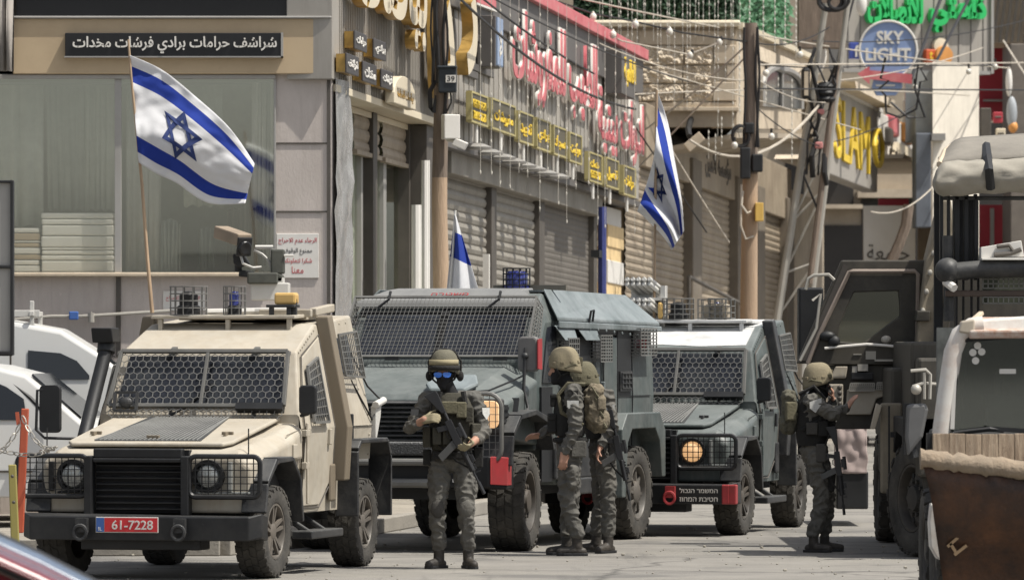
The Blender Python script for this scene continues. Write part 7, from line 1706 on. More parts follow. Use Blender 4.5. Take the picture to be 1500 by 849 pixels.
b.bx(rp_(-420, 0).x, rp_(420, 0).x, RD+.1, RD+1.4, .25, .62); o = b.build('body', mat('car_red', (.13, .006, .012)), RC)
for X in (rp_(-300, 0).x, rp_(330, 0).x):
    wq = wheel(None, (0, 0, .31), .31, .2, m_rim, 1, 0, lug=24); mt_ = Matrix.Translation((X, RD+.15, 0)) @ Matrix.Rotation(R(180), 4, 'Z'); wq.data.transform(mt_); [c.data.transform(mt_) for c in wq.children]; wq.parent = RC

# ------------------------------------------------------------------ flags
def cloth_material(nm, c):
    m = mat(nm, c, .9, var=.05, bump=.25, bscale=9); nt = m.node_tree; N = nt.nodes; L = nt.links; b = N['Principled BSDF']; o = N['Material Output']
    t = N.new('ShaderNodeBsdfTranslucent'); L.new(b.inputs['Base Color'].links[0].from_socket, t.inputs[0]); mx = N.new('ShaderNodeMixShader'); mx.inputs[0].default_value = .32
    L.new(b.outputs[0], mx.inputs[1]); L.new(t.outputs[0], mx.inputs[2]); L.new(mx.outputs[0], o.inputs[0]); return m
m_fw = cloth_material('flag_white', (.68, .68, .69)); m_fb = cloth_material('flag_blue', (.02, .05, .32))
def catmull(pts, t):
    n = len(pts)-1; k = min(int(t*n), n-1); f = t*n-k
    p0, p1, p2, p3 = [V(pts[max(0, min(n, i))]) for i in (k-1, k, k+1, k+2)]
    return .5*((2*p1) + (p2-p0)*f + (2*p0-5*p1+4*p2-p3)*f*f + (3*p1-p0-3*p2+p3)*f**3)
def flag(label, top, bot, D, wave, polepts, pole_r, star=True, su=.5, sr=(.17, .25), pole_mat=None):
    f = wthing('flag', label, 'flag')
    def surf(u, v):
        a = catmull([(x, y, 0) for x, y in top], u); c = catmull([(x, y, 0) for x, y in bot], u); q = a.lerp(c, v)
        d = wave(u, v); return P(q.x, q.y, D + d)
    nu, nv = 60, 40; b = MB(); vs = []; fs = []; ms = []
    for j in range(nv+1):
        for i in range(nu+1): vs.append(surf(i/nu, j/nv))
    b.add(vs, [])
    for j in range(nv):
        v = (j+.5)/nv; m = 1 if (.10 < v < .25 or .75 < v < .90) else 0
        for i in range(nu): b.f.append([j*(nu+1)+i, j*(nu+1)+i+1, (j+1)*(nu+1)+i+1, (j+1)*(nu+1)+i]); b.m.append(m)
    o = b.build('cloth', [m_fw, m_fb], f, smooth=True, ang=180); md = o.modifiers.new('t', 'SOLIDIFY'); md.thickness = .004; md.offset = 0
    if star:
        b = MB(); du, dv = sr
        for tri in (0, 1):
            P3 = [(su + du*math.sin(R(120*k + 180*tri)), .5 - dv*math.cos(R(120*k+180*tri))) for k in range(3)]
            P4 = [(su + (x-su)*.66, .5 + (y-.5)*.66) for x, y in P3]
            for k in range(3):
                k1 = (k+1) % 3
                for off in (-.011, .011):
                    N = 40; A = []
                    for i in range(N+1):
                        t = i/N
                        for (Q, ) in ((P3, ), (P4, )):
                            u_ = Q[k][0]*(1-t) + Q[k1][0]*t; v_ = Q[k][1]*(1-t) + Q[k1][1]*t; A.append(surf(u_, v_) + V((0, off*(1+.25*tri), 0)))
                    b.add(A, [(2*i, 2*i+1, 2*i+3, 2*i+2) for i in range(N)])
        b.build('star', mat('flag_navy', (.02, .035, .12), .85), f, weld=False)
    b = MB(); b.tube([P(x, y, D + .02) for x, y in polepts], pole_r, 8)
    for k in range(3):
        t = .3 + .25*k; q = V((*polepts[0], 0)).lerp(V((*polepts[-1], 0)), t); 
    b.build('flag_staff', pole_mat or mat('bamboo', (.36, .26, .17), .7, var=.25, scale=9, stretch=(1, 1, .3)), f, smooth=True)
    return f
flag('large white and blue star flag streaming from a thin staff on the sand coloured jeep',
     [(190, 81), (238, 103), (286, 141), (336, 187), (373, 240)], [(203, 238), (228, 254), (258, 268), (304, 297), (359, 298)], 54.2,
     lambda u, v: .10*math.sin(u*7.5+v*2.2)*u + .05*math.sin(u*3+v*6) + .03*u*math.sin(u*17+v*5) + .03*noise.noise(V((u*5, v*4, 1))) + .016*noise.noise(V((u*14+v*6, v*9, 2))) + .03*math.exp(-u*7)*math.sin(v*16), [(188, 58), (192, 110), (200, 190), (208, 270), (216, 380), (223, 458)], [.010, .011, .012, .014, .016, .018], su=.45, sr=(.185, .27))
b = None
flag('drooping white and blue star flag twisted on its staff above the grey green jeep',
     [(963, 134), (978, 178), (988, 232), (998, 290), (1002, 338)], [(956, 322), (934, 310), (944, 318), (972, 347), (984, 366)], 65.9,
     lambda u, v: .12*math.sin(u*6+v*9) + .07*math.sin(v*11+1+u*3), [(962, 132), (960, 300), (958, 480)], .014, su=.47, sr=(.15, .17))
flag('partly hidden white and blue flag hanging behind the armoured truck roof',
     [(666, 314), (667.5, 315)], [(640, 560), (672, 572), (712, 592), (758, 612)], 63.6,
     lambda u, v: .08*math.sin(u*8+v*3), [(667, 308), (664, 360), (657, 450), (655, 478)], .012, star=False, pole_mat=m_white)

# ------------------------------------------------------------------ soldiers
m_uni = mat('grey_uniform', (.082, .079, .071), .9, var=.22, scale=7, bump=.35, bscale=42, dirt=(.135, .125, .105), damt=.35, dscale=5)
m_unid = mat('dark_uniform', (.05, .047, .042), .9, var=.16, scale=7, bump=.35, bscale=42)
m_skin = mat('skin', (.36, .20, .14), .6, var=.08, scale=20)
m_mask = mat('black_knit', (.010, .010, .011), .9, var=.2, scale=30)
m_boot = mat('boot_leather', (.024, .021, .018), .6, var=.3, scale=15, bump=.2, dirt=(.075, .062, .048), damt=.3, dscale=8)
m_glove = mat('tan_glove', (.22, .19, .12), .85, var=.15, scale=20)
m_helm = mat('tan_helmet_cover', (.20, .17, .11), .85, var=.14, scale=14, bump=.2, bscale=50)
m_helmo = mat('olive_helmet_cover', (.105, .098, .07), .85, var=.18, scale=14, bump=.2, bscale=50)
m_vest = mat('olive_vest', (.042, .039, .029), .9, var=.22, scale=12, bump=.35, bscale=50)
m_vestd = mat('dark_vest', (.014, .0135, .0125), .9, var=.25, scale=12, bump=.3, bscale=50)
m_pouch = mat('khaki_pouch', (.105, .095, .06), .9, var=.18, scale=14, bump=.3, bscale=50)
m_pack = mat('camouflage_pack', (.17, .14, .095), .9, var=.45, scale=9, bump=.3, bscale=50, dirt=(.07, .065, .05), damt=.5, dscale=8)
m_gun = mat('gun_metal', (.013, .013, .014), .45, var=.2)
m_patch = mat('pale_patch', (.42, .42, .40), .8, var=.2, scale=60)
BODY = [m_uni, m_skin, m_mask, m_boot, m_glove, m_unid]
def closest(p, a, b):
    ab = b-a; l = ab.length_squared
    t = max(0, min(1, (p-a).dot(ab)/l)) if l > 1e-12 else 0
    return (p-(a+ab*t)).length, t
def capsule(b, a, ra, c, rc, n=12):
    a, c = V(a), V(c); d = c-a
    if d.length < 1e-5: b.ell(a, (ra, ra, ra), None, n, 8); return
    d.normalize(); prof = []
    for k in range(5): t = math.pi/2*(1-k/4); prof.append((max(1e-4, ra*math.cos(t)), -ra*math.sin(t)))
    L = (c-a).length
    for k in range(5): t = math.pi/2*k/4; prof.append((max(1e-4, rc*math.cos(t)), L+rc*math.sin(t)))
    b.lathe(prof, a, d, n)
def hand(caps, wrist, fdir, nrm, curl, tag_, s=1.0, thumb=1):
    """palm and five bent fingers: fdir wrist to knuckles, nrm the palm's facing, curl bend per joint in radians"""
    wrist, f, n = V(wrist), V(fdir).normalized(), V(nrm).normalized(); n = (n - f*n.dot(f)).normalized(); side = f.cross(n)
    for k in (-1, 0, 1): caps.append((wrist + side*.022*k*s, .019*s, wrist + f*.085*s + side*.028*k*s, .016*s, tag_))
    for i, L in enumerate((.070, .080, .074, .056)):
        o_ = wrist + f*.088*s + side*(.036-.024*i)*s; d = f.copy(); r_ = .0098*s
        for j in range(3):
            ang = curl*(.55 if j == 0 else 1.0); d = (d*math.cos(ang) + n*math.sin(ang)).normalized(); n2 = n; e = o_ + d*L*(.45, .32, .23)[j]*s
            caps.append((o_, r_, e, r_*.93, tag_)); o_ = e; r_ *= .94
            n = (n*math.cos(ang) - (d*0)).normalized() if False else n
    o_ = wrist + f*.025*s + side*.034*s*thumb; d = (f*.6 + side*.7*thumb + n*.35).normalized()
    for j in range(3):
        e = o_ + d*(.036, .030, .024)[j]*s; caps.append((o_, .0125*s if j == 0 else .0105*s, e, .0105*s, tag_)); o_ = e; d = (d + n*.35*min(1, curl+.2) + f*.25).normalized()
def body_mesh(root, caps, ells, seed, folds=1.0):
    b = MB()
    for (a, ra, c, rc, t) in caps: capsule(b, a, ra, c, rc)
    for (c, r_, rot, t) in ells: b.ell(c, r_, rot, 18, 12)
    o = b.build('tmp', m_uni, None, weld=False)
    md = o.modifiers.new('r', 'REMESH'); md.mode = 'VOXEL'; md.voxel_size = .0085
    sm = o.modifiers.new('s', 'SMOOTH'); sm.iterations = 5; sm.factor = .5
    bpy.context.view_layer.update()
    me = bpy.data.meshes.new_from_object(o.evaluated_get(bpy.context.evaluated_depsgraph_get())); bpy.data.objects.remove(o)
    C = [(V(a), ra, V(c), rc, t) for (a, ra, c, rc, t) in caps]
    E_ = [(V(c), max(r_), r_, t) for (c, r_, rot, t) in ells]
    def who(p):
        best = 9; bt = 0
        for (a, ra, c, rc, t) in C:
            if abs(p.x-(a.x+c.x)/2) > .5 or abs(p.z-(a.z+c.z)/2) > .5: continue
            d, k = closest(p, a, c); d -= ra*(1-k)+rc*k
            if d < best: best = d; bt = t
        for (c, mr, r_, t) in E_:
            q = p-c; l = math.sqrt((q.x/r_[0])**2 + (q.y/r_[1])**2 + (q.z/r_[2])**2)
            d = (l-1)*min(r_)
            if d < best: best = d; bt = t
        return bt
    tags = [who(v.co) for v in me.vertices]
    nor = [v.normal.copy() for v in me.vertices]
    for i, v in enumerate(me.vertices):               # cloth folds
        if tags[i] in (0, 5):
            p = v.co; q = V((p.x*9+seed, p.y*9, p.z*22)); wv = noise.noise(q) ; w2 = 1-abs(noise.noise(V((p.x*13+seed*2, p.y*13+p.z*8, p.z*15))))
            v.co = p + nor[i]*folds*(.010*wv + .026*(w2**2-.6))
        elif tags[i] == 3:
            v.co = v.co + nor[i]*.002*noise.noise(v.co*40)
    me.materials.clear()
    for m in BODY: me.materials.append(m)
    for pgn in me.polygons:
        ts = [tags[k] for k in pgn.vertices]; pgn.material_index = max(set(ts), key=ts.count); pgn.use_smooth = True
    ob = bpy.data.objects.new('body', me); COL.objects.link(ob); ob.parent = root; return ob
def boot(caps, ank, toe_dir, L=.27):
    ank = V(ank); d = V((toe_dir[0], toe_dir[1], 0)).normalized(); g = V((ank.x, ank.y, .0))
    caps.append((ank + V((0, 0, .07)), .050, ank + V((0, 0, -.02)), .050, 3))
    caps.append((g - d*.055 + V((0, 0, .040)), .040, g + d*.05 + V((0, 0, .050)), .046, 3)); caps.append((g + d*.03 + V((0, 0, .050)), .048, g + d*(L-.11) + V((0, 0, .038)), .039, 3))
    return g, d
def boot_sole(root, feet):
    b = MB()
    for g, d in feet:
        s_ = V((d.y, -d.x, 0)); pr = [(-.10, .035), (-.06, .045), (.05, .04), (.13, .05), (.18, .035), (.195, 0)]
        pts = [g + d*x + s_*y for x, y in pr] + [g + d*x - s_*y for x, y in pr[::-1]]
        b.prism([p + V((0, 0, .001)) for p in pts], (0, 0, .026))
    b.build('boot_sole', m_black, root, bevel=.004)
def helmet(root, c, fwd, m_, tilt=0.0, s=1.0, cover=True, tail=False):
    f = V((fwd[0], fwd[1], 0)).normalized(); sd_ = V((f.y, -f.x, 0)); rot = Matrix((( f.x, sd_.x, 0), (f.y, sd_.y, 0), (0, 0, 1))); c = V(c)
    tl = Matrix.Rotation(tilt, 3, sd_)
    b = MB(); nu, nv = 28, 14; vs = []; fs = []
    for j in range(nv+1):
        for i in range(nu):
            a = 2*math.pi*i/nu; ca, sa = math.cos(a), math.sin(a)
            low = .02 if ca > .5 else (-.085 if abs(sa) > .75 else (-.10 if ca < -.4 else -.035))
            # smooth lower rim: raised over the brow, dropped over ears and nape
            low = .025*max(0, ca)**1.5 - .045 - .05*max(0, -ca) - .015*abs(sa)**6
            zt = .155; t = j/nv; ph = t*math.pi/2
            zz = low + (zt-low)*math.sin(ph); rr_ = math.cos(ph)**.55 if j < nv else 0.0
            rad = 1 + .012*noise.noise(V((ca*3, sa*3, zz*16)))
            vs.append(c + tl @ (rot @ (V((.142*ca*rr_*rad, .122*sa*rr_*rad, zz))*s)))
    for j in range(nv):
        for i in range(nu): fs.append((j*nu+i, j*nu+(i+1) % nu, (j+1)*nu+(i+1) % nu, (j+1)*nu+i))
    b.add(vs, fs); o = b.build('helmet', m_, root, smooth=True, ang=180); md = o.modifiers.new('t', 'SOLIDIFY'); md.thickness = .016; md.offset = 1
    def L(x, y, z): return c + tl @ (rot @ (V((x, y, z))*s))
    b = MB(); b.tube([L(.10, .115, -.03), L(.06, .10, -.10), L(.09, .03, -.155), L(.09, -.03, -.155), L(.06, -.10, -.10), L(.10, -.115, -.03)], .009, 6)
    for sgn in (1, -1): b.tube([L(-.06, sgn*.115, -.05), L(.05, sgn*.10, -.10)], .008, 5)
    b.build('chin_strap', m_vestd, o)
    b = MB(); b.obx(L(.145, 0, .06), rot @ V((.008, 0, 0)), rot @ V((0, .022, 0)), V((0, 0, .03))); 
    for k in range(9):
        a = R(40+ k*35); b.obx(L(.146*math.cos(a), .127*math.sin(a), .02), rot @ V((.012*math.cos(a), .012*math.sin(a), 0)), rot @ V((-.018*math.sin(a), .018*math.cos(a), 0)), V((0, 0, .012)))
    b.build('helmet_fitting', m_vestd if not cover else m_, o, bevel=.004)
    return o, L
def rifle(label, a, c, up, s=1.0):
    """assault rifle from butt a to muzzle c"""
    a, c = V(a), V(c); ux = (c-a); Ln = ux.length; ux.normalize(); up = V(up); uz = (up - ux*up.dot(ux)).normalized(); uy = uz.cross(ux); k = Ln/.95
    def L(x, z, y=0): return a + ux*x*k + uz*z*k + uy*y*k
    g = wthing('rifle', label, 'rifle')
    b = MB(); b.prism([L(.27, .035, -.02), L(.53, .035, -.02), L(.53, -.02, -.02), L(.46, -.03, -.02), L(.27, -.022, -.02)], uy*.04*k); b.build('receiver', m_gun, g, bevel=.004)
    b = MB(); b.prism([L(.0, .025, -.018), L(.04, .03, -.018), L(.2, .024, -.018), L(.2, -.012, -.018), L(.06, -.06, -.018), L(.0, -.085, -.018)], uy*.036*k); b.tube([L(.15, .01), L(.28, .01)], .016*k, 8); b.build('stock', m_gun, g, bevel=.006)
    b = MB(); b.tube([L(.53, .012), L(.74, .012)], .027*k, 8)
    for i in range(7): b.obx(L(.555+.028*i, .042), ux*.009*k, uy*.013*k, uz*.008*k)
    b.build('handguard', m_gun, g, bevel=.003)
    b = MB(); b.tube([L(.72, .012), L(.88, .012)], .009*k, 8); b.tube([L(.84, .012), L(.95, .012)], .0155*k, 8); b.bar(L(.76, .012), L(.76, .07), .012*k); b.build('barrel', m_gun, g, smooth=True, ang=40)
    b = MB(); b.prism([L(.43, -.02, -.013), L(.50, -.02, -.013), L(.535, -.12, -.013), L(.56, -.185, -.013), L(.495, -.195, -.013), L(.465, -.11, -.013)], uy*.026*k); b.build('magazine', mat('grey_magazine', (.06, .06, .058), .5), g, bevel=.004)
    b = MB(); b.prism([L(.30, -.02, -.014), L(.345, -.02, -.014), L(.325, -.11, -.014), L(.28, -.105, -.014)], uy*.028*k); b.tube([L(.345, -.025), L(.36, -.05), L(.40, -.052), L(.42, -.025)], .005*k, 5); b.build('grip', m_gun, g, bevel=.005)
    b = MB(); b.obx(L(.40, .062), ux*.045*k, uy*.018*k, uz*.024*k); b.tube([L(.33, .075), L(.47, .075)], .02*k, 10); b.obx(L(.64, .055), ux*.03*k, uy*.014*k, uz*.013*k); b.build('sight', m_gun, g, bevel=.003)
    b = MB(); b.tube([L(.08, -.05), L(.2, -.12, .05), L(.4, -.16, .08), L(.6, -.08, .05), L(.7, -.01, .02)], .009, 5); b.build('sling', m_vestd, g)
    return g
def pouches(root, items, m_, name='pouch'):
    for it in items:
        (c, ax, ay, az) = it; b = MB(); b.obx(c, ax, ay, az); V_ = V(az)
        b.obx(V(c) + V_*.62 + V(ay)*-.12, V(ax)*1.04, V(ay)*1.06, V_*.34); b.build(name, m_, root, bevel=.012, seg=3)
def soldier(name, label, loc): 
    r = thing('person', label, 'person', loc); return r
def head_neck(caps, ells, c, fwd, chest, face=False, tagm=2):
    c, f = V(c), V((fwd[0], fwd[1], fwd[2] if len(fwd) > 2 else 0)).normalized(); sd_ = V((f.y, -f.x, 0)).normalized()
    fc = 1 if face else tagm
    ells.append((c + V((0, 0, .03)), (.092, .092, .105), None, tagm)); ells.append((c + f*.035 - V((0, 0, .045)), (.066, .066, .085), None, tagm))
    ells.append((c + f*.045 + V((0, 0, .012)), (.060, .060, .042), None, 1))         # the strip of face that shows
    caps.append((c + f*.092 + V((0, 0, .018)), .013, c + f*.112 - V((0, 0, .022)), .017, 1 if face else tagm))   # nose
    caps.append((c + f*.088 - sd_*.035 + V((0, 0, .032)), .010, c + f*.088 + sd_*.035 + V((0, 0, .032)), .010, 1))  # brow
    caps.append((c + f*.075 - V((0, 0, .095)), .026, c + f*.070 - V((0, 0, .105)), .026, tagm))   # chin
    caps.append((c - V((0, 0, .05)) - f*.015, .066, V(chest), .075, tagm))

# --- soldier facing the camera with a slung rifle held across the chest
g0 = G(662, 832); S1 = soldier('person', 'masked soldier in olive vest and helmet holding a rifle before the armoured truck grille', (g0.x, g0.y, 0))
caps, ells = [], []
hR, kR, aR = V((-.10, .02, .93)), V((-.125, -.03, .51)), V((-.115, .03, .10)); hL, kL, aL = V((.10, .02, .93)), V((.125, -.05, .51)), V((.145, .0, .10))
for h, k, a in ((hR, kR, aR), (hL, kL, aL)):
    caps += [(h, .105, k + V((0, 0, .06)), .078, 0), (k + V((0, 0, .06)), .078, k - V((0, 0, .08)), .070, 0), (k - V((0, 0, .06)), .072, a + V((0, 0, .10)), .062, 0)]
    caps.append((h + V((.06 if h.x > 0 else -.06, 0, -.15)), .06, h + V((.06 if h.x > 0 else -.06, 0, -.27)), .06, 0))     # cargo pocket
feet = [boot(caps, aR, (-.55, -.85)), boot(caps, aL, (.32, -.95))]
ells += [(V((0, .02, .98)), (.175, .125, .14), None, 0), (V((0, .01, 1.14)), (.165, .115, .16), None, 0), (V((0, .0, 1.34)), (.195, .125, .20), None, 0)]
shR, elR, haR = V((-.215, .02, 1.49)), V((-.365, -.06, 1.24)), V((-.225, -.27, 1.325)); shL, elL, haL = V((.205, .02, 1.49)), V((.285, -.04, 1.20)), V((.155, -.29, 1.09))
for sh, el, ha in ((shR, elR, haR), (shL, elL, haL)):
    caps += [(sh, .075, el, .056, 0), (el, .056, el.lerp(ha, .45), .050, 0), (el.lerp(ha, .40), .040, el.lerp(ha, .9), .031, 1)]
caps.append((shR, .07, shL, .07, 0))
ba, bc = V((-.165, -.215, 1.56)), V((.275, -.30, .66)); ux = (bc-ba).normalized()
hand(caps, elR.lerp(haR, .88), (haR-elR) + V((.25, 0, 0)), (.2, .75, -.35), 1.15, 4, 1.05, thumb=1)
hand(caps, elL.lerp(haL, .88), (haL-elL), (-.15, .55, .6), 1.1, 4, 1.05, thumb=-1)
head_neck(caps, ells, (-.065, -.03, 1.70), (-.15, -1, 0), (0, 0, 1.50))
body_mesh(S1, caps, ells, 1.3); boot_sole(S1, feet)
ho, L = helmet(S1, (-.065, -.02, 1.765), (-.15, -1, 0), m_helmo, 0.0, .97)
b = MB(); pts = [L(.151*math.cos(a)*.99, .129*math.sin(a), .028) for a in [R(-75+10*i) for i in range(16)]]; up_ = [p + V((0, 0, .05)) for p in pts]; b.add(pts+up_, [(i, i+1, 17+i, 16+i) for i in range(15)]); o = b.build('helmet_band', mat('tan_band', (.26, .225, .14), .85, var=.1), ho, smooth=True); md = o.modifiers.new('t', 'SOLIDIFY'); md.thickness = .012; md.offset = 1
b = MB(); pts = [L(.156*math.cos(a), .133*math.sin(a), .026) for a in [R(-80+10*i) for i in range(17)]]; up_ = [p + V((0, 0, -.042)) for p in pts]; b.add(pts+up_, [(i, i+1, 18+i, 17+i) for i in range(16)]); o = b.build('goggle_band', m_vestd, ho, smooth=True); md = o.modifiers.new('t', 'SOLIDIFY'); md.thickness = .016; md.offset = 1
b = MB()
for s in (-1, 1): b.ell(L(-.01, s*.142, -.07), (.033, .024, .048), None, 14, 9)
b.tube([L(-.02, .145, -.05), L(-.02, .15, .06), L(-.02, .09, .15), L(-.02, 0, .175), L(-.02, -.09, .15), L(-.02, -.15, .06), L(-.02, -.145, -.05)], .011, 6)
b.build('headset', m_vestd, S1, smooth=True)
fv = V((-.15, -1, 0)).normalized(); sv = V((fv.y, -fv.x, 0)); hc = V((-.065, -.03, 1.70))
b = MB()
for s in (-1, 1):
    c_ = hc + fv*.118 + sv*s*.040 + V((0, 0, .008)); b.prism([c_ + sv*(x*.038) + V((0, 0, z*.024)) - fv*abs(x)*.006*(1 if x*s > 0 else 0) for x, z in ((-1, .4), (-.6, .9), (.6, .9), (1, .4), (.85, -.6), (.3, -1), (-.3, -1), (-.85, -.6))], fv*.006)
go = b.build('sunglasses', mat('blue_mirror_lens', (.03, .16, .62), .12, metal=.3, spec=.8, coat=.6), S1)
b = MB(); b.tube([hc + fv*.104 + sv*.075 + V((0, 0, .014)), hc + fv*.108 + V((0, 0, .02)), hc + fv*.104 - sv*.075 + V((0, 0, .014))], .005, 5); b.tube([hc + fv*.10 + sv*.075 + V((0, 0, .014)), hc + sv*.098 + V((0, 0, .01))], .005, 5); b.tube([hc + fv*.10 - sv*.075 + V((0, 0, .014)), hc - sv*.098 + V((0, 0, .01))], .005, 5); b.build('spectacle_frame', m_black, go)
# vest
b = MB(); rings = []
for (z, rx, ry) in ((1.04, .175, .145), (1.10, .185, .155), (1.25, .20, .16), (1.40, .20, .155), (1.50, .15, .13), (1.55, .10, .10)):
    rings.append([V((rx*math.copysign(abs(math.cos(a))**.7, math.cos(a)), ry*math.copysign(abs(math.sin(a))**.7, math.sin(a)) , z)) for a in [2*math.pi*i/24 for i in range(24)]])
b.loft(rings); b.build('vest', m_vest, S1, smooth=True, ang=50, bevel=.01)
def xyz(x, y, z): return V((x, y, z))
pouches(S1, [(xyz(-.02, -.19, 1.42), xyz(.07, 0, 0), xyz(0, -.03, 0), xyz(0, 0, .055)), (xyz(.085, -.19, 1.40), xyz(.045, 0, 0), xyz(0, -.03, 0), xyz(0, 0, .07))], m_pouch)
pouches(S1, [(xyz(x, -.185, 1.17), xyz(.038, 0, 0), xyz(0, -.035, 0), xyz(0, 0, .075)) for x in (-.13, -.04, .05)] + [(xyz(.20, -.09, 1.2), xyz(.04, .02, 0), xyz(.02, -.05, 0), xyz(0, 0, .08)), (xyz(-.205, -.07, 1.16), xyz(.035, -.02, 0), xyz(-.02, -.06, 0), xyz(0, 0, .09)), (xyz(.155, -.165, 1.36), xyz(.035, 0, 0), xyz(0, -.03, 0), xyz(0, 0, .07))], m_vest)
pouches(S1, [(xyz(-.02, -.12, 1.0), xyz(.15, 0, 0), xyz(0, -.03, 0), xyz(0, 0, .035)), (xyz(.235, .0, .98), xyz(.04, 0, 0), xyz(0, -.06, 0), xyz(0, 0, .09)), (xyz(-.22, .01, .98), xyz(.035, 0, 0), xyz(0, -.06, 0), xyz(0, 0, .07))], m_vestd)
b = MB(); b.tube([V((-.10, -.14, 1.56)), V((-.13, -.155, 1.4)), V((-.12, -.17, 1.2))], .022, 6); b.tube([V((.10, -.14, 1.56)), V((.12, -.16, 1.45))], .024, 6); b.build('shoulder_strap', m_vestd, S1)
b = MB(); c_ = shL.lerp(elL, .42) + V((.052, -.038, 0)); n_ = V((.75, -.65, .1)).normalized(); t_ = V((.62, .72, 0)).normalized(); u_ = n_.cross(t_)
b.prism([c_ + n_*.012 + t_*x*.05 + u_*z*.06 for x, z in ((-1, .8), (1, .8), (.95, -.1), (0, -1), (-.95, -.1))], n_*.005); b.build('shoulder_patch', m_patch, S1)
b = MB(); c_ = shR.lerp(elR, .5) + V((-.03, -.052, 0)); n_ = V((-.5, -.85, .1)).normalized(); t_ = V((.85, -.5, 0)).normalized(); u_ = n_.cross(t_); b.prism([c_ + n_*.01 + t_*x*.04 + u_*z*.05 for x, z in ((-1, .8), (1, .8), (.95, -.1), (0, -1), (-.95, -.1))], n_*.005); b.build('shoulder_patch', mat('dark_patch', (.12, .12, .12), .8), S1)
for s, k in ((-1, kR), (1, kL)):
    b = MB(); b.ell(k + V((0, -.06, .02)), (.062, .034, .085), None, 12, 8); b.build('knee_pad', m_unid if s < 0 else m_uni, S1, smooth=True)
S1W = lambda p: V((g0.x, g0.y, 0)) + V(p)
rifle('black rifle held slanting across the chest of the masked soldier facing the street', S1W(ba), S1W(bc), (.86, -.05, .42))

# --- soldier seen from the side, facing the truck, with a camouflage pack; d = direction faced (-x)
g1 = G(838, 813); S2 = soldier('person', 'soldier in grey uniform and tan helmet seen from the side wearing a camouflage pack', (g1.x, g1.y, 0))
caps, ells = [], []
# left leg (towards the camera) and right leg
hL, kL, aL = V((-.02, -.09, .96)), V((-.045, -.10, .53)), V((.045, -.09, .10)); hR, kR, aR = V((-.02, .10, .96)), V((-.02, .11, .53)), V((-.05, .12, .10))
for h, k, a in ((hL, kL, aL), (hR, kR, aR)):
    caps += [(h, .118, k + V((0, 0, .06)), .088, 0), (k + V((0, 0, .06)), .088, k - V((0, 0, .08)), .078, 0), (k - V((0, 0, .06)), .08, a + V((0, 0, .11)), .066, 0)]
caps.append((V((.0, -.19, .80)), .06, V((.0, -.19, .68)), .058, 0))
feet = [boot(caps, aL, (-1, -.12)), boot(caps, aR, (-1, .05))]
ells += [(V((-.01, 0, 1.02)), (.135, .165, .14), None, 0), (V((-.01, 0, 1.2)), (.125, .165, .18), None, 0), (V((-.02, 0, 1.40)), (.13, .185, .18), None, 0)]
shL, elL, haL = V((.015, -.205, 1.52)), V((.03, -.25, 1.22)), V((-.075, -.245, .965)); shR, elR, haR = V((-.03, .205, 1.52)), V((-.10, .24, 1.24)), V((-.30, .16, 1.12))
for sh, el, ha in ((shL, elL, haL), (shR, elR, haR)): caps += [(sh, .085, el, .064, 0), (el, .064, el.lerp(ha, .92), .046, 0), (el.lerp(ha, .9), .036, ha, .030, 1)]
caps.append((shL, .07, shR, .07, 0))
hand(caps, haL, (-.10, .0, -1), (-.5, .75, 0), .45, 1, 1.05, thumb=1); hand(caps, haR, (-1, -.2, -.1), (0, -.5, -.8), .5, 1, 1.0, thumb=1)
head_neck(caps, ells, (-.10, -.01, 1.725), (-1, -.10, -.05), (-.01, 0, 1.53), face=True)
body_mesh(S2, caps, ells, 4.1, 1.15); boot_sole(S2, feet)
ho, L = helmet(S2, (-.065, -.01, 1.785), (-1, -.10, 0), m_helm, -.06, .98)
b = MB(); b.obx(L(-.15, 0, .02), V((.02, 0, 0)), V((0, .04, 0)), V((0, 0, .04))); b.tube([L(.02, -.135, -.03), L(-.08, -.12, .0), L(-.145, -.03, -.05)], .012, 6); b.build('helmet_rail', m_pouch, ho, bevel=.006)
b = MB(); rings = []
for (z, rx, ry) in ((1.12, .135, .175), (1.18, .15, .185), (1.35, .155, .19), (1.5, .13, .17), (1.58, .08, .11)):
    rings.append([V((-.02 + rx*math.copysign(abs(math.cos(a))**.7, math.cos(a)), ry*math.copysign(abs(math.sin(a))**.7, math.sin(a))*.93, z)) for a in [2*math.pi*i/24 for i in range(24)]])
b.loft(rings); b.build('vest', m_vestd, S2, smooth=True, ang=50)
pouches(S2, [(xyz(-.19, -.08, 1.24), xyz(-.04, 0, 0), xyz(0, .05, 0), xyz(0, 0, .09)), (xyz(-.19, .06, 1.24), xyz(-.04, 0, 0), xyz(0, .05, 0), xyz(0, 0, .09)), (xyz(-.175, -.05, 1.45), xyz(-.03, 0, 0), xyz(0, .05, 0), xyz(0, 0, .06))], m_vestd)
b = MB(); b.tube([V((-.14, -.14, 1.08)), V((-.02, -.185, 1.08)), V((.12, -.13, 1.08)), V((.14, .1, 1.08)), V((-.1, .17, 1.08)), V((-.16, .0, 1.08))], .026, 6, closed=True); b.build('belt', m_vestd, S2)
pouches(S2, [(xyz(.06, -.20, 1.0), xyz(.07, 0, 0), xyz(0, -.035, 0), xyz(0, 0, .075))], m_uni)
b = MB(); c_ = V((.005, -.288, 1.40)); b.prism([c_ + V((x*.055, .0, z*.065)) for x, z in ((-1, .8), (1, .8), (.95, -.1), (0, -1), (-.95, -.1))], (0, -.005, 0)); b.prism([c_ + V((x*.05, .008, .115+z*.03)) for x, z in ((-1, 1), (1, 1), (1, -1), (-1, -1))], (0, -.005, 0), 1); b.build('shoulder_patch', [m_patch, m_vestd], S2)
b = MB(); b.ell((.02, -.275, 1.22), (.02, .02, .03)); b.build('elbow_pad', m_uni, S2, smooth=True)
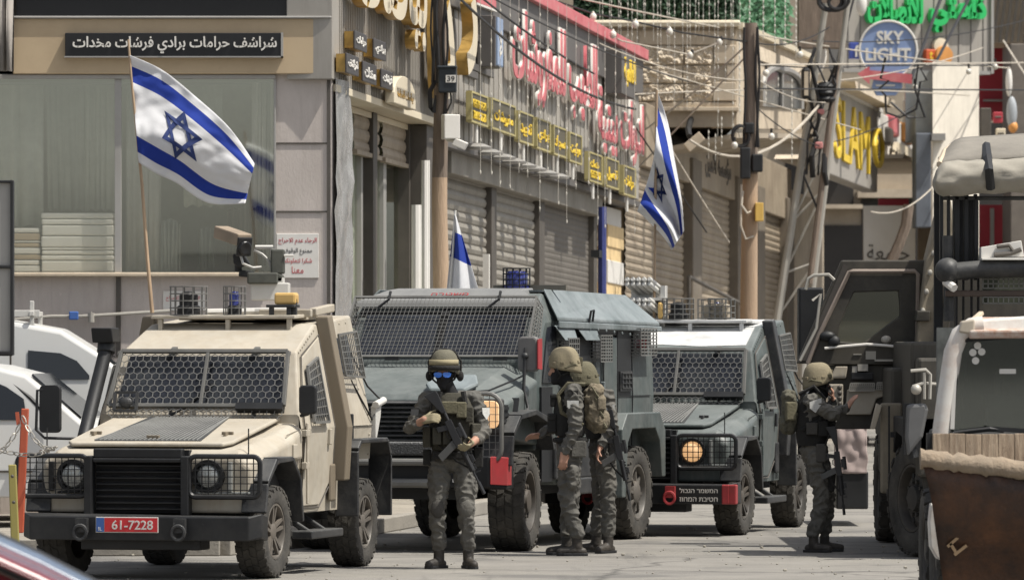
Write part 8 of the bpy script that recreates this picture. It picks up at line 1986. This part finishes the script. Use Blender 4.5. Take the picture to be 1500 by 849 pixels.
bp_ = MB(); bp_.ell((.205, -.02, 1.38), (.115, .15, .235), None, 18, 14); bp_.ell((.25, -.03, 1.27), (.10, .13, .13), None, 16, 10); bp_.ell((.22, -.04, 1.54), (.085, .12, .07), None, 14, 9); o = bp_.build('tmp', m_pack, None, weld=False)
md = o.modifiers.new('r', 'REMESH'); md.mode = 'VOXEL'; md.voxel_size = .012; bpy.context.view_layer.update(); me = bpy.data.meshes.new_from_object(o.evaluated_get(bpy.context.evaluated_depsgraph_get())); bpy.data.objects.remove(o)
for v in me.vertices: v.co = v.co + v.normal*(.022*noise.noise(v.co*16) + .012*noise.noise(v.co*40))
for p in me.polygons: p.use_smooth = True
pk = wthing('backpack', 'camouflage backpack bulging on the back of the soldier seen from the side', 'backpack'); me.materials.clear(); me.materials.append(m_pack)
me.transform(Matrix.Translation((g1.x, g1.y, 0))); o = bpy.data.objects.new('pack_body', me); COL.objects.link(o); o.parent = pk
def W1(x, y, z): return V((g1.x+x, g1.y+y, z))
b = MB(); b.tube([W1(.12, -.13, 1.60), W1(-.04, -.15, 1.61), W1(-.13, -.15, 1.5), W1(-.10, -.17, 1.34), W1(.10, -.17, 1.22)], .020, 6); b.tube([W1(.10, .13, 1.60), W1(-.04, .15, 1.61), W1(-.13, .15, 1.5), W1(.10, .17, 1.22)], .020, 6); b.build('strap', m_pouch, pk)
for k in range(4): b = MB(); b.tube([W1(.18+.03*k, -.165+.01*k, 1.58-.10*k), W1(.23+.03*k, -.16, 1.50-.10*k), W1(.29, -.13, 1.42-.08*k)], .010, 5); b.build('webbing', m_pouch, pk)
b = MB(); b.obx(W1(.27, -.13, 1.42), V((.04, .02, 0)), V((-.01, .03, 0)), V((0, 0, .06))); b.obx(W1(.28, -.12, 1.26), V((.04, .02, 0)), V((-.01, .03, 0)), V((0, 0, .05))); b.build('pack_pocket', m_pack, pk, bevel=.015)

# --- third soldier, mostly hidden behind the second
g2 = G(876, 811); g2 = g2 + V((.05, .35, 0)); S3 = soldier('person', 'soldier half hidden behind the camouflage pack with a rifle at the hip', (g2.x, g2.y, 0))
caps, ells = [], []
hL, kL, aL = V((.02, -.10, .95)), V((.05, -.10, .53)), V((.05, -.08, .10)); hR, kR, aR = V((-.02, .10, .95)), V((-.02, .12, .53)), V((-.06, .14, .10))
for h, k, a in ((hL, kL, aL), (hR, kR, aR)):
    caps += [(h, .105, k + V((0, 0, .06)), .078, 0), (k + V((0, 0, .06)), .078, k - V((0, 0, .08)), .070, 0), (k - V((0, 0, .06)), .072, a + V((0, 0, .10)), .063, 0)]
feet = [boot(caps, aL, (-.6, -.9)), boot(caps, aR, (-1, .1))]
ells += [(V((0, 0, 1.0)), (.13, .165, .14), None, 5), (V((-.01, 0, 1.18)), (.125, .16, .18), None, 5), (V((-.03, 0, 1.37)), (.13, .18, .18), None, 5)]
shL, elL, haL = V((.03, -.20, 1.48)), V((.085, -.26, 1.20)), V((-.03, -.30, 1.0)); shR, elR, haR = V((-.06, .2, 1.48)), V((-.12, .24, 1.2)), V((-.3, .1, 1.1))
for sh, el, ha in ((shL, elL, haL), (shR, elR, haR)): caps += [(sh, .08, el, .06, 0), (el, .058, el.lerp(ha, .8), .044, 0), (el.lerp(ha, .75), .034, ha, .029, 1)]
caps.append((shL, .07, shR, .07, 5)); hand(caps, haL, (-.3, -.1, -1), (.9, -.1, -.1), .8, 1, 1.0, thumb=1); hand(caps, haR, (-1, -.2, 0), (0, -.6, -.6), .6, 1, 1.0)
head_neck(caps, ells, (-.19, .02, 1.60), (-1, -.05, -.1), (-.05, 0, 1.48))
body_mesh(S3, caps, ells, 7.7); boot_sole(S3, feet); ho, L = helmet(S3, (-.185, .02, 1.645), (-1, -.05, 0), m_pouch, -.1, .98)
b = MB(); rings = []
for (z, rx, ry) in ((1.08, .135, .17), (1.15, .15, .18), (1.35, .15, .18), (1.48, .12, .16), (1.55, .08, .1)):
    rings.append([V((-.02 + rx*math.copysign(abs(math.cos(a))**.7, math.cos(a)), ry*math.copysign(abs(math.sin(a))**.7, math.sin(a))*.93, z)) for a in [2*math.pi*i/24 for i in range(24)]])
b.loft(rings); b.build('vest', m_vestd, S3, smooth=True, ang=50)
b = MB(); c_ = V((.065, -.272, 1.36)); b.prism([c_ + V((x*.045, .0, z*.06)) for x, z in ((-1, .8), (1, .8), (.95, -.1), (0, -1), (-.95, -.1))], (0, -.005, 0)); b.build('shoulder_patch', m_patch, S3)
pouches(S3, [(xyz(.1, -.17, 1.0), xyz(.05, 0, 0), xyz(0, -.04, 0), xyz(0, 0, .08))], m_vestd)
def W2(x, y, z): return V((g2.x+x, g2.y+y, z))
rifle('black rifle hanging muzzle down at the hip of the half hidden soldier', W2(.06, -.30, 1.36), W2(.24, -.36, .50), (1, -.1, .2))

# --- soldier at the open truck door, right arm raised
g3 = G(1188, 808); S4 = soldier('person', 'soldier with tan helmet reaching one hand up to the open truck door', (g3.x, g3.y, 0))
caps, ells = [], []
hR, kR, aR = V((.06, -.10, .94)), V((.10, -.10, .53)), V((.02, -.09, .10)); hL, kL, aL = V((.06, .10, .94)), V((.16, .11, .54)), V((.14, .14, .10))
for h, k, a in ((hR, kR, aR), (hL, kL, aL)):
    caps += [(h, .112, k + V((0, 0, .06)), .085, 0), (k + V((0, 0, .06)), .085, k - V((0, 0, .08)), .076, 0), (k - V((0, 0, .06)), .078, a + V((0, 0, .10)), .066, 0)]
feet = [boot(caps, aR, (.9, -.45)), boot(caps, aL, (1, .1))]
ells += [(V((.03, 0, 1.0)), (.135, .165, .14), None, 0), (V((.01, 0, 1.18)), (.13, .165, .18), None, 0), (V((.0, 0, 1.38)), (.14, .185, .18), None, 0)]
shR, elR, haR = V((.0, -.20, 1.48)), V((.20, -.27, 1.36)), V((.34, -.20, 1.42)); shL, elL, haL = V((.03, .2, 1.48)), V((.2, .24, 1.30)), V((.22, .1, 1.50))
for sh, el, ha in ((shR, elR, haR), (shL, elL, haL)): caps += [(sh, .085, el, .062, 0), (el, .062, el.lerp(ha, .92), .045, 0), (el.lerp(ha, .9), .036, ha, .03, 1)]
caps.append((shL, .07, shR, .07, 0)); hand(caps, haR, (.55, .0, .8), (.75, .3, -.5), .25, 1, 1.05, thumb=1); hand(caps, haL, (-.05, -.2, 1), (-.8, 0, .1), .9, 1, 1.0)
head_neck(caps, ells, (.075, .01, 1.64), (1, .12, 0), (.01, 0, 1.49))
body_mesh(S4, caps, ells, 9.3, 1.15); boot_sole(S4, feet); ho, L = helmet(S4, (.065, .01, 1.70), (1, .12, 0), m_helm, 0.06, .98)
b = MB(); b.tube([L(.02, .135, -.03), L(-.08, .12, .0), L(-.145, .03, -.05)], .012, 6); b.obx(L(.10, .09, .03), V((.03, 0, 0)), V((0, .02, 0)), V((0, 0, .018))); b.build('helmet_rail', m_pouch, ho, bevel=.006)
b = MB(); rings = []
for (z, rx, ry) in ((1.05, .145, .175), (1.15, .16, .19), (1.35, .165, .19), (1.48, .14, .165), (1.56, .085, .11)):
    rings.append([V((.01 + rx*math.copysign(abs(math.cos(a))**.7, math.cos(a)), ry*math.copysign(abs(math.sin(a))**.7, math.sin(a))*.93, z)) for a in [2*math.pi*i/24 for i in range(24)]])
b.loft(rings); b.build('vest', m_vestd, S4, smooth=True, ang=50)
pouches(S4, [(xyz(.19, -.08, 1.22), xyz(.045, 0, 0), xyz(0, .05, 0), xyz(0, 0, .10)), (xyz(.19, .06, 1.22), xyz(.045, 0, 0), xyz(0, .05, 0), xyz(0, 0, .10)), (xyz(.11, -.19, 1.22), xyz(.05, 0, 0), xyz(0, -.03, 0), xyz(0, 0, .075)), (xyz(.175, -.03, 1.42), xyz(.03, 0, 0), xyz(0, .05, 0), xyz(0, 0, .06))], m_vestd)
pouches(S4, [(xyz(.0, -.20, 1.22), xyz(.055, 0, 0), xyz(0, -.03, 0), xyz(0, 0, .06)), (xyz(.09, -.205, .98), xyz(.05, 0, 0), xyz(0, -.035, 0), xyz(0, 0, .09))], m_unid)
b = MB(); b.tube([V((.06, -.15, 1.57)), V((.10, -.19, 1.48)), V((.12, -.19, 1.36))], .022, 6); b.build('shoulder_strap', m_pouch, S4)
b = MB(); c_ = shR + V((.03, -.104, -.035)); b.prism([c_ + V((x*.06, .012*x, z*.07 + x*.02)) for x, z in ((-1, .8), (1, .8), (.95, -.1), (0, -1), (-.95, -.1))], (.0, -.006, 0)); b.build('shoulder_patch', m_patch, S4)
def W3(x, y, z): return V((g3.x+x, g3.y+y, z))
bpk = wthing('backpack', 'small dark backpack on the soldier at the open truck door', 'backpack')
bb = MB(); bb.ell(W3(-.20, .0, 1.32), (.085, .15, .20), None, 16, 12); bb.ell(W3(-.22, -.03, 1.48), (.07, .11, .06), None, 12, 8); bb.ell(W3(-.255, -.02, 1.22), (.05, .11, .10), None, 12, 8); o = bb.build('tmp', m_vest, None, weld=False)
md = o.modifiers.new('r', 'REMESH'); md.mode = 'VOXEL'; md.voxel_size = .012; bpy.context.view_layer.update(); me = bpy.data.meshes.new_from_object(o.evaluated_get(bpy.context.evaluated_depsgraph_get())); bpy.data.objects.remove(o)
for v in me.vertices: v.co = v.co + v.normal*(.022*noise.noise(v.co*17) + .012*noise.noise(v.co*38))
for p in me.polygons: p.use_smooth = True
me.materials.clear(); me.materials.append(mat('olive_pack', (.085, .08, .058), .9, var=.35, scale=12, bump=.3, bscale=50)); o = bpy.data.objects.new('pack_body', me); COL.objects.link(o); o.parent = bpk
bb = MB(); bb.obx(W3(-.20, -.14, 1.34), V((.05, .02, 0)), V((-.01, .03, 0)), V((0, 0, .09))); bb.build('pack_pocket', m_pouch, bpk, bevel=.015)
bb = MB(); bb.tube([W3(-.12, -.14, 1.50), W3(.02, -.17, 1.575), W3(.12, -.16, 1.46), W3(.08, -.18, 1.26), W3(-.10, -.16, 1.16)], .02, 6); bb.build('strap', m_vestd, bpk)
rifle('black rifle hanging muzzle down in front of the soldier at the open truck door', W3(.20, -.27, 1.20), W3(.29, -.30, .36), (1, -.1, .15))
S4.scale = (.965, .965, .965)
b = MB(); b.obx((.20, -.12, .70), V((.03, 0, 0)), V((0, .06, 0)), V((.01, 0, .10))); b.build('leg_pouch', m_vestd, S4, bevel=.012)

# ------------------------------------------------------------------ place each world-built thing's empty at its own base
bpy.context.view_layer.update()
for r in ROOTS:
    pts = []
    def walk(o):
        for ch in o.children:
            if ch.type == 'MESH' and len(ch.data.vertices): pts.extend(ch.matrix_world @ V(c) for c in ch.bound_box)
            walk(ch)
    walk(r)
    if not pts: continue
    x = (min(p.x for p in pts)+max(p.x for p in pts))/2; y = (min(p.y for p in pts)+max(p.y for p in pts))/2; z = min(p.z for p in pts)
    r.location = (x, y, z)
    inv = Matrix.Translation((-x, -y, -z))
    for ch in r.children: ch.matrix_parent_inverse = inv
